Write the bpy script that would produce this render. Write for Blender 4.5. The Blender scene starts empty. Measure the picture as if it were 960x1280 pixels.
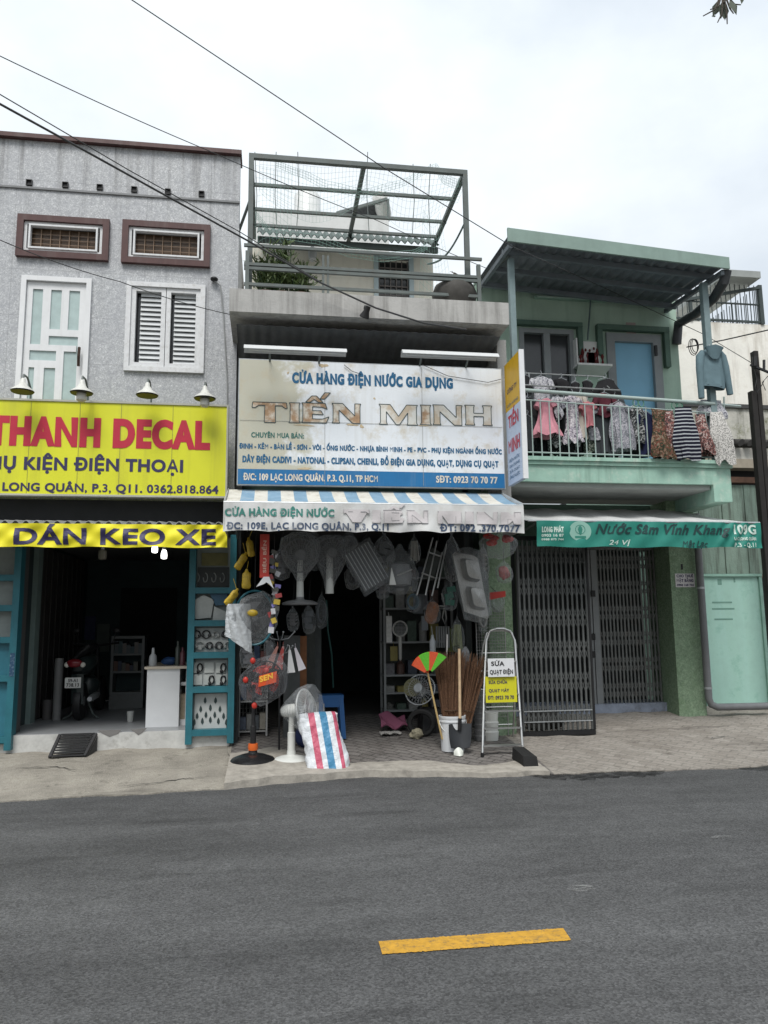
import bpy, bmesh, math, random
from mathutils import Vector, Matrix
random.seed(7)
C = bpy.context.scene.collection
scene = bpy.context.scene
PI = math.pi
V = Vector
# ------------------------------------------------------------------ camera
YAW, PITCH, ROLL, FPX, EYE = math.radians(8.6), math.radians(8.41), math.radians(-.63), 961.0, 1.55
fw = V((math.sin(YAW)*math.cos(PITCH), math.cos(YAW)*math.cos(PITCH), math.sin(PITCH)))
rt0 = V((math.cos(YAW), -math.sin(YAW), 0)); up0 = rt0.cross(fw)
rt = math.cos(ROLL)*rt0 + math.sin(ROLL)*up0
upv = -math.sin(ROLL)*rt0 + math.cos(ROLL)*up0
cam_d = bpy.data.cameras.new('camera'); cam = bpy.data.objects.new('camera', cam_d); C.objects.link(cam)
cam.matrix_world = Matrix(((rt.x, upv.x, -fw.x, 0), (rt.y, upv.y, -fw.y, 0), (rt.z, upv.z, -fw.z, EYE), (0, 0, 0, 1)))
cam_d.sensor_fit = 'VERTICAL'; cam_d.sensor_height = 34.6; cam_d.sensor_width = 34.6*.75
cam_d.lens = 34.6*FPX/1280; cam_d.clip_end = 2000; cam_d.clip_start = .05
scene.camera = cam
# ------------------------------------------------------------------ world: overcast daylight
SUN_EL, SUN_AZ = math.radians(56), math.radians(196)      # azimuth clockwise from +Y
w = bpy.data.worlds.new('World'); scene.world = w; w.use_nodes = True
nt = w.node_tree; N = nt.nodes; L = nt.links
for n in list(N): N.remove(n)
out = N.new('ShaderNodeOutputWorld'); bg = N.new('ShaderNodeBackground'); bg.inputs['Strength'].default_value = .1
sky = N.new('ShaderNodeTexSky'); sky.sky_type = 'NISHITA'; sky.sun_disc = False
sky.sun_elevation = SUN_EL; sky.sun_rotation = SUN_AZ; sky.dust_density = 3
tc = N.new('ShaderNodeTexCoord'); sep = N.new('ShaderNodeSeparateXYZ')
L.new(tc.outputs['Generated'], sep.inputs[0])
mp = N.new('ShaderNodeMapping'); mp.inputs['Scale'].default_value = (1, 1, 1.7); L.new(tc.outputs['Generated'], mp.inputs[0])
n1 = N.new('ShaderNodeTexNoise'); n1.inputs['Scale'].default_value = 2.6; n1.inputs['Detail'].default_value = 7; n1.inputs['Roughness'].default_value = .52
L.new(mp.outputs[0], n1.inputs['Vector'])
r1 = N.new('ShaderNodeValToRGB'); r1.color_ramp.elements[0].position = .34; r1.color_ramp.elements[1].position = .60
r1.color_ramp.elements[0].color = (.76, .785, .83, 1); r1.color_ramp.elements[1].color = (1.0, 1.0, 1.0, 1)
L.new(n1.outputs['Fac'], r1.inputs[0])
gr = N.new('ShaderNodeValToRGB'); ge = gr.color_ramp.elements; gv = lambda x: (x/20, x/20, x/20, 1)
ge[0].position = 0; ge[0].color = gv(1.7); ge[1].position = 1; ge[1].color = gv(8.5)
for p_, v_ in ((.16, 3.2), (.32, 6.0), (.5, 6.6), (.70, 6.8)): k_ = ge.new(p_); k_.color = gv(v_)
L.new(sep.outputs['Z'], gr.inputs[0]); grad = N.new('ShaderNodeMath'); grad.operation = 'MULTIPLY'; grad.inputs[1].default_value = 20; L.new(gr.outputs[0], grad.inputs[0])
cl = N.new('ShaderNodeVectorMath'); cl.operation = 'SCALE'; L.new(r1.outputs[0], cl.inputs[0]); L.new(grad.outputs[0], cl.inputs['Scale'])
tint = N.new('ShaderNodeVectorMath'); tint.operation = 'MULTIPLY'; tint.inputs[1].default_value = (.935, .99, 1.02); L.new(cl.outputs[0], tint.inputs[0])
mx = N.new('ShaderNodeMix'); mx.data_type = 'RGBA'; mx.inputs['Factor'].default_value = .94
L.new(sky.outputs[0], mx.inputs['A']); L.new(tint.outputs[0], mx.inputs['B'])
L.new(mx.outputs['Result'], bg.inputs['Color']); L.new(bg.outputs[0], out.inputs[0])
sd = bpy.data.lights.new('sun', 'SUN'); sun = bpy.data.objects.new('sun', sd); C.objects.link(sun)
sd.energy = 1.5; sd.angle = math.radians(24); sd.color = (1, .97, .93)
sdir = V((math.sin(SUN_AZ)*math.cos(SUN_EL), math.cos(SUN_AZ)*math.cos(SUN_EL), math.sin(SUN_EL)))
sun.rotation_euler = (-sdir).to_track_quat('-Z', 'Y').to_euler(); sun.location = (0, -5, 30)
scene.view_settings.view_transform = 'Standard'; scene.view_settings.look = 'None'
scene.view_settings.exposure = .80; scene.view_settings.gamma = 1
scene.render.engine = 'CYCLES'; scene.cycles.max_bounces = 8; scene.cycles.transparent_max_bounces = 24
try: scene.cycles.use_denoising = True
except Exception: pass

# ------------------------------------------------------------------ a pixel of the 960x1280 photo -> a point at a distance Y
def ray(px, py):
    return rt*(px-480) + upv*(640-py) + fw*FPX
def P(px, py, Y):
    d = ray(px, py); return V((0, 0, EYE)) + d*(Y/d.y)
WALK0, SL = 8.06, .10
def gz(y): return .03 + SL*max(0, y-WALK0)              # height of the sloping pavement
def S(px, py):                                          # a pixel -> a point on the pavement
    d = ray(px, py); t = (.03 - SL*WALK0 - EYE)/(d.z - SL*d.y); return V((0, 0, EYE)) + d*t
def rect(a, b, c, d, Y):                                # px box -> x0, x1, z0, z1 on the plane Y
    mx_, my_ = (a+c)/2, (b+d)/2
    return P(a, my_, Y).x, P(c, my_, Y).x, P(mx_, d, Y).z, P(mx_, b, Y).z

# ------------------------------------------------------------------ materials
MATS = {}
def rgb(r, g, b):
    f = lambda c: (c/255/12.92 if c <= 10 else ((c/255+.055)/1.055)**2.4)
    return (f(r), f(g), f(b))
def M(name, col, rough=.65, metal=0, var=.12, vs=6, bump=0, bs=40, streak=0, scol=(.05, .05, .045), sscale=(9, 9, .7), sbias=.5,
      spot=0, spcol=(.2, .17, .12), sps=5, emit=0, spec=.4, col2=None, c2s=60, xgrad=None):
    if name in MATS: return MATS[name]
    m = bpy.data.materials.new(name); m.use_nodes = True; MATS[name] = m
    t = m.node_tree; B = t.nodes['Principled BSDF']; nn = t.nodes.new; ln = t.links.new
    B.inputs['Roughness'].default_value = rough; B.inputs['Metallic'].default_value = metal
    B.inputs['Specular IOR Level'].default_value = spec
    g = nn('ShaderNodeNewGeometry'); oi = nn('ShaderNodeObjectInfo')
    co = nn('ShaderNodeVectorMath'); co.operation = 'ADD'
    mu = nn('ShaderNodeMath'); mu.operation = 'MULTIPLY'; mu.inputs[1].default_value = 3.0; ln(oi.outputs['Random'], mu.inputs[0])
    ln(g.outputs['Position'], co.inputs[0]); ln(mu.outputs[0], co.inputs[1]); vec = co.outputs[0]
    def noise(s, det=4, rough_=.6):
        n = nn('ShaderNodeTexNoise'); n.inputs['Detail'].default_value = det; n.inputs['Roughness'].default_value = rough_
        if isinstance(s, tuple):
            mpn = nn('ShaderNodeMapping'); mpn.inputs['Scale'].default_value = s; ln(vec, mpn.inputs[0]); ln(mpn.outputs[0], n.inputs['Vector']); n.inputs['Scale'].default_value = 1
        else: ln(vec, n.inputs['Vector']); n.inputs['Scale'].default_value = s
        return n.outputs['Fac']
    def ramp(fac, a, b):
        r = nn('ShaderNodeMapRange'); r.inputs['From Min'].default_value = a; r.inputs['From Max'].default_value = b; ln(fac, r.inputs['Value']); return r.outputs[0]
    def mix(fac, a, b):
        k = nn('ShaderNodeMix'); k.data_type = 'RGBA'
        if hasattr(fac, 'links'): ln(fac, k.inputs['Factor'])
        else: k.inputs['Factor'].default_value = fac
        for s_, v_ in (('A', a), ('B', b)):
            if hasattr(v_, 'links'): ln(v_, k.inputs[s_])
            else: k.inputs[s_].default_value = (*v_, 1)
        return k.outputs['Result']
    c = col
    if col2: c = mix(ramp(noise(c2s, 3), .42, .58), col, col2)
    if var:
        hv = nn('ShaderNodeMapRange'); hv.inputs['From Min'].default_value = .25; hv.inputs['From Max'].default_value = .75
        hv.inputs['To Min'].default_value = 1-var; hv.inputs['To Max'].default_value = 1+var; ln(noise(vs, 6, .65), hv.inputs['Value'])
        sc = nn('ShaderNodeVectorMath'); sc.operation = 'SCALE'
        if hasattr(c, 'links'): ln(c, sc.inputs[0])
        else: sc.inputs[0].default_value = c
        ln(hv.outputs[0], sc.inputs['Scale']); c = sc.outputs[0]
    if xgrad:
        sx_ = nn('ShaderNodeSeparateXYZ'); ln(g.outputs['Position'], sx_.inputs[0]); f = nn('ShaderNodeMath'); f.operation = 'MULTIPLY_ADD'; f.inputs[1].default_value = 1.5
        ln(noise(3.2, 7, .62), f.inputs[0]); ln(ramp(sx_.outputs['X'], xgrad[1], xgrad[0]), f.inputs[2]); c = mix(ramp(f.outputs[0], 1.12, 1.3), c, xgrad[2])
    if spot:
        f = nn('ShaderNodeMath'); f.operation = 'MULTIPLY'; f.inputs[1].default_value = spot; ln(ramp(noise(sps, 7, .7), .52, .68), f.inputs[0]); c = mix(f.outputs[0], c, spcol)
    if streak:
        f = nn('ShaderNodeMath'); f.operation = 'MULTIPLY'; f.inputs[1].default_value = streak; ln(ramp(noise(sscale, 5), sbias, sbias+.22), f.inputs[0]); c = mix(f.outputs[0], c, scol)
    if hasattr(c, 'links'): ln(c, B.inputs['Base Color'])
    else: B.inputs['Base Color'].default_value = (*c, 1)
    if bump:
        b = nn('ShaderNodeBump'); b.inputs['Strength'].default_value = bump; b.inputs['Distance'].default_value = .01; ln(noise(bs, 4), b.inputs['Height']); ln(b.outputs[0], B.inputs['Normal'])
    if emit:
        B.inputs['Emission Color'].default_value = (*col, 1); B.inputs['Emission Strength'].default_value = emit
    return m
def plastic_film(name, tintc, dens=.3, rough=.25):
    m = bpy.data.materials.new(name); m.use_nodes = True; t = m.node_tree; nn = t.nodes.new; ln = t.links.new
    B = t.nodes['Principled BSDF']; o = t.nodes['Material Output']
    B.inputs['Base Color'].default_value = (*tintc, 1); B.inputs['Roughness'].default_value = rough; B.inputs['Specular IOR Level'].default_value = .8
    g = nn('ShaderNodeNewGeometry'); n = nn('ShaderNodeTexNoise'); n.inputs['Scale'].default_value = 11; n.inputs['Detail'].default_value = 3; n.inputs['Distortion'].default_value = 1.6
    k0 = nn('ShaderNodeMapping'); k0.inputs['Scale'].default_value = (1.6, 1.6, .7); ln(g.outputs['Position'], k0.inputs[0]); ln(k0.outputs[0], n.inputs['Vector'])
    b = nn('ShaderNodeBump'); b.inputs['Strength'].default_value = 1; b.inputs['Distance'].default_value = .05; ln(n.outputs[0], b.inputs['Height']); ln(b.outputs[0], B.inputs['Normal'])
    lw = nn('ShaderNodeLayerWeight'); lw.inputs['Blend'].default_value = .35; ln(b.outputs[0], lw.inputs['Normal'])
    r = nn('ShaderNodeMapRange'); r.inputs['From Min'].default_value = 0; r.inputs['From Max'].default_value = 1
    r.inputs['To Min'].default_value = dens*.35; r.inputs['To Max'].default_value = min(1, dens*2.6); ln(lw.outputs['Facing'], r.inputs['Value'])
    tr = nn('ShaderNodeBsdfTransparent'); k = nn('ShaderNodeMixShader'); ln(r.outputs[0], k.inputs[0]); ln(tr.outputs[0], k.inputs[1]); ln(B.outputs[0], k.inputs[2]); ln(k.outputs[0], o.inputs['Surface'])
    return m
def pattern_cloth(name, kind, cols, scale=30):
    m = bpy.data.materials.new(name); m.use_nodes = True; t = m.node_tree; nn = t.nodes.new; ln = t.links.new
    B = t.nodes['Principled BSDF']; B.inputs['Roughness'].default_value = .9; B.inputs['Specular IOR Level'].default_value = .15
    g = nn('ShaderNodeNewGeometry')
    if kind == 'stripe':
        mpn = nn('ShaderNodeMapping'); mpn.inputs['Rotation'].default_value = (0, .06, 0); ln(g.outputs['Position'], mpn.inputs[0])
        x = nn('ShaderNodeTexWave'); x.bands_direction = 'Z'; x.inputs['Scale'].default_value = scale; x.inputs['Distortion'].default_value = .8; x.inputs['Detail Scale'].default_value = .6; ln(mpn.outputs[0], x.inputs['Vector']); src = x.outputs['Fac']
    elif kind == 'floral':
        x = nn('ShaderNodeTexNoise'); x.inputs['Scale'].default_value = scale; x.inputs['Detail'].default_value = 2; x.inputs['Distortion'].default_value = 1.5; ln(g.outputs['Position'], x.inputs['Vector']); src = x.outputs['Fac']
    else:
        x = nn('ShaderNodeTexVoronoi'); x.inputs['Scale'].default_value = scale; ln(g.outputs['Position'], x.inputs['Vector']); src = x.outputs['Distance']
    r = nn('ShaderNodeValToRGB'); r.color_ramp.interpolation = 'LINEAR'; ln(src, r.inputs[0])
    lo, hi = {'stripe': (.55, .82), 'floral': (.40, .62), 'dots': (.25, .6)}[kind]
    e = r.color_ramp.elements; e[0].position = lo; e[0].color = (*cols[0], 1); e[1].position = hi; e[1].color = (*cols[-1], 1)
    for i, cc in enumerate(cols[1:-1]):
        k = e.new(lo + (hi-lo)*(i+1)/(len(cols)-1)); k.color = (*cc, 1)
    ln(r.outputs[0], B.inputs['Base Color'])
    return m

# ------------------------------------------------------------------ mesh builder
class MB:
    def __init__(s): s.v = []; s.f = []; s.m = []
    def add(s, vs, fs, m=0):
        o = len(s.v); s.v += [V(x) for x in vs]
        for f in fs: s.f.append([i+o for i in f]); s.m.append(m)
        return s
    def quad(s, a, b, c, d, m=0): return s.add([a, b, c, d], [(0, 1, 2, 3)], m)
    def box(s, x0, x1, y0, y1, z0, z1, m=0):
        if x0 > x1: x0, x1 = x1, x0
        if y0 > y1: y0, y1 = y1, y0
        if z0 > z1: z0, z1 = z1, z0
        return s.add([(x0, y0, z0), (x1, y0, z0), (x1, y1, z0), (x0, y1, z0), (x0, y0, z1), (x1, y0, z1), (x1, y1, z1), (x0, y1, z1)],
                     [(0, 3, 2, 1), (4, 5, 6, 7), (0, 1, 5, 4), (1, 2, 6, 5), (2, 3, 7, 6), (3, 0, 4, 7)], m)
    def bar(s, p, q, a, b=None, m=0, up=V((0, 0, 1))):
        p, q = V(p), V(q); b = b or a; d = (q-p).normalized()
        if abs(d.dot(up)) > .98: up = V((0, 1, 0))
        u = d.cross(up).normalized()*(a/2); v = u.cross(d).normalized()*(b/2)
        return s.add([p-u-v, p+u-v, p+u+v, p-u+v, q-u-v, q+u-v, q+u+v, q-u+v],
                     [(0, 3, 2, 1), (4, 5, 6, 7), (0, 1, 5, 4), (1, 2, 6, 5), (2, 3, 7, 6), (3, 0, 4, 7)], m)
    def tube(s, pts, r, n=8, m=0):
        pts = [V(p) for p in pts]; k = len(pts); o = len(s.v); prev = None
        for i, p in enumerate(pts):
            d = (pts[min(i+1, k-1)]-pts[max(i-1, 0)]).normalized()
            if prev is None:
                a = V((0, 0, 1)) if abs(d.z) < .9 else V((1, 0, 0)); u = d.cross(a).normalized()
            else:
                u = prev - d*prev.dot(d)
                u = u.normalized() if u.length > 1e-6 else d.orthogonal().normalized()
            prev = u; v = d.cross(u); rr = r[i] if isinstance(r, (list, tuple)) else r
            for j in range(n):
                a = 2*PI*j/n; s.v.append(p + u*(math.cos(a)*rr) + v*(math.sin(a)*rr))
        for i in range(k-1):
            for j in range(n):
                a, b = o+i*n+j, o+i*n+(j+1) % n; s.f.append([a, b, b+n, a+n]); s.m.append(m)
        s.f.append([o+j for j in reversed(range(n))]); s.m.append(m); s.f.append([o+(k-1)*n+j for j in range(n)]); s.m.append(m)
        return s
    def lathe(s, prof, org, axis=(0, 0, 1), n=20, m=0, sx=1, sy=1, wob=0):
        ax = V(axis).normalized(); u = ax.orthogonal().normalized() if abs(ax.z) < .99 else V((1, 0, 0)); v = ax.cross(u); o = len(s.v); org = V(org)
        for i, (r, t) in enumerate(prof):
            for j in range(n):
                a = 2*PI*j/n; rr = max(r, 1e-4)*(1+wob*math.sin(a*3+i*1.3)+wob*math.sin(a*7+i*.7)); s.v.append(org + ax*t + u*(math.cos(a)*rr*sx) + v*(math.sin(a)*rr*sy))
        for i in range(len(prof)-1):
            for j in range(n):
                a, b = o+i*n+j, o+i*n+(j+1) % n; s.f.append([a, b, b+n, a+n]); s.m.append(m)
        s.f.append([o+j for j in reversed(range(n))]); s.m.append(m); q = o+(len(prof)-1)*n; s.f.append([q+j for j in range(n)]); s.m.append(m)
        return s
    def prism(s, poly, org, U, W, thick, m=0):                 # poly in (u, w); extruded from org towards +n = U x W... both faces closed
        org, U, W = V(org), V(U), V(W); n = U.cross(W).normalized()*thick; k = len(poly)
        a = [org+U*x+W*y for x, y in poly]; vs = a+[p+n for p in a]
        return s.add(vs, [list(reversed(range(k))), list(range(k, 2*k))] + [(i, (i+1) % k, (i+1) % k+k, i+k) for i in range(k)], m)
    def sheet(s, fn, nu, nv, m=0, thick=0, mf=None):
        o = len(s.v); g = [[V(fn(i/nu, j/nv)) for j in range(nv+1)] for i in range(nu+1)]
        lay = [0] if not thick else [0, 1]
        for l in lay:
            for i in range(nu+1):
                for j in range(nv+1):
                    p = g[i][j]
                    if l:
                        du = g[min(i+1, nu)][j]-g[max(i-1, 0)][j]; dv = g[i][min(j+1, nv)]-g[i][max(j-1, 0)]; p = p + du.cross(dv).normalized()*thick
                    s.v.append(p)
        K = (nu+1)*(nv+1); idx = lambda i, j, l=0: o+l*K+i*(nv+1)+j
        for i in range(nu):
            for j in range(nv):
                mm = mf(i, j) if mf else m
                s.f.append([idx(i, j), idx(i+1, j), idx(i+1, j+1), idx(i, j+1)]); s.m.append(mm)
                if thick: s.f.append([idx(i, j, 1), idx(i, j+1, 1), idx(i+1, j+1, 1), idx(i+1, j, 1)]); s.m.append(mm)
        if thick:
            for i in range(nu):
                for j in (0, nv): s.f.append([idx(i, j), idx(i+1, j), idx(i+1, j, 1), idx(i, j, 1)]); s.m.append(m)
            for j in range(nv):
                for i in (0, nu): s.f.append([idx(i, j), idx(i, j+1), idx(i, j+1, 1), idx(i, j, 1)]); s.m.append(m)
        return s
    def ell(s, c, r, nu=14, nv=9, m=0, wob=0):
        c = V(c); r = r if isinstance(r, tuple) else (r, r, r)
        prof = []; o = len(s.v)
        for i in range(nv+1):
            t = PI*i/nv
            for j in range(nu):
                a = 2*PI*j/nu; k = 1+wob*(math.sin(3*a+2*t+c.x*9)+math.sin(5*t+a*2+c.z*7))*.5
                s.v.append(c+V((max(math.sin(t), .002)*math.cos(a)*r[0]*k, max(math.sin(t), .002)*math.sin(a)*r[1]*k, -math.cos(t)*r[2]*k)))
        for i in range(nv):
            for j in range(nu):
                a, b = o+i*nu+j, o+i*nu+(j+1) % nu; s.f.append([a, b, b+nu, a+nu]); s.m.append(m)
        return s
    def wall(s, x0, x1, z0, z1, Y, depth, holes=(), m=0, mr=None):      # front wall in the plane Y with openings, thickness towards +Y
        xs = sorted({x0, x1, *[h[0] for h in holes], *[h[1] for h in holes]}); zs = sorted({z0, z1, *[h[2] for h in holes], *[h[3] for h in holes]})
        inh = lambda x, z: any(h[0] < x < h[1] and h[2] < z < h[3] for h in holes)
        mr = m if mr is None else mr
        for a, b in zip(xs, xs[1:]):
            for c, d in zip(zs, zs[1:]):
                if inh((a+b)/2, (c+d)/2): continue
                s.quad((a, Y, c), (b, Y, c), (b, Y, d), (a, Y, d), m); s.quad((a, Y+depth, c), (a, Y+depth, d), (b, Y+depth, d), (b, Y+depth, c), m)
        for a, b, c, d in list(holes)+[(x0, x1, z0, z1)]:
            y0, y1 = Y, Y+depth
            s.quad((a, y0, c), (a, y1, c), (a, y1, d), (a, y0, d), mr); s.quad((b, y0, c), (b, y0, d), (b, y1, d), (b, y1, c), mr)
            s.quad((a, y0, d), (a, y1, d), (b, y1, d), (b, y0, d), mr); s.quad((a, y0, c), (b, y0, c), (b, y1, c), (a, y1, c), mr)
        return s
    def mesh(s, name, mats, org, smooth):
        me = bpy.data.meshes.new(name); me.from_pydata([v-org for v in s.v], [], s.f)
        for m in mats: me.materials.append(m)
        me.polygons.foreach_set('material_index', s.m)
        if smooth: me.polygons.foreach_set('use_smooth', [True]*len(s.f))
        bm = bmesh.new(); bm.from_mesh(me); bmesh.ops.recalc_face_normals(bm, faces=bm.faces); bm.to_mesh(me); bm.free()
        if smooth:
            try: me.set_sharp_from_angle(angle=math.radians(42))
            except Exception: pass
        return me
LOC = {}
def tag(o, label=None, cat=None, group=None, kind=None):
    for k, v in (('label', label), ('category', cat), ('group', group), ('kind', kind)):
        if v: o[k] = v
    return o
def thing(name, label, cat, loc, group=None):
    o = bpy.data.objects.new(name, None); C.objects.link(o); o.location = V(loc); o.empty_display_size = .2; LOC[o.name] = V(loc)
    return tag(o, label, cat, group)
def drape(mb, disp, lmax=.05):
    bm = bmesh.new(); bv = [bm.verts.new(v) for v in mb.v]
    for f in mb.f:
        try: bm.faces.new([bv[i] for i in f])
        except ValueError: pass
    for _ in range(3):
        bmesh.ops.triangulate(bm, faces=bm.faces[:]); es = [e for e in bm.edges if e.calc_length() > lmax]
        if es: bmesh.ops.subdivide_edges(bm, edges=es, cuts=1)
    bmesh.ops.triangulate(bm, faces=bm.faces[:]); bm.verts.index_update(); o = MB(); o.v = [V(disp(v.co)) for v in bm.verts]; o.f = [[v.index for v in f.verts] for f in bm.faces]; o.m = [0]*len(o.f); bm.free(); return o
def lst(m): return m if isinstance(m, (list, tuple)) else [m]
def part(mb, name, mats, parent, smooth=False, label=None):
    org = LOC[parent.name]; o = bpy.data.objects.new(name, mb.mesh(name, lst(mats), org, smooth)); C.objects.link(o); o.parent = parent; LOC[o.name] = org
    if label: o['label'] = label
    return o
def solo(mb, name, mats, label=None, cat=None, group=None, kind=None, smooth=False):
    xs = [v.x for v in mb.v]; ys = [v.y for v in mb.v]; zs = [v.z for v in mb.v]
    org = V(((min(xs)+max(xs))/2, (min(ys)+max(ys))/2, min(zs)))
    o = bpy.data.objects.new(name, mb.mesh(name, lst(mats), org, smooth)); C.objects.link(o); o.location = org; LOC[o.name] = org
    return tag(o, label, cat, group, kind)
def dup(root, delta, label=None, group=None, rotz=0):
    def rec(o, par):
        c = o.copy(); C.objects.link(c)
        if par: c.parent = par
        for ch in [x for x in bpy.data.objects if x.parent is o]: rec(ch, c)
        return c
    r = rec(root, None); r.location = root.location + V(delta); r.rotation_euler.z += rotz; LOC[r.name] = V(r.location)
    if label: r['label'] = label
    if group: r['group'] = group
    return r
# ------------------------------------------------------------------ lettering
def text_raw(s, off=0, shear=0, offx=None):
    offx = off if offx is None else offx
    """outline triangles of a line of type; every contour gets its own tiny depth so that overlapping strokes never share a plane"""
    c = bpy.data.curves.new('t', 'FONT'); c.body = s; c.shear = shear; c.space_character = 1+offx*2.0
    o = bpy.data.objects.new('t', c); C.objects.link(o); dg = bpy.context.evaluated_depsgraph_get()
    cu = o.evaluated_get(dg).to_curve(dg); polys = []
    for sp in cu.splines:
        pts = []
        if sp.type == 'BEZIER':
            bp = sp.bezier_points; k = len(bp)
            for i in range(k):
                p0, p1 = bp[i], bp[(i+1) % k]; A_, B_, C_, D_ = p0.co, p0.handle_right, p1.handle_left, p1.co
                straight = abs((B_-A_).cross(D_-A_).length) < 1e-4 and abs((C_-D_).cross(A_-D_).length) < 1e-4
                for j in range(1 if straight else 5):
                    t = j/5; u = 1-t; pts.append((A_*u**3+B_*3*u*u*t+C_*3*u*t*t+D_*t**3).to_2d())
        else: pts = [V(p.co[:2]) for p in sp.points]
        q = [p for i, p in enumerate(pts) if (p-pts[i-1]).length > 1e-5]
        if len(q) > 2: polys.append(q)
    o.evaluated_get(dg).to_curve_clear(); bpy.data.objects.remove(o); bpy.data.curves.remove(c)
    area = lambda q: .5*sum(q[i-1].x*q[i].y-q[i].x*q[i-1].y for i in range(len(q)))
    def inside(p, q):
        r = False
        for i in range(len(q)):
            a, b = q[i-1], q[i]
            if (a.y > p.y) != (b.y > p.y) and p.x < (b.x-a.x)*(p.y-a.y)/(b.y-a.y)+a.x: r = not r
        return r
    if not polys: return [], []
    ar = [area(q) for q in polys]; par = {}
    for i, q in enumerate(polys):
        for k, r in enumerate(polys):
            if ar[i]*ar[k] < 0 and abs(ar[k]) > abs(ar[i]) and all(inside(p, r) for p in q): par[i] = k
    def grow(q, sg, K=1):
        if not off or K == 0: return q
        n = len(q); r = []
        for i in range(n):
            d0 = (q[i]-q[i-1]).normalized(); d1 = (q[(i+1) % n]-q[i]).normalized(); n0 = V((d0.y, -d0.x))*sg; n1 = V((d1.y, -d1.x))*sg; m_ = n0+n1
            if m_.length < .2: m_ = n0
            m_ = m_.normalized(); d_ = m_*(min(1/max(m_.dot(n0), .5), 1.5)*K); r.append(q[i]+V((d_.x*offx, d_.y*off)))
        return r
    vs, fs = [], []; from mathutils.geometry import tessellate_polygon
    for k, q in enumerate(polys):
        if k in par: continue
        sg = 1 if ar[k] > 0 else -1; hid = [i for i in par if par[i] == k]; o_ = len(vs)
        for K in (1, .6, .3, 0):
            ls = [grow(q, sg, K)]+[grow(polys[i], sg, K) for i in hid]; flat = [p for l in ls for p in l]
            tris = tessellate_polygon([[V((p.x, p.y, 0)) for p in l] for l in ls])
            want = abs(area(ls[0]))-sum(abs(area(l)) for l in ls[1:]); got = sum(abs((flat[t[1]]-flat[t[0]]).cross(flat[t[2]]-flat[t[0]])) for t in tris)/2
            if abs(got-want) < .03*want: break
        else:
            bm = bmesh.new(); es = []
            for l in ls:
                bv = [bm.verts.new((p.x, p.y, 0)) for p in l]; es += [bm.edges.new((bv[i-1], bv[i])) for i in range(len(bv))]
            bm.verts.index_update(); bmesh.ops.triangle_fill(bm, edges=es, use_beauty=True); tris = [[v.index for v in f.verts] for f in bm.faces]; bm.free()
        vs += [V((p.x, p.y, .0004*(k % 7))) for p in flat]; fs += [[o_+i for i in t] for t in tris]
    return vs, fs
def text(mb, s, org, U, W, x0, x1, z0, z1, off=0, shear=0, vis=None, m=0, lift=.003, disp=None):
    """letters on the plane org + u*U + w*W: from u = x0 to x1, baseline w = z0, cap height up to z1"""
    org, U, W = V(org), V(U).normalized(), V(W).normalized(); n = U.cross(W)
    v0, _ = text_raw(vis or s, 0, shear); wn = max(v.x for v in v0)-min(v.x for v in v0); ratio = (z1-z0)/.682*wn/(x1-x0)
    offx = min(.075, off*max(1, ratio)); vs, fs = text_raw(s, off, shear, offx)
    if not vs: return mb
    a = min(v.x for v in vs); b = max(v.x for v in vs)
    if vis:
        q, _ = text_raw(vis, off, shear, offx); wv = max(v.x for v in q)-min(v.x for v in q); a0 = b-wv
    else: a0 = a
    kx = (x1-x0)/(b-a0); kz = (z1-z0)/(.682+2*off)
    if disp:
        bm = bmesh.new(); bv = [bm.verts.new(v) for v in vs]
        for f in fs:
            try: bm.faces.new([bv[i] for i in f])
            except ValueError: pass
        for _ in range(2):
            es = [e for e in bm.edges if e.calc_length()*max(kx, kz) > .05]
            if es: bmesh.ops.subdivide_edges(bm, edges=es, cuts=1)
            bmesh.ops.triangulate(bm, faces=bm.faces[:])
        bm.verts.index_update(); vs = [v.co.copy() for v in bm.verts]; fs = [[v.index for v in f.verts] for f in bm.faces]; bm.free()
    o = []
    for v in vs:
        u_, w_ = x0+(v.x-a0)*kx, z0+(v.y+off)*kz
        p = org+U*u_+W*w_
        if disp: p = V(disp(p))
        o.append(p+n*(lift+v.z))
    return mb.add(o, fs, m)
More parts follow.
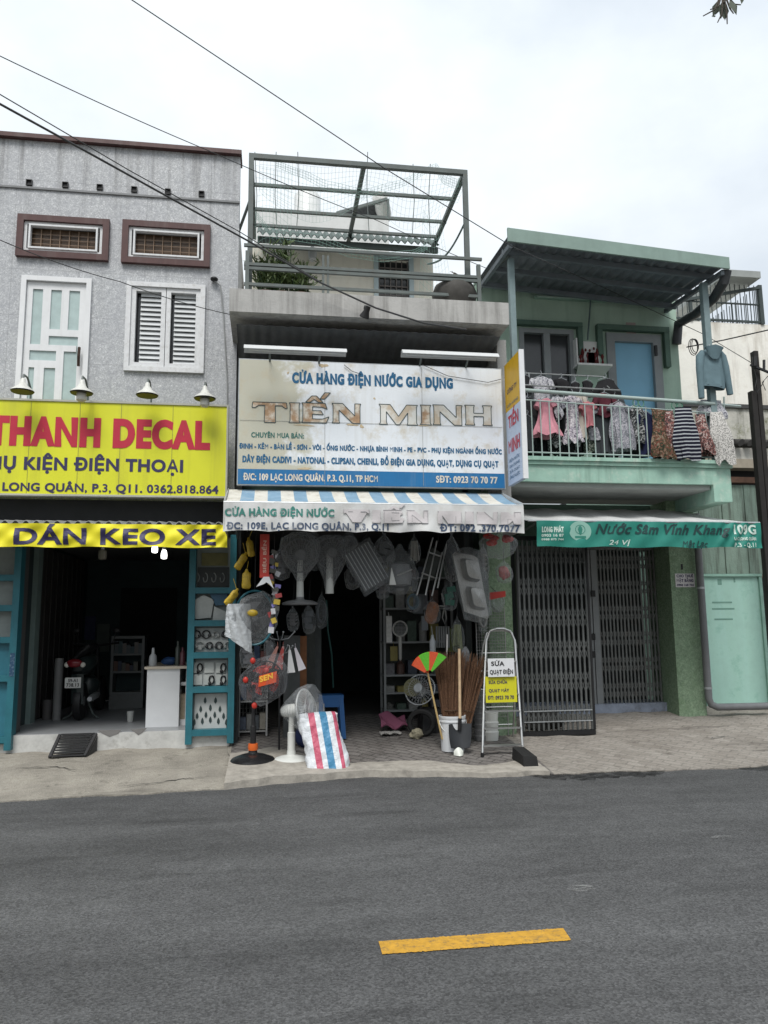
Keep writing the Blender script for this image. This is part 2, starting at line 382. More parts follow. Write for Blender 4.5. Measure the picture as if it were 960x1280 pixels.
# ================================================================== SETTING
def road_mat():
    m = bpy.data.materials.new('asphalt'); m.use_nodes = True; t = m.node_tree; nn = t.nodes.new; ln = t.links.new; B = t.nodes['Principled BSDF']
    g = nn('ShaderNodeNewGeometry')
    def noise(s, d=4, r=.6, sc=None):
        n = nn('ShaderNodeTexNoise'); n.inputs['Scale'].default_value = s; n.inputs['Detail'].default_value = d; n.inputs['Roughness'].default_value = r
        if sc:
            k = nn('ShaderNodeMapping'); k.inputs['Scale'].default_value = sc; ln(g.outputs['Position'], k.inputs[0]); ln(k.outputs[0], n.inputs['Vector'])
        else: ln(g.outputs['Position'], n.inputs['Vector'])
        return n.outputs['Fac']
    def ramp(f, a, b, lo, hi):
        r = nn('ShaderNodeMapRange'); r.inputs['From Min'].default_value = a; r.inputs['From Max'].default_value = b; r.inputs['To Min'].default_value = lo; r.inputs['To Max'].default_value = hi; ln(f, r.inputs['Value']); return r.outputs[0]
    def mul(a, b):
        k = nn('ShaderNodeMath'); k.operation = 'MULTIPLY'; ln(a, k.inputs[0]); ln(b, k.inputs[1]); return k.outputs[0]
    vo = nn('ShaderNodeTexVoronoi'); vo.inputs['Scale'].default_value = 95; ln(g.outputs['Position'], vo.inputs['Vector'])
    sp = nn('ShaderNodeSeparateColor'); ln(vo.outputs['Color'], sp.inputs[0])
    f = mul(ramp(sp.outputs[0], 0, 1, .66, 1.40), ramp(noise(70, 4, .75), .3, .7, .74, 1.26))
    f = mul(f, ramp(noise(1.1, 6, .6, (.35, 1.3, 1)), .3, .7, .74, 1.24))
    f = mul(f, ramp(noise(5, 7, .72), .3, .75, .86, 1.16))
    f = mul(f, ramp(noise(.9, 6, .62, (.5, 2.6, 1)), .55, .70, 1.0, .68))            # long wear marks along the lane
    sc = nn('ShaderNodeVectorMath'); sc.operation = 'SCALE'; sc.inputs[0].default_value = (.076, .0765, .077); ln(f, sc.inputs['Scale']); ln(sc.outputs[0], B.inputs['Base Color'])
    b = nn('ShaderNodeBump'); b.inputs['Strength'].default_value = .7; b.inputs['Distance'].default_value = .006; ln(vo.outputs['Distance'], b.inputs['Height']); ln(b.outputs[0], B.inputs['Normal'])
    B.inputs['Roughness'].default_value = .82; B.inputs['Specular IOR Level'].default_value = .3
    return m
def walk_mat(name, base, dark, pavers=False):
    m = bpy.data.materials.new(name); m.use_nodes = True; t = m.node_tree; nn = t.nodes.new; ln = t.links.new; B = t.nodes['Principled BSDF']
    g = nn('ShaderNodeNewGeometry')
    def noise(s, d=5, r=.62, sc=None):
        n = nn('ShaderNodeTexNoise'); n.inputs['Scale'].default_value = s; n.inputs['Detail'].default_value = d; n.inputs['Roughness'].default_value = r
        if sc:
            k = nn('ShaderNodeMapping'); k.inputs['Scale'].default_value = sc; ln(g.outputs['Position'], k.inputs[0]); ln(k.outputs[0], n.inputs['Vector'])
        else: ln(g.outputs['Position'], n.inputs['Vector'])
        return n.outputs['Fac']
    def ramp(f, a, b):
        r = nn('ShaderNodeMapRange'); r.inputs['From Min'].default_value = a; r.inputs['From Max'].default_value = b; ln(f, r.inputs['Value']); return r.outputs[0]
    def mix(f, a, b):
        k = nn('ShaderNodeMix'); k.data_type = 'RGBA'; ln(f, k.inputs['Factor'])
        for s_, v_ in (('A', a), ('B', b)):
            if hasattr(v_, 'links'): ln(v_, k.inputs[s_])
            else: k.inputs[s_].default_value = (*v_, 1)
        return k.outputs['Result']
    c = mix(ramp(noise(2.2, 7, .68), .35, .66), base, dark)
    c = mix(ramp(noise(16, 6, .75), .5, .74), c, tuple(x*.72 for x in base))
    c = mix(ramp(noise(70, 3), .60, .72), c, tuple(min(1, x*1.25) for x in base))
    c = mix(ramp(noise(34, 6, .8), .54, .70), c, tuple(x*.55 for x in base))
    c = mix(ramp(noise(4.5, 7, .75), .56, .70), c, tuple(x*.66 for x in dark))
    c = mix(ramp(noise(1.3, 5, .6, (.45, 2.2, 1)), .57, .72), c, tuple(x*.62 for x in dark))
    h = noise(60, 5)
    if pavers:
        bk = nn('ShaderNodeTexBrick'); bk.inputs['Scale'].default_value = 1; bk.inputs['Brick Width'].default_value = .2; bk.inputs['Row Height'].default_value = .1; bk.inputs['Mortar Size'].default_value = .011; bk.inputs['Mortar Smooth'].default_value = .3
        wv = nn('ShaderNodeTexWave'); wv.inputs['Scale'].default_value = 2.5
        k = nn('ShaderNodeMapping'); k.inputs['Rotation'].default_value = (0, 0, .78); ln(g.outputs['Position'], k.inputs[0]); ln(k.outputs[0], bk.inputs['Vector'])
        bk.inputs['Color1'].default_value = (1, 1, 1, 1); bk.inputs['Color2'].default_value = (.84, .83, .82, 1); bk.inputs['Mortar'].default_value = (*([.46]*3 if name == 'pavement_pavers' else [.72]*3), 1)
        mm = nn('ShaderNodeMix'); mm.data_type = 'RGBA'; mm.blend_type = 'MULTIPLY'; mm.inputs['Factor'].default_value = 1; ln(c, mm.inputs['A']); ln(bk.outputs['Color'], mm.inputs['B']); c = mm.outputs['Result']
    ln(c, B.inputs['Base Color'])
    vo = nn('ShaderNodeTexVoronoi'); vo.feature = 'DISTANCE_TO_EDGE'; vo.inputs['Scale'].default_value = .9
    b = nn('ShaderNodeBump'); b.inputs['Strength'].default_value = 1; b.inputs['Distance'].default_value = .02; ln(h, b.inputs['Height']); ln(b.outputs[0], B.inputs['Normal'])
    B.inputs['Roughness'].default_value = .9; B.inputs['Specular IOR Level'].default_value = .25
    return m
m_road = road_mat()
m_walkA = walk_mat('pavement_concrete', (.41, .38, .325), (.26, .24, .205))
m_walkB = walk_mat('pavement_pavers', (.25, .235, .22), (.18, .165, .155), True)
m_walkC = walk_mat('pavement_worn', (.40, .37, .33), (.27, .245, .215), True)
m_kerb = M('kerb_concrete', (.34, .315, .275), .9, var=.3, vs=9, bump=.6, bs=30, spot=.6, spcol=(.16, .15, .13), sps=4)
solo(MB().quad((-150, -150, -.01), (150, -150, -.01), (150, 150, -.01), (-150, 150, -.01)), 'ground', M('soil', (.16, .15, .13)), kind='structure')
road = MB().quad((-150, -.35, 0), (150, -.35, 0), (150, 8.3, 0), (-150, 8.3, 0)); solo(road, 'road', m_road, kind='structure')
solo(MB().box(-150, 150, -5, -.35, -.02, .11), 'pavement', m_kerb, kind='structure')
# pavement: one sloping concrete sheet with an uneven broken edge towards the road
def edge(x): return WALK0 - .16 + .03*math.sin(x*2.3)+.02*math.sin(x*7.1+1)+.012*math.sin(x*19) + (-.2*max(0, min(1, (-.3-x)/2.2)) + (.28*math.exp(-((x-1.1)/1.1)**2)))
def strip(x0, x1, nx, mat, name, y1=10.95, kerb=True):
    ys = [0, .02, .06, .15, .3, .55, .8, 1]
    def fn(u, v):
        x = x0+(x1-x0)*u; e = edge(x); v = ys[int(round(v*7))]
        if v == 0: return (x, e, -.02)
        y = e+(y1-e)*((v-.02)/.98); z = gz(y) if y > WALK0 else .03
        bumpz = .008*math.sin(x*5+y*3)+.006*math.sin(x*13+y*7.7)
        return (x, y, max(.012, z*min(1, .35+(y-e)*4)+bumpz*min(1, (y-e)*6)))
    solo(MB().sheet(fn, nx, 7), name, mat, kind='structure', smooth=True)
strip(-150, -6, 60, m_walkA, 'pavement'); strip(-6, -.40, 120, m_walkA, 'pavement'); strip(-.40, 2.95, 90, m_walkB, 'pavement'); strip(2.95, 12, 140, m_walkC, 'pavement'); strip(12, 150, 60, m_walkC, 'pavement')
# concrete lip along the hardware shop's pavers (pale strip)
lip = MB().sheet(lambda u, v: (lambda x: (x, edge(x)-.014+(.42+.06*math.sin(x*5)+.9*max(0, min(1, (.75-x)/.7)))*(0, .004, .3, .65, 1)[int(round(v*4))], (.004+gz(edge(x)+.012+(.42+.06*math.sin(x*5)+.9*max(0, min(1, (.75-x)/.7)))*v)+.012*(1 if 0 < v < 1 else .2)) if v > 0 else -.004))(-.40+3.3*u), 60, 4)
solo(lip, 'kerb_strip', m_kerb, kind='structure', smooth=True)
# yellow lane dash
dash = MB()
pa, pb = V((.553, 3.885, .004)), V((1.50, 3.885, .004))
rd_ = random.Random(21); nd = 140; lo_e = [(.556+.945*i/nd, 3.885+rd_.gauss(0, .0018)+(.012*rd_.random() if rd_.random() < .06 else 0), .004) for i in range(nd+1)]; hi_e = [(.560+.958*i/nd, 4.04+rd_.gauss(0, .0018)-(.014*rd_.random() if rd_.random() < .06 else 0), .004) for i in range(nd+1)]
for i in range(nd): dash.quad(lo_e[i], lo_e[i+1], hi_e[i+1], hi_e[i])
solo(dash, 'road_marking', M('yellow_paint', (.50, .27, .03), .75, var=.25, vs=22, spot=.85, spcol=(.11, .09, .06), sps=30, streak=.5, scol=(.2, .14, .06), sscale=(3, 26, 1), sbias=.55, bump=.4, bs=120), kind='structure')
# blotchy near-black patch along the gutter, cracks in the pavement
m_tar = M('tar', (.014, .014, .014), .5, var=.3, bump=.5, bs=25)
def blotch_mat(name='dark_blotch', col=(.012, .012, .012), lo=.40, hi=.60):
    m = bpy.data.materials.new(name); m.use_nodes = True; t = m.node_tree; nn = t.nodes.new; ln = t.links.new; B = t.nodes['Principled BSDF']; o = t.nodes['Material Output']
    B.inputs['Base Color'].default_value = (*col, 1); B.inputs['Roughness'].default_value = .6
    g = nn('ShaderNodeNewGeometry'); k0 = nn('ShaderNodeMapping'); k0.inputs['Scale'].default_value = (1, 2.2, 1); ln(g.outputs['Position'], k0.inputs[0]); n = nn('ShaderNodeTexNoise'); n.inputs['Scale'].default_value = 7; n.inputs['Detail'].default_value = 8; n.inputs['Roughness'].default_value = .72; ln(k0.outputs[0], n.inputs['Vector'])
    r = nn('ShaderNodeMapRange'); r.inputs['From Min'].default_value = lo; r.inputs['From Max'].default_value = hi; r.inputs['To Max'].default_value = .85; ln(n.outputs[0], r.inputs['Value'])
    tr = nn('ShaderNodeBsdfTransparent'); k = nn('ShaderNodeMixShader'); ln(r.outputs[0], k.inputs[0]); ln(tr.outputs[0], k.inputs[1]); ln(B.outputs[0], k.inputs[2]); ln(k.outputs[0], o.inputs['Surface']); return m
m_blotch = blotch_mat()
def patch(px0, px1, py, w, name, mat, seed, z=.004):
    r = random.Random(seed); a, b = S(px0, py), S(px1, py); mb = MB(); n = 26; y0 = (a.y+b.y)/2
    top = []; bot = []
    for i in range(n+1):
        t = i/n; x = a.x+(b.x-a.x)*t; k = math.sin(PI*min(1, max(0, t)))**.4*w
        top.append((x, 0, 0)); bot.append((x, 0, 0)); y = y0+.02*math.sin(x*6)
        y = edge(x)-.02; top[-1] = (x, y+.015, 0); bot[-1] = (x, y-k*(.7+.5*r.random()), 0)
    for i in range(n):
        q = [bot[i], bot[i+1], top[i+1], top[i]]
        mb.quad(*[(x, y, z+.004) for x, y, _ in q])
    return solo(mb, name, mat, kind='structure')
def crack(pts, w, name='pavement_crack'):
    r = random.Random(len(pts)); ps = [S(*p) for p in pts]; o = []
    for a, b in zip(ps, ps[1:]):
        for i in range(6): o.append(a.lerp(b, i/6)+V((r.uniform(-.012, .012), r.uniform(-.02, .02), 0)))
    o.append(ps[-1]); mb = MB(); n = len(o)
    for i in range(n-1):
        h0, h1 = [w*(.4+.6*math.sin(PI*k/(n-1)))*r.uniform(.6, 1.2) for k in (i, i+1)]
        f = lambda p, h: V((p.x, p.y+h, gz(p.y+h)+.016))
        mb.quad(f(o[i], -h0), f(o[i+1], -h1), f(o[i+1], h1), f(o[i], h0))
    return solo(mb, name, m_tar, kind='structure')

for pts in ([(150, 985), (205, 979), (232, 975), (256, 973)], [(283, 928), (287, 952), (281, 975)], [(284, 968), (300, 964), (322, 972)], [(470, 958), (520, 955), (560, 958)], [(880, 925), (905, 922), (930, 927)], [(20, 962), (70, 960), (96, 965)]): crack(pts, .009)
# ================================================================== MATERIALS
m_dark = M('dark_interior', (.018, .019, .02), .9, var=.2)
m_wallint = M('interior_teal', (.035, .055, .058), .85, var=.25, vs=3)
m_white = M('white_paint', (.72, .73, .74), .55, var=.07, vs=5, streak=.25, scol=(.35, .34, .32))
m_whited = M('white_frame', (.66, .67, .68), .5, var=.1, vs=14, spot=.35, spcol=(.3, .27, .22), sps=18)
m_brown = M('brown_paint', (.075, .032, .03), .5, var=.2, vs=12, streak=.3, scol=(.16, .13, .12))
m_glassd = M('window_glass', (.03, .032, .034), .12, var=.3, vs=2.5, spec=.6)
m_frost = M('frosted_glass', (.40, .50, .49), .25, var=.12, vs=9, spec=.6)
m_steel = M('grey_green_steel', (.11, .13, .125), .55, var=.2, vs=8, spot=.3, spcol=(.12, .08, .05), sps=9)
m_galv = M('galvanised', (.42, .44, .45), .45, metal=.6, var=.2, vs=10, streak=.3, scol=(.15, .13, .11))
m_black = M('black_plastic', (.012, .012, .013), .45, var=.2)
m_rubber = M('cable_rubber', (.015, .015, .016), .6)
m_chrome = M('aluminium', (.62, .63, .63), .3, metal=.9, var=.08)
m_conc = M('weathered_concrete', (.42, .415, .40), .9, var=.15, vs=3, bump=.4, bs=30, streak=.55, scol=(.17, .165, .155), sscale=(13, 13, .9), sbias=.45)
m_concd = M('dirty_concrete', (.20, .195, .185), .9, var=.25, vs=3, streak=.4)
m_yellow = M('yellow_sign_film', (.68, .69, .03), .4, var=.06, vs=2, streak=.3, scol=(.33, .31, .05), sscale=(6, 6, .25), sbias=.52)
m_yellowb = M('yellow_banner_cloth', (.80, .72, .025), .6, var=.07, vs=4)
m_red = M('red_vinyl', (.48, .022, .05), .5, var=.1)
m_navy = M('navy_vinyl', (.035, .03, .09), .5, var=.15)
m_teal = M('teal_paint', (.022, .135, .17), .45, var=.2, vs=6, streak=.3, scol=(.03, .06, .07))
m_blueletter = M('blue_vinyl', (.012, .105, .22), .5, var=.2, vs=30)
m_bluebar = M('blue_band', (.012, .14, .33), .5, var=.1, vs=5, streak=.2, scol=(.2, .25, .3), sscale=(20, 20, 1))
m_signw = M('sign_white', (.74, .775, .81), .5, var=.05, vs=3, spot=.6, spcol=(.50, .43, .30), sps=3.4, xgrad=(-.35, .95, (.50, .49, .40)), streak=.3, scol=(.47, .46, .42), sscale=(11, 11, .6), sbias=.52)
m_green = M('green_wall', (.37, .50, .415), .8, var=.14, vs=3, bump=.15, bs=80, streak=.25, scol=(.10, .2, .14), spot=.3, spcol=(.24, .36, .27), sps=6)
m_greenl = M('green_trim', (.31, .49, .405), .7, var=.12, vs=5, bump=.2, bs=30, spot=.7, spcol=(.5, .58, .5), sps=7, streak=.55, scol=(.15, .24, .19))
m_greend = M('dark_green_paint', (.085, .145, .115), .7, var=.2, vs=6)
m_pillar = M('stippled_green', (.165, .245, .155), .9, var=.28, vs=24, bump=1, bs=60, spot=.5, spcol=(.10, .17, .08), sps=5, col2=(.23, .31, .21), c2s=45)
m_roofc = M('grey_metal_sheet', (.16, .18, .20), .55, var=.15, vs=7)
m_fascia = M('green_fascia', (.22, .305, .27), .6, var=.12, vs=5, streak=.25, scol=(.12, .16, .14))
m_post = M('bluegrey_steel', (.20, .27, .28), .5, var=.15, vs=9)
m_mint = M('mint_sheet', (.36, .58, .50), .55, var=.10, vs=4, bump=.25, bs=6, spot=.6, spcol=(.2, .4, .32), sps=4, streak=.3, scol=(.42, .66, .62), sscale=(7, 7, .3))
m_oldgreen = M('old_green_panel', (.22, .30, .25), .8, var=.2, vs=5, streak=.9, scol=(.065, .075, .06), sscale=(10, 10, .8), sbias=.46, bump=.4)
m_oldwhite = M('old_white_wall', (.82, .80, .74), .9, var=.1, vs=3, bump=.4, bs=20, streak=.8, scol=(.34, .29, .23), sscale=(4, 4, .5), sbias=.5, spot=.4, spcol=(.42, .37, .29), sps=3)
m_moss = M('mossy_wall', (.50, .49, .44), .95, var=.2, vs=5, spot=.9, spcol=(.16, .17, .09), sps=4, streak=.7, scol=(.06, .06, .05), sscale=(10, 10, 1), bump=.6, bs=22)
m_wood = M('pale_wood', (.50, .36, .22), .6, var=.2, vs=14)
m_rust = M('rusty_wood', (.11, .06, .04), .8, var=.3, vs=12)
m_alum = M('alu_frame_grey', (.24, .26, .27), .5, var=.1)

def tile_facade():
    m = bpy.data.materials.new('speckled_stone_tile'); m.use_nodes = True; t = m.node_tree; nn = t.nodes.new; ln = t.links.new; B = t.nodes['Principled BSDF']
    g = nn('ShaderNodeNewGeometry'); pos = g.outputs['Position']
    def noise(s, d=5, r=.65, sc=None, dist=0):
        n = nn('ShaderNodeTexNoise'); n.inputs['Scale'].default_value = s; n.inputs['Detail'].default_value = d; n.inputs['Roughness'].default_value = r; n.inputs['Distortion'].default_value = dist
        if sc:
            k = nn('ShaderNodeMapping'); k.inputs['Scale'].default_value = sc; ln(pos, k.inputs[0]); ln(k.outputs[0], n.inputs['Vector'])
        else: ln(pos, n.inputs['Vector'])
        return n.outputs['Fac']
    r = nn('ShaderNodeValToRGB'); ln(noise(62, 5, .75, None, .8), r.inputs[0]); e = r.color_ramp.elements
    e[0].position = .36; e[0].color = (.275, .285, .297, 1); e[1].position = .66; e[1].color = (.75, .76, .77, 1); k = e.new(.5); k.color = (.435, .448, .46, 1)
    def mix(f, a, b, mode='MIX'):
        q = nn('ShaderNodeMix'); q.data_type = 'RGBA'; q.blend_type = mode
        if hasattr(f, 'links'): ln(f, q.inputs['Factor'])
        else: q.inputs['Factor'].default_value = f
        for s_, v_ in (('A', a), ('B', b)):
            if hasattr(v_, 'links'): ln(v_, q.inputs[s_])
            else: q.inputs[s_].default_value = (*v_, 1)
        return q.outputs['Result']
    def ramp(f, a, b, lo=0, hi=1):
        q = nn('ShaderNodeMapRange'); q.inputs['From Min'].default_value = a; q.inputs['From Max'].default_value = b; q.inputs['To Min'].default_value = lo; q.inputs['To Max'].default_value = hi; ln(f, q.inputs['Value']); return q.outputs[0]
    c = r.outputs[0]
    c = mix(ramp(noise(2, 4), .4, .65, 0, .3), c, (.40, .41, .44)); c = mix(ramp(noise(17, 4, .7), .46, .62, 0, .55), c, (.30, .31, .335))
    sx = nn('ShaderNodeSeparateXYZ'); ln(pos, sx.inputs[0])
    cb = nn('ShaderNodeCombineXYZ'); ln(sx.outputs['X'], cb.inputs['X']); ln(sx.outputs['Z'], cb.inputs['Y'])
    bk = nn('ShaderNodeTexBrick'); bk.offset = 0; bk.inputs['Scale'].default_value = 1; bk.inputs['Brick Width'].default_value = .8; bk.inputs['Row Height'].default_value = .6; bk.inputs['Mortar Size'].default_value = .004; ln(cb.outputs[0], bk.inputs['Vector'])
    c = mix(ramp(bk.outputs['Fac'], 0, 1, 0, .38), c, (.16, .165, .17))
    # rain streaks running down from the coping, strongest on the parapet
    st = ramp(noise(1, 5, .6, (11, 11, .45)), .5, .66)
    zf = ramp(sx.outputs['Z'], 6.7, 7.7, .12, .62); mm = nn('ShaderNodeMath'); mm.operation = 'MULTIPLY'; ln(st, mm.inputs[0]); ln(zf, mm.inputs[1])
    c = mix(mm.outputs[0], c, (.12, .12, .115))
    ln(c, B.inputs['Base Color']); B.inputs['Roughness'].default_value = .45; B.inputs['Specular IOR Level'].default_value = .4
    return m
m_tile = tile_facade()

# ================================================================== HOUSE A : speckled grey shophouse
YA = 9.6
XA0, XA1 = -5.6, -.43
A = thing('shophouse', 'grey speckled tile shophouse with brown coping, white door and louvred window', 'house', (-2.9, YA, .2))
hole = {}
hole['t1'] = rect(24, 275, 135, 323, YA); hole['t2'] = rect(155, 282, 261, 331, YA)
d0, d1, _, dz1 = rect(25, 350, 109, 495, YA); hole['door'] = (d0, d1, 3.55, dz1)
hole['win'] = rect(159, 357, 254, 464, YA)
for k in ('t1', 't2', 'win'): a, b, c, d = hole[k]; hole[k] = (a, b, c, d)
wa = MB(); wa.wall(XA0, XA1, 2.78, 7.74, YA, .2, list(hole.values()))
wa.box(XA1-.18, XA1, YA+.2, 16, .2, 6.9); wa.box(XA0, XA0+.2, YA+.2, 16, .2, 7.0); wa.box(XA0+.2, XA1-.18, 15.8, 16, .2, 6.9)
part(wa, 'wall', m_tile, A)
zl = P(150, 243.2, YA).z
part(MB().box(XA0-.02, XA1+.02, YA-.07, YA+.26, 7.742, 7.80), 'coping', m_brown, A)
part(MB().box(XA0, XA1+.004, YA-.022, YA-.002, zl-.014, zl+.012), 'ledge', M('ledge_grey', (.22, .225, .23), .7, var=.2), A)
part(MB().box(XA0+.2, XA1-.18, YA+.2, 15.8, 6.7, 6.9), 'roof', m_concd, A)
for px_ in (37, 82, 125, 168, 210, 252):
    p = P(px_, 229+(px_-37)*.066, YA)
    mb = MB(); a = .037
    mb.box(p.x-a, p.x+a, YA-.03, YA-.002, p.z-a, p.z-a+.008); mb.box(p.x-a, p.x+a, YA-.03, YA-.002, p.z+a-.008, p.z+a); mb.box(p.x-a, p.x-a+.008, YA-.03, YA-.002, p.z-a+.008, p.z+a-.008); mb.box(p.x+a-.008, p.x+a, YA-.03, YA-.002, p.z-a+.008, p.z+a-.008)
    mb.box(p.x-a+.008, p.x+a-.008, YA-.006, YA-.003, p.z-a+.008, p.z+a-.008)
    part(mb, 'drain_hole', m_black, A)
def frame(mb, x0, x1, z0, z1, y0, y1, w, m=0):
    mb.box(x0, x1, y0, y1, z0, z0+w, m); mb.box(x0, x1, y0, y1, z1-w, z1, m); mb.box(x0, x0+w, y0, y1, z0+w, z1-w, m); mb.box(x1-w, x1, y0, y1, z0+w, z1-w, m); return mb
for k in ('t1', 't2'):
    a, b, c, d = hole[k]; w_ = .078
    f = part(frame(MB(), a-.02, b+.02, c-.02, d+.02, YA-.06, YA+.1, w_), 'window', m_brown, A)
    mb = frame(MB(), a+w_-.018, b-w_+.018, c+w_-.018, d-w_+.018, YA-.025, YA+.12, .035); frame(mb, a+w_+.04, b-w_-.04, c+w_+.018, d-w_-.018, YA-.045, YA+.02, .022)
    part(mb, 'frame', m_whited, f)
    part(MB().box(a+w_+.04, b-w_-.04, YA+.06, YA+.075, c+w_+.03, d-w_-.03), 'pane', M('amber_glass', (.085, .055, .035), .2, var=.5, vs=5), f)
    g = MB(); n = 7; x0, x1 = a+w_+.06, b-w_-.06; z0, z1 = c+w_+.05, d-w_-.05
    for i in range(1, n): g.tube([(x0+(x1-x0)*i/n, YA+.03, z0), (x0+(x1-x0)*i/n, YA+.03, z1)], .006, 5)
    for i in range(1, 4): g.tube([(x0, YA+.034, z0+(z1-z0)*i/4), (x1, YA+.034, z0+(z1-z0)*i/4)], .005, 5)
    part(g, 'window_bars', M('bars_tan', (.22, .15, .10), .6), f)
# white door: rails and stiles in a broken-up pattern with frosted panes
a, b, c, d = hole['door']
dr = part(frame(MB(), a-.015, b+.03, c, d+.03, YA-.04, YA+.1, .06), 'door', m_white, A)
dm = MB(); L0, R0 = a+.05, b-.035; W_ = R0-L0
def dpx(x): return L0 + W_*(x-95)/(330-95)
zt = d-.035
def dpz(y): return zt-(y-620)*((zt-4.42)/(1075-620))
lv = [(620, 645, 95, 330)]
def dbar(x0, x1, y0, y1): dm.box(dpx(x0), dpx(x1), YA-.0, YA+.05, dpz(y1), dpz(y0))
dbar(95, 330, 620, 650); dbar(95, 118, 650, 1200); dbar(305, 330, 650, 1200); dbar(158, 190, 650, 880); dbar(232, 262, 650, 815); dbar(190, 305, 815, 843); dbar(190, 300, 880, 905); dbar(118, 190, 880, 905); dbar(118, 222, 945, 975); dbar(222, 252, 905, 1200); dbar(140, 178, 975, 1200)
dm.box(dpx(95), dpx(330), YA, YA+.05, c+.03, dpz(1200))
part(dm, 'door_leaf', m_white, dr); part(MB().box(L0+.02, R0-.02, YA+.02, YA+.03, c+.05, zt-.03), 'pane', m_frost, dr)
hp = P(100, 448, YA); part(MB().tube([(hp.x, YA-.06, hp.z-.12), (hp.x, YA-.075, hp.z), (hp.x, YA-.06, hp.z+.12)], .018, 8), 'handle', M('bronze', (.05, .03, .02), .4, metal=.5), dr)
# louvred window
a, b, c, d = hole['win']; wn = part(frame(MB(), a-.02, b+.02, c-.02, d+.02, YA-.045, YA+.1, .06), 'window', m_whited, A)
mid = (a+b)/2; fm = MB(); frame(fm, a+.042, mid-.004, c+.042, d-.042, YA-.02, YA+.06, .055); frame(fm, mid+.004, b-.042, c+.042, d-.042, YA-.02, YA+.06, .055); part(fm, 'frame', m_whited, wn)
for (x0, x1) in ((a+.15, mid-.062), (mid+.1, b-.1)):
    lo = MB()
    for i in range(15):
        z = c+.13+(d-c-.25)*i/14
        lo.add([(x0, YA+.02, z-.03), (x1, YA+.02, z-.03), (x1, YA+.05, z+.028), (x0, YA+.05, z+.028), (x0, YA+.026, z-.034), (x1, YA+.026, z-.034), (x1, YA+.056, z+.024), (x0, YA+.056, z+.024)],
               [(0, 1, 2, 3), (7, 6, 5, 4), (0, 4, 5, 1), (2, 6, 7, 3), (1, 5, 6, 2), (0, 3, 7, 4)])
    part(lo, 'louvres', M('louvre_glass', (.50, .52, .53), .3, var=.12), wn)
part(MB().box(a+.1, b-.1, YA+.085, YA+.095, c+.1, d-.1), 'pane', m_glassd, wn)
# conduit on the wall corner
p = P(270, 354, YA); q = P(282, 480, YA)
part(MB().tube([(p.x-.03, YA-.05, p.z+.02), (p.x+.06, YA-.05, p.z-.05), (p.x+.1, YA-.015, p.z-.4), (q.x+.02, YA-.015, q.z), (q.x+.03, YA-.015, q.z-.6)], .011, 6), 'conduit', M('conduit_grey', (.3, .31, .31)), A)
part(MB().ell((p.x-.02, YA-.05, p.z+.03), (.05, .05, .03)), 'junction_cap', m_black, A)
# interior room of shop A
FA = .37
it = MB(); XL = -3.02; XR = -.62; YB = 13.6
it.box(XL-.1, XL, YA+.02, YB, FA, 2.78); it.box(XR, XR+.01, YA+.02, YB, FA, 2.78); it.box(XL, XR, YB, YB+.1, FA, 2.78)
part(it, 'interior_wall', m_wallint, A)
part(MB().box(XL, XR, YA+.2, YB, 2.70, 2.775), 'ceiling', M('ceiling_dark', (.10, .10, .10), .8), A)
part(MB().box(XA0, XA1, YA-.1, YB, .12, FA-.004), 'floor_slab', M('white_marble_step', (.50, .50, .48), .5, var=.2, vs=7, spot=.5, spcol=(.2, .19, .17), sps=6, bump=.2), A)
part(MB().box(XA0+.02, XR, YA-.085, YB-.01, FA-.004, FA), 'floor', M('floor_tile', (.28, .29, .30), .35, var=.12, vs=3), A)
# chipped edge of the step
ch = MB(); sp = lambda px_, py_: P(px_, py_, YA-.1)
for pts in ([(122, 913), (152, 912), (148, 917), (137, 921), (128, 917)], [(163, 912), (184, 910), (178, 916), (173, 919), (168, 915)]):
    q = [sp(*k) for k in pts]; o = q[0]; ch.prism([(k.x-o.x, k.z-o.z) for k in reversed(q)], (o.x, YA-.1005, o.z), (1, 0, 0), (0, 0, 1), .004)
part(ch, 'chipped_edge', M('chip_grey', (.17, .165, .16), .9), A)
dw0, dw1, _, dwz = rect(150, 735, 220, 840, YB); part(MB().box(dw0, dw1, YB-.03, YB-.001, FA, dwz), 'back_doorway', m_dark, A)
pl = MB(); x0, x1, _, _ = rect(33, 700, 45, 880, 10.6); pl.box(x0, x1, 10.55, 10.75, FA, 2.7); part(pl, 'inner_post', M('pale_teal_post', (.20, .27, .26), .6), A)
pl = MB(); x0, x1, _, _ = rect(15, 700, 28, 900, 9.75); pl.box(x0, x1, 9.7, 9.85, FA, 2.7); part(pl, 'door_post', M('brown_grey_post', (.09, .085, .085), .6), A)
mb = MB()
for i in range(9): mb.box(XL+.002, XL+.03, 10.8+i*.28, 10.8+i*.28+.22, FA+.02, 2.65)
part(mb, 'wall_boards', M('dark_wood_board', (.05, .045, .045), .6, var=.3), A)
# ================================================================== HOUSE B : hardware shop
B_X0, B_X1 = -.42, 2.62
B = thing('shophouse', 'narrow hardware shophouse with a concrete balcony slab, steel roof frame and cream rooftop room', 'house', (1.2, 9.6, .2))
bw = MB(); bw.box(B_X0, B_X0+.08, 9.62, 15, .12, 5.1); bw.box(B_X1-.03, B_X1+.05, 10.0, 15, .12, 5.1); bw.box(B_X0+.08, B_X1-.03, 14.9, 15, .12, 3.0)
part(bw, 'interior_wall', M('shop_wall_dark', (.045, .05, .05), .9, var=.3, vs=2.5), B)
part(MB().box(B_X0, 2.93, 9.4, 15, 2.95, 3.15), 'floor_slab', m_concd, B)
part(MB().box(B_X0+.08, B_X1-.03, 10.9, 14.9, .20, .315), 'floor', M('shop_floor', (.12, .115, .11), .7, var=.2, vs=4), B)
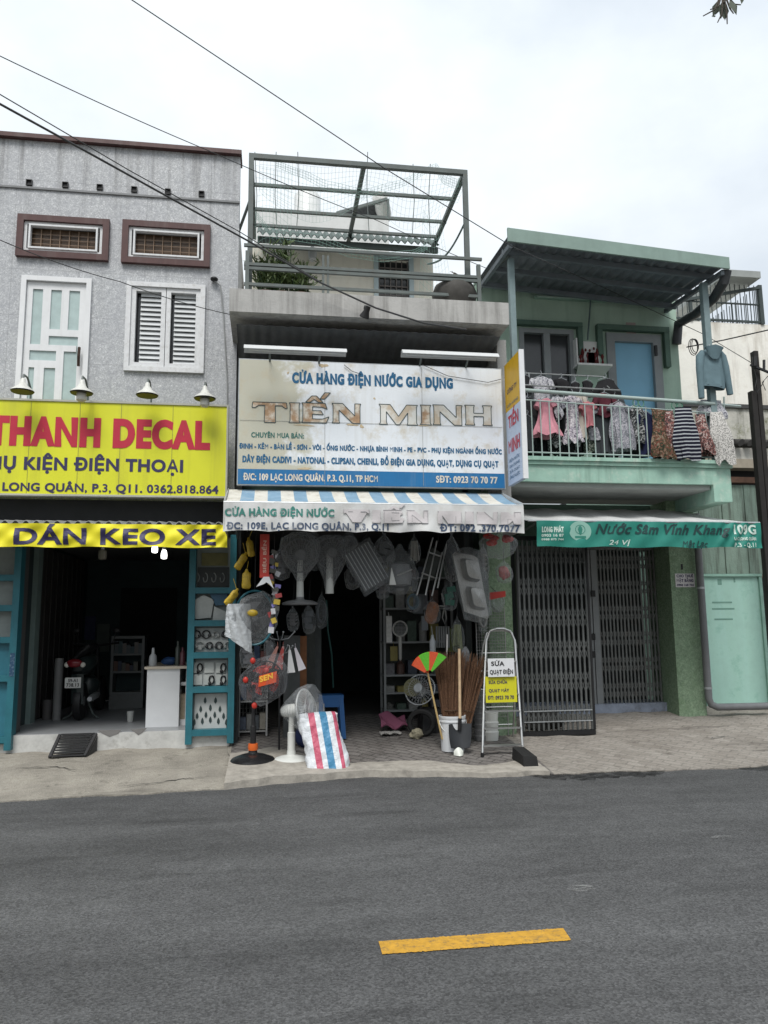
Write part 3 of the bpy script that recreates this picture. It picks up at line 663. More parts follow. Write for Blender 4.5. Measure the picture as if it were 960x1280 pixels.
# first floor recess behind the sign
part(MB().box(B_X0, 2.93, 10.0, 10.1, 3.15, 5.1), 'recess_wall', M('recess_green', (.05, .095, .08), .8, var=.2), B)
cr = MB(); cr.sheet(lambda u, v: (-.40+3.2*u, 8.75+1.25*v, 5.06-.28*v+.006*math.sin(u*2*PI*26)), 208, 1, thick=.006); part(cr, 'corrugated_ceiling', M('dull_corrugated', (.10, .105, .11), .6, var=.3), B)
part(MB().box(2.83, 2.95, 9.0, 9.9, 3.1, 5.12), 'side_pier', m_conc, B)
x0, x1, z0, z1 = rect(287, 363, 636, 396, 8.6)
sl = MB(); zb = 5.16; zt_ = 5.44
sl.add([(-.48, 8.6, zb), (2.87, 8.6, zb), (2.87, 8.6, zt_), (-.48, 8.6, zt_), (-.48, 11.0, zb-.02), (2.87, 11.0, zb-.02), (2.87, 11.0, zt_), (-.48, 11.0, zt_)], [(0, 1, 2, 3), (3, 2, 6, 7), (4, 5, 1, 0), (5, 4, 7, 6), (1, 5, 6, 2), (4, 0, 3, 7)])
part(sl, 'balcony_slab', m_conc, B)
# rooftop room
YR = 11.0
rr = MB(); wx0, wx1, wz0, wz1 = rect(468, 319, 516, 368, YR); RX1 = P(541, 330, YR).x
rr.wall(-.36, RX1, 5.44, 7.12, YR, .15, [(wx0, wx1, wz0-.1, wz1)]); rr.box(-.36, -.22, YR+.15, 14.5, 5.44, 7.1); rr.box(RX1-.15, RX1, YR+.15, 14.5, 5.44, 7.1)
m_cream = M('cream_wall', (.74, .71, .62), .85, var=.06, vs=3, streak=.3, scol=(.38, .35, .28), spot=.25, spcol=(.5, .43, .33), sps=4)
part(rr, 'rooftop_room_wall', m_cream, B)
wd = part(frame(MB(), wx0-.01, wx1+.01, wz0-.12, wz1+.02, YR-.03, YR+.1, .07), 'window', M('pale_blue_frame', (.42, .50, .52), .6, var=.1), B)
part(MB().box(wx0+.05, wx1-.05, YR+.07, YR+.08, wz0-.06, wz1-.04), 'pane', m_glassd, wd)
g = MB()
for i in range(6): g.bar((wx0+.08+(wx1-wx0-.16)*i/5, YR+.03, wz0-.05), (wx0+.08+(wx1-wx0-.16)*i/5, YR+.03, wz1-.05), .014)
for i in range(5): z = wz0+(wz1-wz0-.05)*i/4; g.bar((wx0+.06, YR+.045, z), (wx1-.06, YR+.045, z), .018)
part(g, 'window_grille', M('grille_taupe', (.18, .16, .15), .6), wd)
ea = P(322, 292, 10.55); eb = P(548, 303, 10.55)
cr = MB(); cr.sheet(lambda u, v: (ea.x+(eb.x-ea.x)*u, 10.5+.42*v, (ea.z+eb.z)/2-.04+.30*v+.026*math.sin(u*2*PI*27)), 216, 1, thick=.008)
part(cr, 'corrugated_eave', M('green_grey_corrugated', (.085, .115, .105), .6, var=.25, vs=4, spot=.4, spcol=(.10, .09, .07), sps=6), B)
ez = (ea.z+eb.z)/2; part(MB().box(ea.x, eb.x, 10.57, 10.62, ez-.13, ez-.045), 'eave_beam', M('eave_dark', (.07, .085, .08), .7), B)
part(MB().box(-.3, 2.0, 12.3, 14.6, 7.30, P(420, 267, 12.3).z), 'roof_parapet', M('roof_white', (.66, .67, .66), .8, var=.08, streak=.3, scol=(.4, .4, .38)), B)
# railing on the slab
ra = MB(); yr = 8.76
for (l, r) in (((305, 309), (602, 322)), ((305, 333), (600, 344)), ((305, 338), (600, 349)), ((305, 358), (600, 368))):
    p, q = P(l[0], l[1], yr), P(r[0], r[1], yr); z = (p.z+q.z)/2; ra.bar((p.x, yr, z), (q.x, yr, z), .035, .035)
for px_ in (309, 404, 410, 598):
    p = P(px_, 335, yr); ra.bar((p.x, yr+.003, 5.44), (p.x, yr+.003, 5.99), .045 if px_ in (309, 598) else .028)
rail = part(ra, 'railing', m_steel, B)
# rooftop steel frame
SF = thing('steel_pergola_frame', 'open grey steel frame over the concrete terrace, draped with torn netting', 'frame', (1.1, 9.5, 5.44))
yf = 8.88; pz = P(447, 206, yf).z; fx0 = P(313, 280, yf).x; fx1 = P(583, 290, yf).x
for x in (fx0, fx1): part(MB().bar((x, yf, 5.44), (x, yf, pz-.03), .06), 'post', m_steel, SF)
part(MB().bar((fx0-.03, yf, pz), (fx1+.03, yf, pz), .06, .06), 'front_beam', m_steel, SF)
for x in (fx0+.002, P(455, 208, yf).x, fx1-.004): part(MB().bar((x, yf+.03, pz-.002), (x, 10.85, pz-.03), .055, .055), 'rafter', m_steel, SF)
for y in (9.42, 10.02, 10.45): part(MB().bar((fx0-.02, y, pz-.045), (fx1+(.02 if y > 10 else -.03), y, pz-.045), .04, .04), 'purlin', m_steel, SF)
part(MB().bar((fx0-.25, 10.0, pz-.6), (fx0, 9.4, pz-.2), .03), 'brace', m_steel, SF)
# netting as a fine real grid, sagging between the beams
nm = MB(); m_net = M('green_net', (.30, .48, .42), .8)
def net(fn, nu, nv, r):
    for i in range(nu+1):
        for j in range(nv+1):
            a = V(fn(i/nu, j/nv))
            for (k, l) in ((i+1, j), (i, j+1)):
                if k <= nu and l <= nv:
                    b = V(fn(k/nu, l/nv)); d = (b-a); s_ = d.cross(V((.3, 1, .2))).normalized()*r
                    nm.quad(a-s_, a+s_, b+s_, b-s_)
net(lambda u, v: (fx0+.1+1.35*u, yf+.05+.3*v, pz-.02-.9*v*(.25+.4*math.sin(PI*u)**.8)+.02*math.sin(u*9)), 30, 9, .0011)
net(lambda u, v: (fx0+1.45+1.3*u, yf+.02+.55*v, pz-.02-.55*v*(.2+1.0*math.sin(PI*min(1, u))**2)*(1-.5*u)), 24, 8, .0011)
net(lambda u, v: (fx0+.05+.45*u, yf+.1+.5*v+.1*u, pz-.05-1.7*v+.25*math.sin(u*4)*v), 10, 24, .0011)
def swag(pts, w, Y, nu, nv, r):
    def f(u, v):
        k = min(int(u*(len(pts)-1)), len(pts)-2); t = u*(len(pts)-1)-k; s3 = t*t*(3-2*t)*.35+t*.65; a, b = pts[k], pts[k+1]; p = P(a[0]+(b[0]-a[0])*t, a[1]+(b[1]-a[1])*s3+w*(v-.5)*(.4+.6*math.sin(PI*u)), Y); return (p.x, Y+.08*v, p.z)
    net(f, nu, nv, r)
swag([(315, 262), (340, 290), (395, 297), (440, 314), (480, 320), (515, 316), (536, 306)], 9, 10.35, 60, 3, .0022)
swag([(345, 203), (375, 214), (410, 230), (455, 240), (500, 228), (545, 206)], 7, 9.15, 50, 3, .0018)
swag([(545, 206), (556, 222), (572, 228), (583, 214)], 8, 9.0, 20, 4, .0016)
net(lambda u, v: (fx1-.5+.55*u*(.4+.6*v), yf+.25+.5*v, 6.9-1.4*v-.15*math.sin(u*3)), 9, 18, .0011)
solo(nm, 'netting', m_net, 'torn pale green netting sagging inside the rooftop steel frame', 'net')
hoses = MB()
p0, p1, p2 = P(640, 355, 9.2), P(700, 330, 9.2), P(0, 0, 9)
c0 = P(583, 262, 8.95); c1 = P(530, 325, 9.6); pts = []
for i in range(13):
    t = i/12; a = P(585, 270, 8.95); b = P(535, 330, 10.4); pts.append(a.lerp(b, t)+V((0, 0, -.18*math.sin(PI*t))))
hoses.tube(pts, .014, 6); solo(hoses, 'hose', M('hose_green', (.12, .17, .16), .5), 'thin grey green hose hanging from the right post of the steel frame', 'hose', smooth=True)
# rooftop tank and solar heater
t_ = P(384, 282, 13.6); tz = P(384, 240, 13.6).z
tk = thing('water_tank', 'pale upright rooftop water tank behind the steel frame', 'water tank', (t_.x, 13.6, 7.5))
part(MB().lathe([(.23, 0), (.25, .05), (.25, .3), (.24, .32), (.25, .35), (.25, tz-7.5-.12), (.19, tz-7.5-.03), (.08, tz-7.5)], (t_.x, 13.6, 7.5), n=24), 'body', M('tank_white', (.68, .69, .68), .4, var=.1), tk, True)
part(MB().lathe([(.1, 0), (.1, .05), (.02, .07)], (t_.x, 13.6, tz-.01), n=16), 'lid', m_white, tk, True)
h_ = P(470, 276, 13.2); hz0 = P(470, 276, 13.2).z
sh_ = thing('solar_water_heater', 'small grey solar water heater with a round drum end on the roof', 'water heater', (h_.x, 13.2, hz0))
part(MB().lathe([(.02, -.3), (.14, -.28), (.15, 0), (.14, .28), (.02, .3)], (h_.x+.13, 13.3, hz0+.36), axis=(-.3, -1, 0), n=20), 'drum', M('drum_white', (.6, .6, .58), .4), sh_, True)
mb = MB(); mb.bar((h_.x-.75, 13.0, hz0-.02), (h_.x+.18, 13.0, hz0+.33), .05); mb.bar((h_.x-.75, 13.5, hz0-.02), (h_.x+.18, 13.5, hz0+.33), .05); mb.bar((h_.x+.2, 13.0, hz0-.1), (h_.x+.2, 13.0, hz0+.33), .04)
part(mb, 'rack', m_steel, sh_)
mb = MB()
for i in range(9): y = 13.05+.05*i; mb.tube([(h_.x-.6, y, hz0+.05), (h_.x+.15, y, hz0+.34)], .018, 6)
part(mb, 'tube_collector', M('collector', (.05, .055, .06), .3), sh_)
mb = MB(); mb.tube([P(457, 288, 12.5), P(457, 225, 12.5)], .01, 5)
for k, px_ in enumerate((319, 347, 370, 462, 515, 538)):
    a = P(px_, 300, 11.8); b = P(px_+random.uniform(-3, 5), 205 if px_ > 500 else 190, 11.8); mb = MB().tube([a, (a+b)/2+V((.03*(-1)**k, 0, 0)), b], .007, 5)
    solo(mb, 'thin_rod', m_steel, ['thin upright rod at the end of the corrugated eave', 'thin rod rising through the netting beside the frame', 'thin rod standing beside the water tank', 'thin rod beside the solar water heater', 'slanted thin rod above the corrugated eave', 'thin slanted rod nearest the far end of the roof frame'][k], 'rod', 'thin rods on the roof')
# wall lamp on cream wall, sill, wash line
p = P(390, 318, YR-.06); wl = thing('wall_lamp', 'black wrought wall lantern on the cream rooftop wall', 'lamp', (p.x, YR, p.z-.1))
part(MB().tube([(p.x, YR-.002, p.z+.05), (p.x, YR-.12, p.z+.14), (p.x, YR-.17, p.z+.05)], .014, 6), 'bracket', m_black, wl, True); part(MB().lathe([(.02, .05), (.07, .0), (.055, -.16), (.02, -.19)], (p.x, YR-.17, p.z+.02), n=10), 'lantern', M('lantern_glass', (.35, .36, .36), .3), wl, True)
# plants on the terrace
m_leaf = M('leaf_green', (.055, .085, .022), .6, var=.45, vs=18); m_leaf2 = M('leaf_dark', (.028, .055, .02), .6, var=.4, vs=18)
def shrub(x, y, z, h, wd_, n, seed, up=1):
    r = random.Random(seed); st = MB(); lf = MB()
    for k in range(n):
        a = r.uniform(0, 2*PI); e = V((x+wd_*r.uniform(-1, 1), y+.6*wd_*r.uniform(-1, 1), z+h*r.uniform(.5, 1))); b = V((x+.1*math.cos(a), y+.06*math.sin(a), z)); md = b.lerp(e, .5)+V((0, 0, .05))
        st.tube([b, md, e], [.008, .006, .003], 4)
        for q in range(18):
            t = .2+.8*r.random(); c = b.lerp(e, t)+V((r.gauss(0, .03), r.gauss(0, .03), 0)); d = V((r.gauss(0, .7), r.gauss(0, .7), r.uniform(.2, 1.8))).normalized(); l = r.uniform(.07, .15); s_ = d.cross(V((r.gauss(0, 1), r.gauss(0, 1), .3))).normalized()*l*.10
            lf.quad(c, c+d*l*.5+s_, c+d*l, c+d*l*.5-s_)
    return st, lf
for k, (px_, h, wd_, n) in enumerate(((332, .58, .2, 26), (352, .78, .14, 22), (376, .50, .22, 24))):
    p = P(px_, 362, 9.15); st, lf = shrub(p.x, 9.15, 5.44+.16, h, wd_, n, 11+k)
    r_ = thing('potted_shrub', ['bushy potted shrub on the terrace next to the tiled house', 'tallest feathery potted shrub on the concrete terrace', 'low spreading potted shrub beside the wall lantern'][k], 'plant', (p.x, 9.15, 5.44), 'shrubs on the terrace')
    part(st, 'stems', m_leaf2, r_); part(lf, 'foliage', m_leaf, r_); part(MB().lathe([(.09, 0), (.12, .18), (.13, .18), (.13, .2), (.1, .2)], (p.x, 9.15, 5.44), n=16), 'pot', M('pot_brown', (.12, .07, .05)), r_, True)
p = P(566, 367, 9.05); pt = thing('planter_jar', 'large squat dark jar planter at the end of the terrace', 'planter', (p.x, 9.05, 5.44))
part(MB().lathe([(.2, 0), (.27, .12), (.285, .24), (.25, .33), (.17, .385), (.15, .39), (.13, .37)], (p.x, 8.98, 5.44), n=24, wob=.01), 'jar', M('jar_dark', (.055, .052, .047), .8, var=.35, vs=9), pt, True)
st, lf = shrub(p.x+.05, 8.98, 5.80, .22, .13, 7, 31); part(st, 'twigs', M('twig', (.1, .08, .06)), pt)
# lamp head on the slab edge
p = P(457, 391, 8.5); fl = thing('floodlight', 'small black floodlight hanging from the edge of the balcony slab', 'floodlight', (p.x, 8.55, p.z))
part(MB().lathe([(.03, .09), (.035, .03), (.06, -.04), (.055, -.05)], (p.x, 8.5, p.z-.01), axis=(.3, -.5, .8), n=14), 'head', m_black, fl, True); part(MB().tube([(p.x, 8.6, p.z+.1), (p.x, 8.54, p.z+.1), (p.x, 8.5, p.z+.03)], .012, 6), 'bracket', m_black, fl)

# ================================================================== HOUSE C : green house
CX0, CX1 = 2.95, 6.22; YC = 10.6
Cc = thing('green_house', 'narrow mint green house with a laundry balcony and closed lattice shutter', 'house', (4.6, YC, .25))
hw = rect(650, 412, 718, 500, YC); hd = rect(762, 420, 827, 560, YC); hw = (hw[0], hw[1], 4.3, hw[3]); hd = (hd[0], hd[1], 3.72, hd[3])
cw = MB(); XCR = P(849, 450, YC).x
cw.wall(3.05, XCR, 3.4, 6.75, YC, .18, [hw, hd]); cw.box(3.05, 3.2, YC+.18, 15, .2, 6.7); cw.box(XCR-.15, XCR, YC+.18, 15, .2, 6.7)
part(cw, 'wall', m_green, Cc)
wf = part(frame(MB(), hw[0], hw[1], hw[2], hw[3], YC-.03, YC+.1, .07), 'window', m_alum, Cc); mid = (hw[0]+hw[1])/2
part(MB().box(mid-.05, mid+.05, YC-.025, YC+.09, hw[2]+.07, hw[3]-.07), 'mullion', m_alum, wf); part(MB().box(hw[0]+.05, hw[1]-.05, YC+.05, YC+.06, hw[2]+.05, hw[3]-.05), 'pane', m_glassd, wf)
mb = MB(); mb.box(hw[0]-.14, hw[1]+.12, YC-.10, YC-.001, hw[3]+.03, hw[3]+.10); mb.box(hw[1]+.05, hw[1]+.12, YC-.09, YC-.001, hw[3]-.4, hw[3]+.03); part(mb, 'drip_moulding', m_greend, Cc)
df = part(frame(MB(), hd[0]-.02, hd[1]+.02, hd[2], hd[3]+.02, YC-.04, YC+.1, .13), 'door', m_alum, Cc); part(MB().box(hd[0]+.1, hd[1]-.1, YC+.03, YC+.05, hd[2]+.1, hd[3]-.1), 'door_panel', M('sky_blue_panel', (.22, .46, .64), .5, var=.05), df)
mb = MB(); mb.box(hd[0]-.18, hd[1]+.14, YC-.10, YC-.001, hd[3]+.05, hd[3]+.13); mb.box(hd[1]+.06, hd[1]+.14, YC-.09, YC-.001, hd[3]-.5, hd[3]+.05); mb.box(hd[0]-.18, hd[0]-.1, YC-.09, YC-.001, hd[3]-.35, hd[3]+.05); part(mb, 'drip_moulding', m_greend, Cc)
# balcony slab
sb = MB(); zt_ = 3.68; x1 = P(913, 590, 9.3).x
sb.box(CX0, x1-.26, 9.3, YC+.1, 3.36, zt_-.1); sb.box(x1-.26, x1, 9.3, YC+.1, 3.13, zt_-.1); sb.box(CX0, x1+.02, 9.27, YC+.1, zt_-.098, zt_-.05); sb.box(CX0, x1+.05, 9.24, YC+.0, zt_-.048, zt_)
part(sb, 'balcony_slab', m_greenl, Cc)
part(MB().box(CX0+.01, x1-.27, 9.36, YC+.09, 3.30, 3.358), 'soffit', M('soffit_grey', (.30, .315, .30), .8, var=.2, vs=3), Cc)
# roof with corrugated underside and purlins
rz0, rz1 = P(635, 292, 9.0).z, P(912, 328, 9.0).z; rx0, rx1 = P(635, 300, 9.0).x, P(912, 328, 9.0).x
def rz(x): return rz0+(rz1-rz0)*(x-rx0)/(rx1-rx0)
m = MB(); m.sheet(lambda u, v: (rx0+.02+(rx1-rx0-.04)*u, 9.03+1.8*v, rz(rx0+(rx1-rx0)*u)-.02+.10*v+.018*math.sin(u*2*PI*20)), 160, 1, thick=.01)
rf = part(m, 'roof', m_roofc, Cc)
m = MB(); a, b = V((rx0, 9.0, rz(rx0))), V((rx1, 9.0, rz(rx1))); m.add([a+V((0, 0, -.10)), b+V((0, 0, -.09)), b+V((0, 0, .075)), a+V((0, 0, .085)), a+V((0, .03, -.10)), b+V((0, .03, -.09)), b+V((0, .03, .075)), a+V((0, .03, .085))], [(0, 1, 2, 3), (7, 6, 5, 4), (3, 2, 6, 7), (0, 4, 5, 1), (0, 3, 7, 4), (1, 5, 6, 2)])
part(m, 'fascia', m_fascia, rf)
m = MB()
for y in (9.35, 9.85, 10.35): m.bar((rx0+.03, y, rz(rx0)-.075), (rx1-.03, y, rz(rx1)-.055), .05, .07)
for x in (rx0+.05, rx1-.08): m.bar((x, 9.05, rz(x)-.13), (x, 10.58, rz(x)-.04), .05, .06)
part(m, 'roof_beams', M('beam_bluegrey', (.14, .165, .185), .6, var=.2), rf)
pa = P(641, 400, 9.36); part(MB().bar((pa.x, 9.36, 3.68), (pa.x, 9.36, rz(pa.x)-.16), .075), 'roof_post', m_post, Cc)
pa = P(886, 450, 9.36); part(MB().bar((pa.x, 9.36, 3.68), (pa.x, 9.36, rz(pa.x)-.16), .085), 'roof_post', m_post, Cc)
part(MB().tube([P(636, 318, 9.36), P(606, 345, 10.4)], .035, 8), 'brace', m_steel, Cc)
dp = [P(908, 338, 9.1), P(905, 352, 9.15), P(893, 372, 9.45), P(870, 392, 10.0), P(848, 405, 10.5), P(846, 430, 10.55)]
part(MB().tube(dp, .07, 12), 'gutter_pipe', M('gutter_dark', (.055, .06, .065), .5, var=.2), Cc, True)
# ground floor: pillars, lintel, step
x0, x1, _, _ = rect(612, 790, 641, 800, 9.62); part(MB().box(x0, x1, 9.6, 10.0, gz(9.6)-.03, 3.3), 'pillar', m_pillar, Cc)
YS = 10.75; YP = 10.3
x0, x1, _, _ = rect(843, 790, 877, 800, YP); part(MB().box(x0, x1, YP, 11.0, gz(YP)-.05, 3.3), 'pillar', m_pillar, Cc); PX0, PX1 = x0, x1
part(MB().box(3.05, PX0-.002, YS+.02, YS+.2, 2.62, 3.3), 'lintel', m_greend, Cc)
s0 = P(752, 885, YS-.1).x; part(MB().box(3.05, PX0-.002, YS-.12, YS+.4, .2, P(800, 879, YS-.12).z), 'step', M('step_bluegrey', (.22, .25, .31), .8, var=.35, vs=6, spot=.6, spcol=(.06, .05, .05), sps=5), Cc)
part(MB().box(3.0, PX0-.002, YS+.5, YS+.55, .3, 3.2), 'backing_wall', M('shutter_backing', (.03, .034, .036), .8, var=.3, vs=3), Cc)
# scissor-gate shutter: two lattice leaves and a centre post
SH = thing('lattice_shutter', 'closed grey folding lattice shutter with a broad centre post', 'shutter', (4.6, YS, .35))
m_lat = M('shutter_steel', (.15, .155, .15), .5, metal=.3, var=.25, vs=7, spot=.3, spcol=(.14, .10, .08), sps=8)
def leaf(x0, x1, z0, z1, n, YS=YS):
    m = MB(); s_ = (x1-x0)/n
    for i in range(n+1):
        x = x0+s_*i; m.box(x-.012, x+.012, YS-.04, YS-.02, z0, z1); 
    rows = 6; H = (z1-z0)/rows
    for r_ in range(rows):
        for i in range(n):
            xa, xb = x0+s_*i, x0+s_*(i+1); zc = z0+H*(r_+.5)
            for k in (-.45, .45):
                dz = H*.42
                m.bar((xa, YS-.027, zc+k*.13-dz*.5), (xb, YS-.027, zc+k*.13+dz*.5), .009, .004, up=V((0, 1, 0)))
                m.bar((xa, YS-.032, zc+k*.13+dz*.5), (xb, YS-.032, zc+k*.13-dz*.5), .009, .004, up=V((0, 1, 0)))
    return m
zA, zB = P(800, 878, YS).z, 2.62
xm0, xm1, _, _ = rect(733, 790, 748, 800, YS)
YG = 9.5; gx0_, gx1_ = P(650, 800, YG).x, P(734, 800, YG).x; gb_ = gz(YG)
FG = thing('folding_gate', 'tall lattice gate leaf pulled forward of the shutter beside the step ladder', 'gate', ((gx0_+gx1_)/2, YG, gb_))
part(leaf(gx0_, gx1_, gb_+.06, 2.62, 14, YG), 'lattice_leaf', M('gate_steel', (.095, .10, .098), .5, metal=.3, var=.3, vs=7), FG)
m = MB(); m.box(gx0_-.02, gx1_+.03, YG-.06, YG+.02, gb_, gb_+.055); m.box(gx0_-.02, gx1_+.02, YG-.05, YG+.01, 2.62, 2.67); m.box(gx0_-.035, gx0_-.014, YG-.05, YG+.0, gb_+.056, 2.62); m.box(gx1_+.014, gx1_+.04, YG-.05, YG+.0, gb_+.056, 2.62); part(m, 'frame', m_black, FG)
m = MB()
for z in (gb_+.17, gb_+.30): m.bar((gx0_, YG-.048, z), (gx1_, YG-.048, z), .012)
part(m, 'cross_rails', m_galv, FG)
part(leaf(xm1+.01, PX0-.03, zA, zB, 16), 'lattice_leaf', m_lat, SH)
m = MB(); m.box(xm0, (xm0+xm1)/2-.004, YS-.05, YS+.0, .28, zB); m.box((xm0+xm1)/2+.004, xm1, YS-.06, YS+.0, .28, zB); part(m, 'centre_post', M('post_grey', (.22, .23, .235), .5, metal=.2, var=.12, vs=4, streak=.2), SH)
m = MB(); 
for pz_ in (742, 796, 818): p = P(741, pz_, YS-.06); m.box(p.x-.03, p.x+.03, YS-.085, YS-.061, p.z-.045, p.z+.045)
part(m, 'lock', m_black, SH)
part(MB().box(3.0, PX0-.03, YS-.045, YS+.02, zB, zB+.06), 'top_track', m_lat, SH)
# drain pipe down beside the pillar
pp = [P(872, 640, 10.2), P(876, 700, 10.2), P(884, 800, 10.2), P(890, 868, 10.2)]
xx = P(880, 790, 10.2).x
DPp = thing('drain_pipe', 'grey plastic drain pipe running down beside the green pillar and along the ground', 'pipe', (xx, 10.2, .25))
bz = P(893, 884, 10.2).z
part(MB().tube([(xx, 10.2, 3.1), (xx, 10.2, bz+.12), (xx+.03, 10.2, bz+.04), (xx+.12, 10.2, bz), (xx+.9, 10.2, bz-.005)], .05, 12), 'pipe', M('pipe_grey', (.15, .155, .16), .5, var=.15), DPp, True)
for z in (P(880, 735, 10.2).z, P(886, 860, 10.2).z): part(MB().lathe([(.056, -.015), (.056, .015)], (xx, 10.2, z), n=14), 'pipe_clamp', m_galv, DPp)
# side lane : mint sheet door, old green boards, mossy wall, old white house
DX0 = PX1+.01
x0, x1, z0, z1 = rect(886, 719, 956, 886, 10.9)
md = thing('sheet_metal_gate', 'tall mint green sheet metal gate with scuffs beside the drain pipe', 'gate', ((x0+x1)/2, 10.9, .25))
part(MB().box(x0-.1, x1, 10.9, 10.93, z0, z1), 'panel', m_mint, md); m = MB(); m.box(x0-.12, x1+.02, 10.86, 10.898, z1-.02, z1+.02); m.box(x1-.03, x1+.02, 10.87, 10.899, z0, z1-.02); m.box(x0-.1, x1, 10.86, 10.899, z0, z0+.05); part(m, 'frame', M('gate_frame', (.25, .42, .35), .6, var=.2), md)
m = MB()
for (a, b, c, d) in ((890, 752, 915, 754), (890, 760, 918, 762), (893, 773, 916, 775), (897, 724, 902, 731), (917, 723, 919, 728)):
    q = rect(a, b, c, d, 10.9); m.box(q[0], q[1], 10.8975, 10.8995, q[2], q[3])
part(m, 'scuff', M('scuff_dark', (.16, .3, .25), .8), md)
x0, x1, z0, z1 = rect(868, 606, 955, 717, 11.0)
ob = thing('board_fence', 'weathered green vertical boards above the mint sheet gate', 'fence', ((x0+x1)/2, 11.0, z0)); m = MB(); n = 9
for i in range(n): w_ = (x1+.3-x0+.3)/n; m.box(x0-.3+i*w_, x0-.3+(i+1)*w_-.008, 11.0+.01*(i % 2), 11.03+.01*(i % 2), z0, z1)
part(m, 'boards', m_oldgreen, ob); part(MB().box(x0-.3, x1+.3, 10.95, 11.06, z1+.03, z1+.12), 'top_beam', m_rust, ob); part(MB().box(x0-.3, x1+.3, 10.97, 11.06, z0-.07, z0-.005), 'bottom_rail', m_rust, ob)
OH = thing('old_white_house', 'stained old white house with a barred rooftop cage behind the green house', 'house', (7.5, 12, .25))
YW = 12.0; zw0 = P(900, 507, YW).z; zw1 = P(900, 403, YW).z
part(MB().box(6.3, 10.5, YW, 16, zw0, zw1), 'upper_wall', m_oldwhite, OH)
part(MB().box(6.3, 10.5, YW-.06, YW-.001, zw0-.05, zw0+.02), 'ledge', M('ledge_dark', (.06, .06, .06), .9), OH)
zm = P(900, 552, YW).z; part(MB().box(6.3, 10.5, YW-.02, 16, zm, zw0-.05), 'lower_wall', m_moss, OH)
zq = P(900, 564, YW).z; zr = P(900, 577, YW).z; zs = P(900, 588, YW).z
m = MB()
for i in range(24): m.lathe([(.075, 0), (.075, .35)], (6.35+.17*i, YW-.36, zq+.07), axis=(0, .97, .24), n=10, sy=.6)
part(m, 'tile_eave', M('dark_roof_tile', (.045, .043, .042), .9, var=.3), OH, True)
part(MB().box(6.3, 10.5, YW-.2, YW, zr, zq+.02), 'fascia', M('fascia_white', (.55, .54, .5), .9, var=.2, streak=.5, scol=(.1, .1, .09)), OH); part(MB().box(6.3, 10.5, YW-.25, YW-.01, zs, zr-.002), 'beam', M('beam_beige', (.34, .30, .24), .8, var=.2), OH)
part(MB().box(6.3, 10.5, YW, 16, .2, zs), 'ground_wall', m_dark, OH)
# rooftop cage
cg = part(MB().box(P(905, 345, YW-.3).x, P(951, 345, YW-.3).x, YW-.3, YW+2.5, P(930, 346, YW-.3).z, P(930, 338, YW-.3).z), 'cage_roof', M('cage_roof', (.30, .32, .31), .6), OH)
m = MB(); za = zw1; zb_ = P(930, 346, YW-.3).z; xr = P(950, 375, YW).x; xl = 6.35
m.bar((xr, YW, za), (xr, YW, zb_), .07); m.bar((xl+1.0, YW, za), (xl+1.0, YW, zb_), .05); m.bar((xl, YW, za+.04), (xr, YW, za+.04), .035); m.bar((xl, YW, (za+zb_)/2), (xr, YW, (za+zb_)/2), .025)
m.bar((xl+.3, YW-.02, za+.25), (xr, YW-.02, zb_-.05), .05)
for i in range(26): x = xl+(xr-xl)*i/25; m.tube([(x, YW+.01, za), (x, YW+.01, zb_)], .008, 5)
for i in range(30): y = YW+.1+i*.09; m.tube([(xr, y, za), (xr, y, zb_)], .008, 5)
part(m, 'cage_bars', M('cage_steel', (.05, .065, .065), .6), OH)
m = MB(); m.sheet(lambda u, v: (6.32+.75*u, YW+.35+.12*v, za+.02+.62*v*(1-.25*u)+.015*math.sin(u*60)), 60, 2, thick=.01); part(m, 'plastic_roof', M('teal_plastic_sheet', (.12, .27, .25), .4, var=.3), OH)
# dark post and insulator bracket at the lane
px0_ = P(951, 600, 10.4); dpst = thing('iron_post', 'tall black iron post at the edge of the lane with an insulator bracket', 'post', (px0_.x, 10.4, .25))
part(MB().box(px0_.x-.065, px0_.x+.02, 10.35, 10.45, .22, P(951, 490, 10.4).z), 'post', M('post_black', (.02, .018, .017), .8, var=.3), dpst)
part(MB().box(px0_.x+.04, px0_.x+.11, 10.36, 10.46, .22, P(951, 440, 10.4).z), 'post', M('post_black', (.02, .018, .017), .8, var=.3), dpst)
m = MB(); a = P(938, 456, 10.3); b = P(962, 466, 10.3); m.bar(a, b, .03); a2 = P(943, 445, 10.3); m.tube([P(943, 458, 10.3), P(943, 446, 10.3)], .035, 8); m.tube([P(955, 462, 10.3), P(955, 450, 10.3)], .02, 6); part(m, 'bracket', m_black, dpst)
m = MB()
for (q) in ([(943, 462), (946, 474), (944, 484), (947, 492)], [(955, 476), (950, 486), (946, 490)], [(960, 470), (953, 478), (957, 488)]): m.tube([P(x, y, 10.28) for x, y in q], .006, 5)
part(m, 'loose_wires', m_rubber, dpst)
# ================================================================== SIGNS, AWNINGS, LAMPS
X_, Z_ = V((1, 0, 0)), V((0, 0, 1))
def slope_z(pxa, pya, pxb, pyb, Y): return P(pxa, pya, Y).z, P(pxb, pyb, Y).z
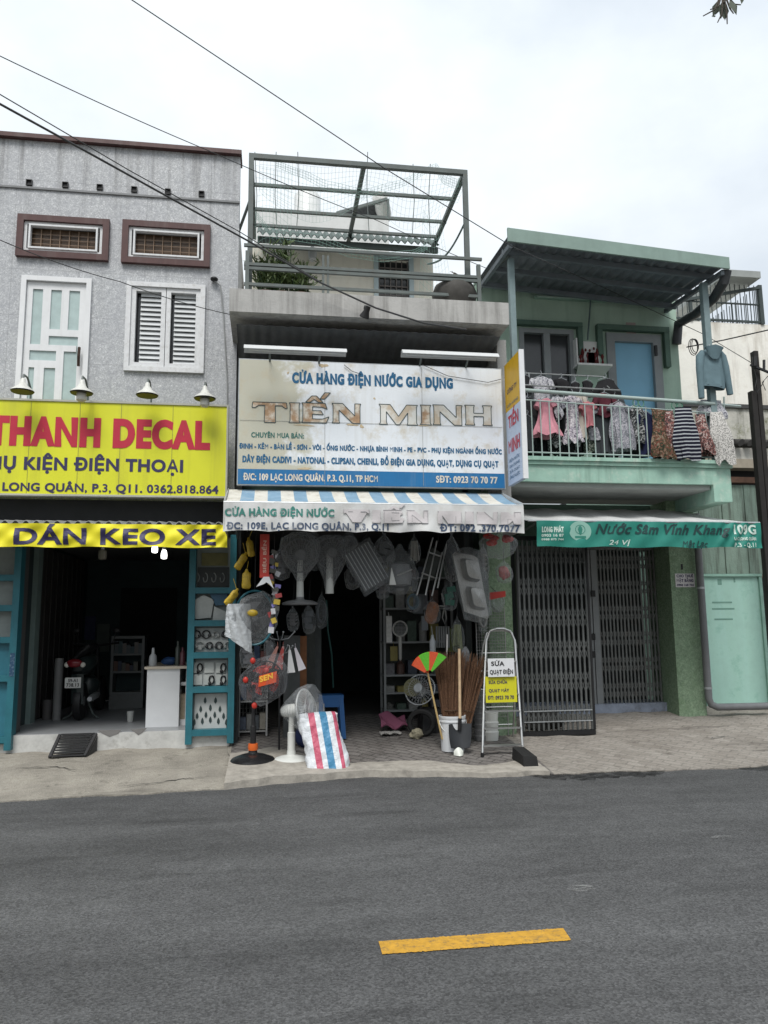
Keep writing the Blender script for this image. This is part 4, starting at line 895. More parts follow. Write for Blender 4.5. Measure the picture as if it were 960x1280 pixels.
# --- yellow signboard of the sticker shop
ys = 9.2
x1 = P(285, 560, ys).x; zT = (P(0, 498, ys).z+P(285, 506, ys).z)/2; zB_ = (P(0, 620, ys).z+P(278, 622, ys).z)/2
YSg = thing('shop_sign', 'large yellow signboard with big red letters below the white door', 'sign', (-2.4, ys, zB_))
part(MB().box(-4.9, x1-.02, ys, ys+.07, zB_+.02, zT-.02), 'sign_panel', m_yellow, YSg)
part(frame(MB(), -4.92, x1, zB_, zT, ys-.015, ys+.08, .022), 'sign_frame', M('sign_frame_alu', (.42, .42, .36), .5, var=.15), YSg)
m = MB()
for px_ in (36, 98, 150, 215): x = P(px_, 560, ys).x; m.box(x-.003, x+.003, ys-.0025, ys-.001, zB_+.03, zT-.03)
part(m, 'panel_seam', M('seam_olive', (.30, .30, .06), .6), YSg)
def tline(parent, s, pxa, pxb, pyb, pyt, Y, mat, off=.02, vis=None, shear=0, lift=.003, name='lettering', label=None):
    """pyb / pyt: photo rows of baseline and cap top half way along the visible letters"""
    xm = (pxa+pxb)/2; ym = (pyb+pyt)/2
    mb = text(MB(), s, (0, Y, 0), X_, Z_, P(pxa, ym, Y).x, P(pxb, ym, Y).x, P(xm, pyb, Y).z, P(xm, pyt, Y).z, off, shear, vis, 0, lift)
    return part(mb, name, mat, parent)
tline(YSg, 'THANH DECAL', 12, 263, 560, 523, ys, m_red, .055, 'HANH DECAL')
tline(YSg, 'PHỤ KIỆN ĐIỆN THOẠI', 30, 229, 589, 573, ys, m_navy, .04, 'KIỆN ĐIỆN THOẠI')
tline(YSg, 'LẠC LONG QUÂN, P.3, Q11. 0362.818.864', 3, 273, 615.5, 605, ys, m_navy, .035, 'LONG QUÂN, P.3, Q11. 0362.818.864')
# gooseneck lamps over it
m_lampw = M('lamp_enamel', (.62, .62, .58), .4, var=.12, spot=.4, spcol=(.3, .28, .22), sps=14)
for k, (px_, py_, bulb, lab) in enumerate(((28, 489, 0, 'white shade lamp without a bulb under the white door'), (102, 491, 1, 'white shade lamp with a bulb under the door handle, black cord beside it'), (184, 494, 0, 'white shade lamp without a bulb under the louvred window'), (256, 498, 1, 'white shade lamp with a bulb at the end of the yellow sign'))):
    p = P(px_, py_, 8.95); r_ = thing('sign_lamp', lab, 'lamp', (p.x, 8.95, p.z), 'lamps above the yellow sign')
    part(MB().lathe([(.012, .155), (.026, .14), (.03, .105), (.04, .095), (.058, .06), (.115, .02), (.125, 0), (.118, -.003), (.10, .012), (.05, .04), (.0, .045)], p, n=22), 'lamp_shade', m_lampw, r_, True)
    part(MB().tube([p+V((0, 0, .15)), p+V((0, .02, .20)), V((p.x, 9.1, p.z+.21)), V((p.x, 9.24, p.z+.12)), V((p.x, 9.26, p.z-.05))], .012, 7), 'arm', m_steel, r_, True)
    part(MB().lathe([(.118, -.012), (.128, .0)], p, n=22), 'rim', m_black, r_, True)
    if bulb: part(MB().lathe([(.045, .02), (.055, -.01), (.055, -.085), (.035, -.105), (0, -.11)], p, n=16), 'bulb', M('bulb_off', (.55, .54, .48), .3), r_, True)
solo(MB().tube([P(103, 482, 8.97), P(107, 484, 8.98), P(113, 493, 9.15)], .012, 6), 'lamp_cord', m_rubber, 'short black cord looping beside the second lamp over the yellow sign', 'cord')
# --- awning of the sticker shop with the yellow banner
aw = thing('corrugated_awning', 'short grey corrugated metal awning behind the yellow banner', 'awning', (-2.2, 9.0, 2.6))
za0 = P(140, 656, 8.72).z; xa1 = P(282, 660, 8.72).x
m = MB(); m.sheet(lambda u, v: (-5+(xa1+5)*u, 8.74+.86*v, za0+.02+.10*v+.02*math.sin(u*2*PI*42)), 336, 1, thick=.008)
part(m, 'sheet', M('awning_sheet', (.36, .37, .38), .5, metal=.3, var=.2, streak=.4, scol=(.12, .11, .1), sscale=(5, 2, 5)), aw); part(MB().bar((-5, 8.75, za0-.02), (xa1, 8.75, za0-.02), .04), 'front_bar', m_steel, aw)
bn = thing('banner', 'creased yellow cloth banner with dark letters hung along the awning edge', 'banner', (-2, 8.7, 2.4))
zb0, zb1 = P(140, 684, 8.7).z, P(140, 655, 8.7).z
def bdisp(x, z): return .0022*math.sin(x*41+z*17+2*math.sin(x*5))+.003*math.sin(x*17-z*52+3*math.sin(x*2.1))*max(0, math.sin(x*2.6+1))+ .010*math.sin(x*11+z*26)+.007*math.sin(x*23-z*31+1)+.012*math.sin(x*3.3+z*9)+.012*math.exp(-((x-xa1)/.3)**2)*math.sin((x-z)*45)
part(MB().sheet(lambda u, v: (lambda x, z: (x, 8.7+bdisp(x, z), z+.006*math.sin(x*9)*(1-v)))(-5+(xa1+.02+5)*u, zb0+(zb1-zb0)*v), 300, 10, thick=-.002), 'cloth', m_yellowb, bn, True)
mb = text(MB(), 'DÁN KEO XE', (0, 8.7, 0), X_, Z_, P(17, 670, 8.7).x, P(270, 670, 8.7).x, P(140, 681, 8.7).z, P(140, 660.5, 8.7).z, .035, 0, None, 0, .005, lambda p: (p.x, p.y+bdisp(p.x, p.z), p.z)); part(mb, 'lettering', m_navy, bn)
# dark gap above the awning
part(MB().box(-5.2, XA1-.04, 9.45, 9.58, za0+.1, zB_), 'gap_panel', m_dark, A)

# --- big faded signboard of the hardware shop
yb = 8.8
sx0 = (P(300, 452, yb).x+P(297, 605, yb).x)/2; sx1 = (P(627, 460, yb).x+P(630, 609, yb).x)/2; sz0 = (P(297, 606, yb).z+P(630, 609, yb).z)/2; sz1 = (P(300, 452, yb).z+P(627, 459, yb).z)/2
BS = thing('shop_sign', 'large faded white and blue signboard with worn brown outlined letters', 'sign', (1.2, yb, sz0))
zband = P(463, 589, yb).z
part(MB().box(sx0, sx1, yb, yb+.06, zband, sz1), 'sign_panel', m_signw, BS)
part(MB().box(sx0, sx1, yb-.001, yb+.06, sz0, zband-.001), 'blue_band', m_bluebar, BS)
part(frame(MB(), sx0-.012, sx1+.012, sz0-.012, sz1+.012, yb+.005, yb+.075, .012), 'sign_frame', m_galv, BS)
# stains: washed-out corner
def blob(mb, cx, cz, rx, rz, Y, seed, n=36, thick=.0012):
    r = random.Random(seed); ph = [r.uniform(0, 6.28) for _ in range(4)]
    pl = []
    for i in range(n):
        a = 2*PI*i/n; k = 1+.22*math.sin(2*a+ph[0])+.15*math.sin(3*a+ph[1])+.1*math.sin(7*a+ph[2])+.06*math.sin(12*a+ph[3]); pl.append((cx+rx*k*math.cos(a), cz+rz*k*math.sin(a)))
    mb.prism(pl, (0, Y, 0), X_, Z_, thick)
def clipx(mb, x0, x1, z0, z1):
    for v in mb.v: v.x = min(max(v.x, x0), x1); v.z = min(max(v.z, z0), z1)
    return mb
def pxr(mb, cx, cy, rx, ry, Y, seed): p = P(cx, cy, Y); q = P(cx+rx, cy, Y); blob(mb, p.x, p.z, q.x-p.x, (q.x-p.x)*ry/rx, Y, seed)
m = MB(); rr_ = random.Random(5)
for a in ((404, 457, 5, 2.5, 4), (380, 586, 9, 1.5, 6), (440, 531, 7, 1.2, 9), (452, 533, 2.5, 2, 10), (380, 531.5, 11, 1, 11), (468, 498, 1.2, 1.2, 12), (530, 532, 6, 1, 14), (360, 466, 1.2, 1.5, 15)): pxr(m, *a[:4], yb-.0009-.00015*(a[4]-4), a[4])
part(clipx(m, sx0+.005, sx1-.005, zband+.005, sz1-.005), 'rust_stain', M('tan_stain', (.50, .40, .26), .7, var=.2, vs=12), BS)
tline(BS, 'CỬA HÀNG ĐIỆN NƯỚC GIA DỤNG', 365, 566, 482.5, 469, yb, m_blueletter, .055)
tline(BS, 'CHUYÊN MUA BÁN:', 314, 380, 547.5, 541, yb, M('faded_green_vinyl', (.035, .14, .12), .5, var=.3, vs=30), .03)
tline(BS, 'ĐINH - KẼM - BẢN LỀ - SƠN - VÔI - ỐNG NƯỚC - NHỰA BÌNH MINH - PE - PVC - PHỤ KIỆN NGÀNH ỐNG NƯỚC', 299, 627, 564.3, 558, yb, m_blueletter, .045)
tline(BS, 'DÂY ĐIỆN CADIVI - NATONAL - CLIPSAN, CHENLI, ĐỒ ĐIỆN GIA DỤNG, QUẠT, DỤNG CỤ QUẠT', 303, 623, 581, 573, yb, m_blueletter, .045)
m_palelet = M('pale_lettering', (.62, .58, .50), .6, var=.25, vs=14, spot=.7, spcol=(.34, .26, .18), sps=9)
tline(BS, 'Đ/C: 109 LẠC LONG QUÂN. P.3. Q.11, TP HCM', 304, 472, 601.5, 593, yb-.001, m_palelet, .035)
tline(BS, 'SĐT: 0923 70 70 77', 545, 622, 604, 595.5, yb-.001, m_palelet, .035)
# big outlined letters, cut by hand
GL = {
 'T': ([(0, 1), (1.62, 1), (1.66, .72), (1.55, .72), (1.40, .84), (1.08, .84), (1.10, .0), (.56, 0), (.58, .84), (.28, .84), (.12, .72), (-.03, .72)], 1.66),
 'I': ([(.02, 1), (.52, 1), (.47, .9), (.47, .1), (.53, 0), (0, 0), (.06, .1), (.06, .9)], .54),
 'E': ([(0, 1), (1.2, 1), (1.3, .70), (1.05, .80), (.55, .82), (.55, .62), (.98, .62), (1.1, .42), (.55, .44), (.55, .2), (1.05, .2), (1.38, .32), (1.25, 0), (0, 0), (.06, .1), (.06, .9)], 1.38),
 'N': ([(0, 1), (.52, 1), (1.12, .38), (1.12, 1), (1.42, 1), (1.38, .9), (1.38, .0), (1.02, 0), (.34, .66), (.34, .1), (.38, 0), (0, 0), (.05, .1), (.05, .9)], 1.42),
 'M': ([(0, 1), (.56, 1), (.98, .42), (1.40, 1), (1.96, 1), (1.90, .9), (1.90, .1), (1.96, 0), (1.40, 0), (1.45, .1), (1.45, .60), (1.02, 0), (.86, 0), (.36, .64), (.36, .1), (.42, 0), (0, 0), (.06, .1), (.06, .9)], 1.96),
 'H': ([(0, 1), (.54, 1), (.49, .9), (.49, .6), (1.02, .6), (1.02, .9), (.97, 1), (1.5, 1), (1.45, .9), (1.45, .1), (1.5, 0), (.97, 0), (1.02, .1), (1.02, .44), (.49, .44), (.49, .1), (.54, 0), (0, 0), (.05, .1), (.05, .9)], 1.5)}
m_wornA = M('worn_brown_fill', (.42, .27, .16), .7, var=.3, vs=14, col2=(.60, .56, .48), c2s=7)
m_wornB = M('worn_cream_fill', (.66, .66, .62), .7, var=.08, vs=9, col2=(.50, .42, .32), c2s=5)
m_line = M('letter_outline', (.05, .075, .075), .6)
fillA, fillB, outl = MB(), MB(), MB()
def glyph(mb, poly, px0, px1, py0, py1, Y):
    ym = (py0+py1)/2; x0, x1 = P(px0, ym, Y).x, P(px1, ym, Y).x; z0, z1 = P((px0+px1)/2, py1, Y).z, P((px0+px1)/2, py0, Y).z
    mx_ = max(p[0] for p in poly); mn = min(p[0] for p in poly)
    pts = [(x0+(x1-x0)*(p[0]-mn)/(mx_-mn), z0+(z1-z0)*p[1]) for p in poly]
    mb.prism(list(reversed(pts)), (0, Y-.0016, 0), X_, Z_, .0016)
    for a, b in zip(pts, pts[1:]+pts[:1]): outl.bar((a[0], Y-.0035, a[1]), (b[0], Y-.0035, b[1]), .009, .003, up=V((0, 1, 0)))
for ch_, a, b, dy in (('T', 315, 359, 0), ('I', 361, 375.5, .6), ('E', 377, 411, 1), ('N', 415, 451, 1.6)): glyph(fillA, GL[ch_][0], a, b, 503+dy, 528+dy*.7, yb-.0012)
glyph(fillA, [(0, 0), (.35, 1), (.62, 1), (1, 0), (.72, .0), (.5, .45), (.26, 0)], 382, 404, 495, 503, yb-.0012); glyph(fillA, [(0, 0), (.45, 1), (1, 1), (.45, 0)], 400, 413, 491, 499, yb-.0012)
for ch_, a, b, dy in (('M', 474, 522, 0), ('N', 541, 578, .6), ('H', 581, 615, 1)): glyph(fillB, GL[ch_][0], a, b, 506+dy, 531+dy*.6, yb-.0012)
glyph(fillA, GL['I'][0], 525, 539, 506.5, 531, yb-.0012)
part(fillA, 'worn_lettering', m_wornA, BS); part(fillB, 'worn_lettering', m_wornB, BS); part(outl, 'letter_outline', m_line, BS)
m = MB(); xj = P(406, 530, yb).x; xk = P(528, 530, yb).x; zj = P(460, 529.5, yb).z
for x in (xj, xk): m.box(x-.002, x+.002, yb-.006, yb-.0045, sz0+.01, sz1-.01)
m.box(sx0+.01, sx1-.01, yb-.006, yb-.0045, zj-.002, zj+.002); part(m, 'panel_seam', M('seam_grey', (.30, .30, .28), .7), BS)
m = MB(); m.tube([P(400, 452, yb-.02), P(392, 440, 8.7), P(415, 436, 8.5)], .006, 5); m.tube([P(528, 456, yb-.02), P(560, 470, yb-.02), P(610, 478, yb-.02), P(626, 474, yb-.02)], .004, 5); m.tube([P(430, 456, yb-.02), P(440, 464, yb-.02), P(452, 468, yb-.02)], .004, 5)
part(m, 'loose_wire', m_rubber, BS)
# fluorescent fittings on arms above the sign
for k, (a, b, lab) in enumerate(((((305, 433), (433, 436)), 0, 'long white fluorescent fitting above the sign, nearest the tiled house'), (((502, 438), (622, 443)), 0, 'long white fluorescent fitting above the sign, nearest the green house'))):
    p, q = P(*a[0], 8.42), P(*a[1], 8.42); z = (p.z+q.z)/2
    r_ = thing('fluorescent_fitting', lab, 'lamp', ((p.x+q.x)/2, 8.42, z), 'fluorescent fittings above the sign')
    m = MB(); m.prism([(-.075, -.055), (-.03, .0), (.03, .0), (.075, -.055), (.07, -.06), (.028, -.008), (-.028, -.008), (-.07, -.06)], (p.x, 8.42, z), (0, 1, 0), (0, 0, 1), q.x-p.x); part(m, 'reflector', M('fitting_white', (.55, .56, .56), .35, var=.06), r_)
    part(MB().tube([(p.x+.05, 8.42, z-.045), (q.x-.05, 8.42, z-.045)], .014, 8), 'tube', M('tube_off', (.6, .62, .62), .2), r_, True)
    m = MB()
    for t in (.25, .75): x = p.x+(q.x-p.x)*t; m.tube([(x, 8.42, z), (x, 8.6, z+.07), (x, 8.82, z-.05), (x, 8.84, z-.2)], .012, 6)
    part(m, 'arm', m_steel, r_, True)
# perpendicular side sign
ya, yc = 8.80, 8.25; sxx = P(629, 520, ya).x+.035; z0 = (P(629, 608, ya).z+P(649, 597, yc).z)/2; z1 = (P(628, 455, ya).z+P(649, 441, yc).z)/2; zy = P(638, 508, 8.5).z
SS = thing('side_sign', 'narrow yellow and pale blue sign standing out at right angles beside the big signboard', 'sign', (sxx, 8.5, z0))
part(MB().box(sxx, sxx+.05, yc, ya, z0, zy), 'lower_panel', M('side_paleblue', (.50, .58, .72), .5, var=.06), SS); part(MB().box(sxx, sxx+.05, yc, ya, zy+.001, z1), 'upper_panel', M('side_yellow', (.62, .37, .02), .5, var=.08), SS)
part(MB().box(sxx-.004, sxx+.055, yc-.025, yc-.001, z0-.01, z1+.01), 'edge_trim', m_white, SS)
Us = V((0, -1, 0)); og = V((sxx, ya, 0))
def st(s, u0, u1, zb, zt, mat, off=.03, sh=0): part(text(MB(), s, og, Us, Z_, u0, u1, zb, zt, off, sh), 'lettering', mat, SS)
H = z1-z0
st('TIẾN', .09, .47, z0+H*.455, z0+H*.555, m_red); st('MINH', .07, .49, z0+H*.25, z0+H*.36, m_red)
st('CÔNG TY', .08, .45, z0+H*.74, z0+H*.775, m_navy, .02, .2)
for i, s in enumerate(('ĐIỆN NƯỚC', 'GIA DỤNG', 'SỬA QUẠT', 'ỐNG NƯỚC')): st(s, .08, .46, z0+H*(.18-.045*i), z0+H*(.202-.045*i), m_blueletter, .01, .1)
st('CỬA HÀNG', .06, .48, z0+H*.63, z0+H*.65, m_blueletter, .01, .1)
# --- striped awning with the printed valance
AW = thing('striped_awning', 'blue and white striped awning with a worn printed valance over the hardware shop', 'awning', (1.15, 8.4, 2.55))
vy = 8.1; vx0, vx1 = P(279, 645, vy).x, P(655, 650, vy).x; vz1 = (P(279, 626, vy).z+P(655, 634, vy).z)/2; vz0 = (P(279, 663, vy).z+P(655, 668, vy).z)/2
bz_ = P(465, 614, 8.85).z
m = MB(); nS = 22
m.sheet(lambda u, v: (vx0+.015+(vx1-vx0-.03)*u, vy+.01+.78*v, vz1+(bz_-vz1)*v-.03*math.sin(PI*v)+.008*math.sin(u*40)*math.sin(PI*v)), nS*6, 8, thick=.003, mf=lambda i, j: (i//6) % 2)
part(m, 'canopy', [M('awning_white', (.58, .565, .51), .8, var=.15, vs=4, spot=.6, spcol=(.33, .29, .22), sps=6), M('awning_blue', (.19, .31, .42), .8, var=.2, vs=5, spot=.5, spcol=(.33, .38, .40), sps=5)], AW, True)
def vdisp(x, z):
    t = (vz1-z)/(vz1-vz0); return -.016*t*math.sin(x*4.3+.7)-.010*t*math.sin(x*11+z*6)-.012*math.sin((x+z*1.6)*9)*max(0, t)*.8+.008*math.sin(x*21-z*17)*t
def vedge(x): return .016*abs(math.sin((x-vx0)*PI/(vx1-vx0)*7))
m_val = M('valance_cloth', (.60, .605, .60), .75, var=.08, vs=4, streak=.35, scol=(.36, .34, .30), sscale=(6, 6, 2), spot=.3, spcol=(.45, .42, .36), sps=7)
part(MB().sheet(lambda u, v: (lambda x, z: (x, vy+vdisp(x, z), z+vedge(x)*(1-v)))(vx0+(vx1-vx0)*u, vz0+(vz1-vz0)*v), 240, 12, thick=-.003), 'valance', m_val, AW, True)
part(MB().sheet(lambda u, v: (vx1-.006, vy+.005+.78*u, vz0+.03+(vz1-.0-vz0)*v+(bz_-vz1)*u*v*.95), 10, 6, thick=.003), 'side_flap', m_val, AW)
part(MB().sheet(lambda u, v: (vx0+.006, vy+.005+.78*u, vz0+.03+(vz1-.0-vz0)*v+(bz_-vz1)*u*v*.95), 10, 6, thick=.003), 'side_flap', m_val, AW)
part(MB().tube([(vx0, vy+.02, vz1+.005), (vx1, vy+.02, vz1+.005)], .014, 8), 'front_bar', m_galv, AW)
m = MB()
for x in (vx0+.1, vx1-.12): m.tube([(x, vy+.03, vz1), (x, 9.5, vz1-.25)], .014, 6)
part(m, 'support_arm', m_steel, AW)
def vl(s, pxa, pxb, pyb, pyt, mat, off=.03, sh=0):
    xm, ym = (pxa+pxb)/2, (pyb+pyt)/2
    part(text(MB(), s, (0, vy, 0), X_, Z_, P(pxa, ym, vy).x, P(pxb, ym, vy).x, P(xm, pyb, vy).z, P(xm, pyt, vy).z, off, sh, None, 0, .006, lambda p: (p.x, p.y+vdisp(p.x, p.z), p.z)), 'lettering', mat, AW)
m_vgreen = M('worn_green_letter', (.045, .20, .17), .7, var=.3, vs=20, spot=.75, spcol=(.5, .55, .52), sps=7)
m_vblue = M('worn_blue_letter', (.05, .075, .13), .7, var=.3, vs=20, spot=.55, spcol=(.45, .47, .5), sps=8)
m_vfade = M('faded_pink_letter', (.55, .52, .525), .75, var=.1, vs=9)
vl('CỬA HÀNG ĐIỆN NƯỚC', 281, 418, 645.5, 636, m_vgreen, .045); vl('ĐC: 109E, LẠC LONG QUÂN, P.3, Q.11', 283, 486, 662, 653.5, m_vblue, .035); vl('ĐT: 092 .370.7077', 550, 650, 664.5, 655.5, m_vblue, .04)
vf = MB(); keep = outl; outl = MB()
def vglyph(poly, px0, px1, py0, py1):
    ym = (py0+py1)/2; x0, x1 = P(px0, ym, vy).x, P(px1, ym, vy).x; z0, z1 = P((px0+px1)/2, py1, vy).z, P((px0+px1)/2, py0, vy).z
    mx_ = max(p[0] for p in poly); mn = min(p[0] for p in poly); pts = [(x0+(x1-x0)*(p[0]-mn)/(mx_-mn), z0+(z1-z0)*p[1]) for p in poly]
    yy = vy
    vf.prism(list(reversed(pts)), (0, yy, 0), X_, Z_, .002)
    for a, b in zip(pts, pts[1:]+pts[:1]):
        if (a[0]*37+b[1]*91) % 1 < .38: outl.bar((a[0], yy-.003, a[1]), (b[0], yy-.003, b[1]), .006, .002, up=V((0, 1, 0)))
for ch_, a, b in (('T', 429, 462), ('I', 465, 476), ('E', 479, 505), ('N', 508, 535), ('M', 547, 577), ('I', 581, 592), ('N', 596, 622), ('H', 626, 651)): vglyph(GL[ch_][0], a, b, 637+(a-429)*.018, 653+(a-429)*.014)
vglyph([(0, 0), (.4, 1), (.6, 1), (1, 0), (.75, 0), (.5, .5), (.25, 0)], 484, 500, 633, 638); vglyph([(0, 0), (.45, 1), (1, 1), (.45, 0)], 498, 506, 630, 635)
vf = drape(vf, lambda p: (p.x, p.y+vdisp(p.x, p.z)-.012, p.z)); outl = drape(outl, lambda p: (p.x, p.y+vdisp(p.x, p.z)-.0135, p.z)); part(vf, 'faded_lettering', m_vfade, AW); part(outl, 'letter_outline', M('faded_outline', (.40, .39, .40), .7), AW)

# --- green house awning with the drink banner
GA = thing('canvas_awning', 'pale canvas awning with a green printed valance below the laundry balcony', 'awning', (4.7, 9.2, 2.5))
gy = 8.9; gx0, gx1 = P(671, 665, gy).x, P(952, 668, gy).x; gz1 = (P(671, 649, gy).z+P(952, 655, gy).z)/2; gz0 = (P(671, 682, gy).z+P(952, 686, gy).z)/2
gb = P(780, 637, 10.2).z
part(MB().sheet(lambda u, v: (gx0-.12+(gx1-gx0+.10-.35*v)*u+.05*v, gy+.01+1.35*v, gz1+(gb-gz1)*v-.03*math.sin(PI*v)+.01*math.sin(u*31)), 60, 8, thick=.004), 'canopy', M('canvas_white', (.56, .565, .56), .8, var=.15, vs=4, streak=.3, scol=(.3, .3, .28), sscale=(9, 2, 9)), GA, True)
def gdisp(x, z): return .010*math.sin(x*6+z*8)+.006*math.sin(x*17-z*21)+.014*math.exp(-((x-5.85)/.25)**2)*math.sin((x-z*.8)*38)
m_gban = M('green_banner', (.018, .20, .155), .6, var=.15, vs=4)
part(MB().sheet(lambda u, v: (lambda x, z: (x, gy+gdisp(x, z), z+.008*math.sin(x*8)*(1-v)))(gx0+(gx1-gx0)*u, gz0+(gz1-gz0)*v), 200, 10, thick=-.002), 'valance', m_gban, GA, True)
part(MB().tube([(gx0-.1, gy+.02, gz1), (gx1, gy+.02, gz1)], .014, 8), 'front_bar', m_galv, GA)
m = MB()
for x in (gx0+.02, gx1-.75): m.tube([(x, gy+.03, gz1-.02), (x, 10.55, gz1-.15)], .014, 6)
part(m, 'support_arm', m_steel, GA)
def gl(s, pxa, pxb, pyb, pyt, mat, off=.03, sh=0):
    xm, ym = (pxa+pxb)/2, (pyb+pyt)/2
    part(text(MB(), s, (0, gy, 0), X_, Z_, P(pxa, ym, gy).x, P(pxb, ym, gy).x, P(xm, pyb, gy).z, P(xm, pyt, gy).z, off, sh, None, 0, .006, lambda p: (p.x, p.y+gdisp(p.x, p.z), p.z)), 'lettering', mat, GA)
m_gdark = M('banner_dark_letter', (.012, .045, .045), .6, var=.2); m_gpale = M('banner_pale_letter', (.50, .62, .56), .6, var=.2, vs=20)
gl('Nước Sâm Vĩnh Khang', 744, 912, 668, 655.5, m_gdark, .03, .35)
gl('24 Vị', 761, 788, 681, 675, m_gpale, .02, .25); gl('Mật Lạc', 853, 885, 684, 676, m_gdark, .02, .3); gl('109G', 917, 945, 668, 656, m_gpale, .035); gl('LẠC LONG QUÂN', 917, 945, 675.5, 671.5, m_gpale, .04); gl('P.3 - Q.11', 918, 945, 684, 678.5, m_gpale, .03)
gl('LONG PHÁT', 677, 704, 665.5, 658.5, m_gpale, .05); gl('0903 16 87', 677, 704, 671, 667.5, m_gpale, .04); gl('0988 875 744', 677, 704, 675.5, 673, m_gpale, .04)
m = MB(); p = P(725, 664, gy); n = 32
yy = gy+gdisp(p.x, p.z)-.012
m.prism([(.142*math.cos(2*PI*i/n), .125*math.sin(2*PI*i/n)) for i in range(n)][::-1], (p.x, yy, p.z), X_, Z_, .003); part(m, 'round_emblem', M('emblem_pale', (.24, .44, .37), .6, var=.1), GA)
m = MB()
for k in range(20):
    a, b = 2*PI*k/20, 2*PI*(k+1)/20; m.bar((p.x+.062*math.cos(a), yy-.004, p.z+.02+.055*math.sin(a)), (p.x+.062*math.cos(b), yy-.004, p.z+.02+.055*math.sin(b)), .007, .003, up=V((0, 1, 0)))
m.prism([(-.012, -.06), (0, -.07), (.012, -.06), (.03, .0), (.02, .03), (.0, .05), (-.02, .03), (-.03, 0)][::-1], (p.x, yy-.003, p.z+.02), X_, Z_, .002); m.box(p.x-.07, p.x+.07, yy-.006, yy-.0035, p.z-.085, p.z-.06); part(m, 'emblem_mark', M('emblem_green', (.03, .20, .15), .6), GA)
# small notice on the pillar
x0, x1, z0, z1 = rect(844, 717, 868, 734, YP); NT = thing('rental_notice', 'small white paper notice on the green pillar beside the drain pipe', 'notice', ((x0+x1)/2, YP, z0))
part(MB().box(x0, x1, YP-.006, YP-.002, z0, z1), 'paper', M('paper_white', (.62, .60, .60), .7, var=.06), NT)
for s, a, b in (('CHO THUÊ', .72, .93), ('MẶT BẰNG', .38, .6), ('0903 168 744', .08, .24)): part(text(MB(), s, (0, YP-.006, 0), X_, Z_, x0+.02, x1-.02, z0+(z1-z0)*a, z0+(z1-z0)*b, .04, 0, None, 0, .002), 'lettering', m_navy, NT)
part(MB().box(x0+.1, x0+.13, YP-.004, YP-.001, P(857, 712, YP).z, P(857, 705, YP).z), 'nail_mark', m_black, Cc)

# ================================================================== OVERHEAD CABLES
def cable(name, pts, r, label, sag=0):
    ps = [P(a, b, y) for a, b, y in pts]; o = []
    for i in range(len(ps)-1):
        for k in range(12):
            t = k/12; o.append(ps[i].lerp(ps[i+1], t)+V((0, 0, -sag*4*t*(1-t))))
    o.append(ps[-1]); solo(MB().tube(o, r, 6), name, M('cable_weathered', (.045, .046, .048), .7), label, 'cable', 'overhead cables', smooth=True)
cable('overhead_cable', [(-260, -290, 6.2), (165, 0, 6.6), (480, 210, 7.4), (640, 308, 8.0), (760, 362, 10.2), (880, 418, 10.3), (940, 454, 10.3)], .0052, 'thin cable crossing the open sky and running down to the green house')
cable('overhead_cable', [(-300, -70, 6.2), (0, 70, 6.8), (260, 188, 8.4), (470, 275, 9.7), (640, 348, 10.4)], .0048, 'thin cable passing just over the brown coping of the tiled house', .02)
cable('overhead_cable', [(-300, -40, 6.0), (0, 118, 6.5), (160, 212, 7.3), (300, 290, 8.2), (345, 318, 8.55), (400, 352, 8.6)], .0052, 'thin cable running just above the thick black cable across the tiled house')
cable('overhead_cable', [(-300, -30, 6.0), (0, 130, 6.5), (100, 185, 6.9), (210, 246, 7.5), (310, 301, 8.2), (400, 353, 8.45), (470, 385, 8.5), (530, 404, 8.52), (583, 412, 8.55)], .0105, 'thickest black cable crossing the tiled house down to the concrete slab')
cable('overhead_cable', [(-200, 215, 6.8), (0, 300, 7.6), (150, 352, 8.6), (292, 394, 9.3)], .0048, 'thin cable crossing below the two small top windows', .03)
cable('overhead_cable', [(858, 434, 10.2), (905, 425, 9.9), (980, 408, 9.0)], .009, 'dark cable tied to the green house corner and rising towards the lane')
m = MB()
for k in range(3):
    p = P(869, 432, 10.15); m.tube([p+V((.09*math.cos(a+k)*(.6+.1*k), .03*k, .13*math.sin(a+k)*(.8+.1*k))) for a in [2*PI*i/14 for i in range(15)]], .006, 5)
solo(m, 'cable_coil', m_rubber, 'loop of spare cable tied at the corner of the green house', 'cable')
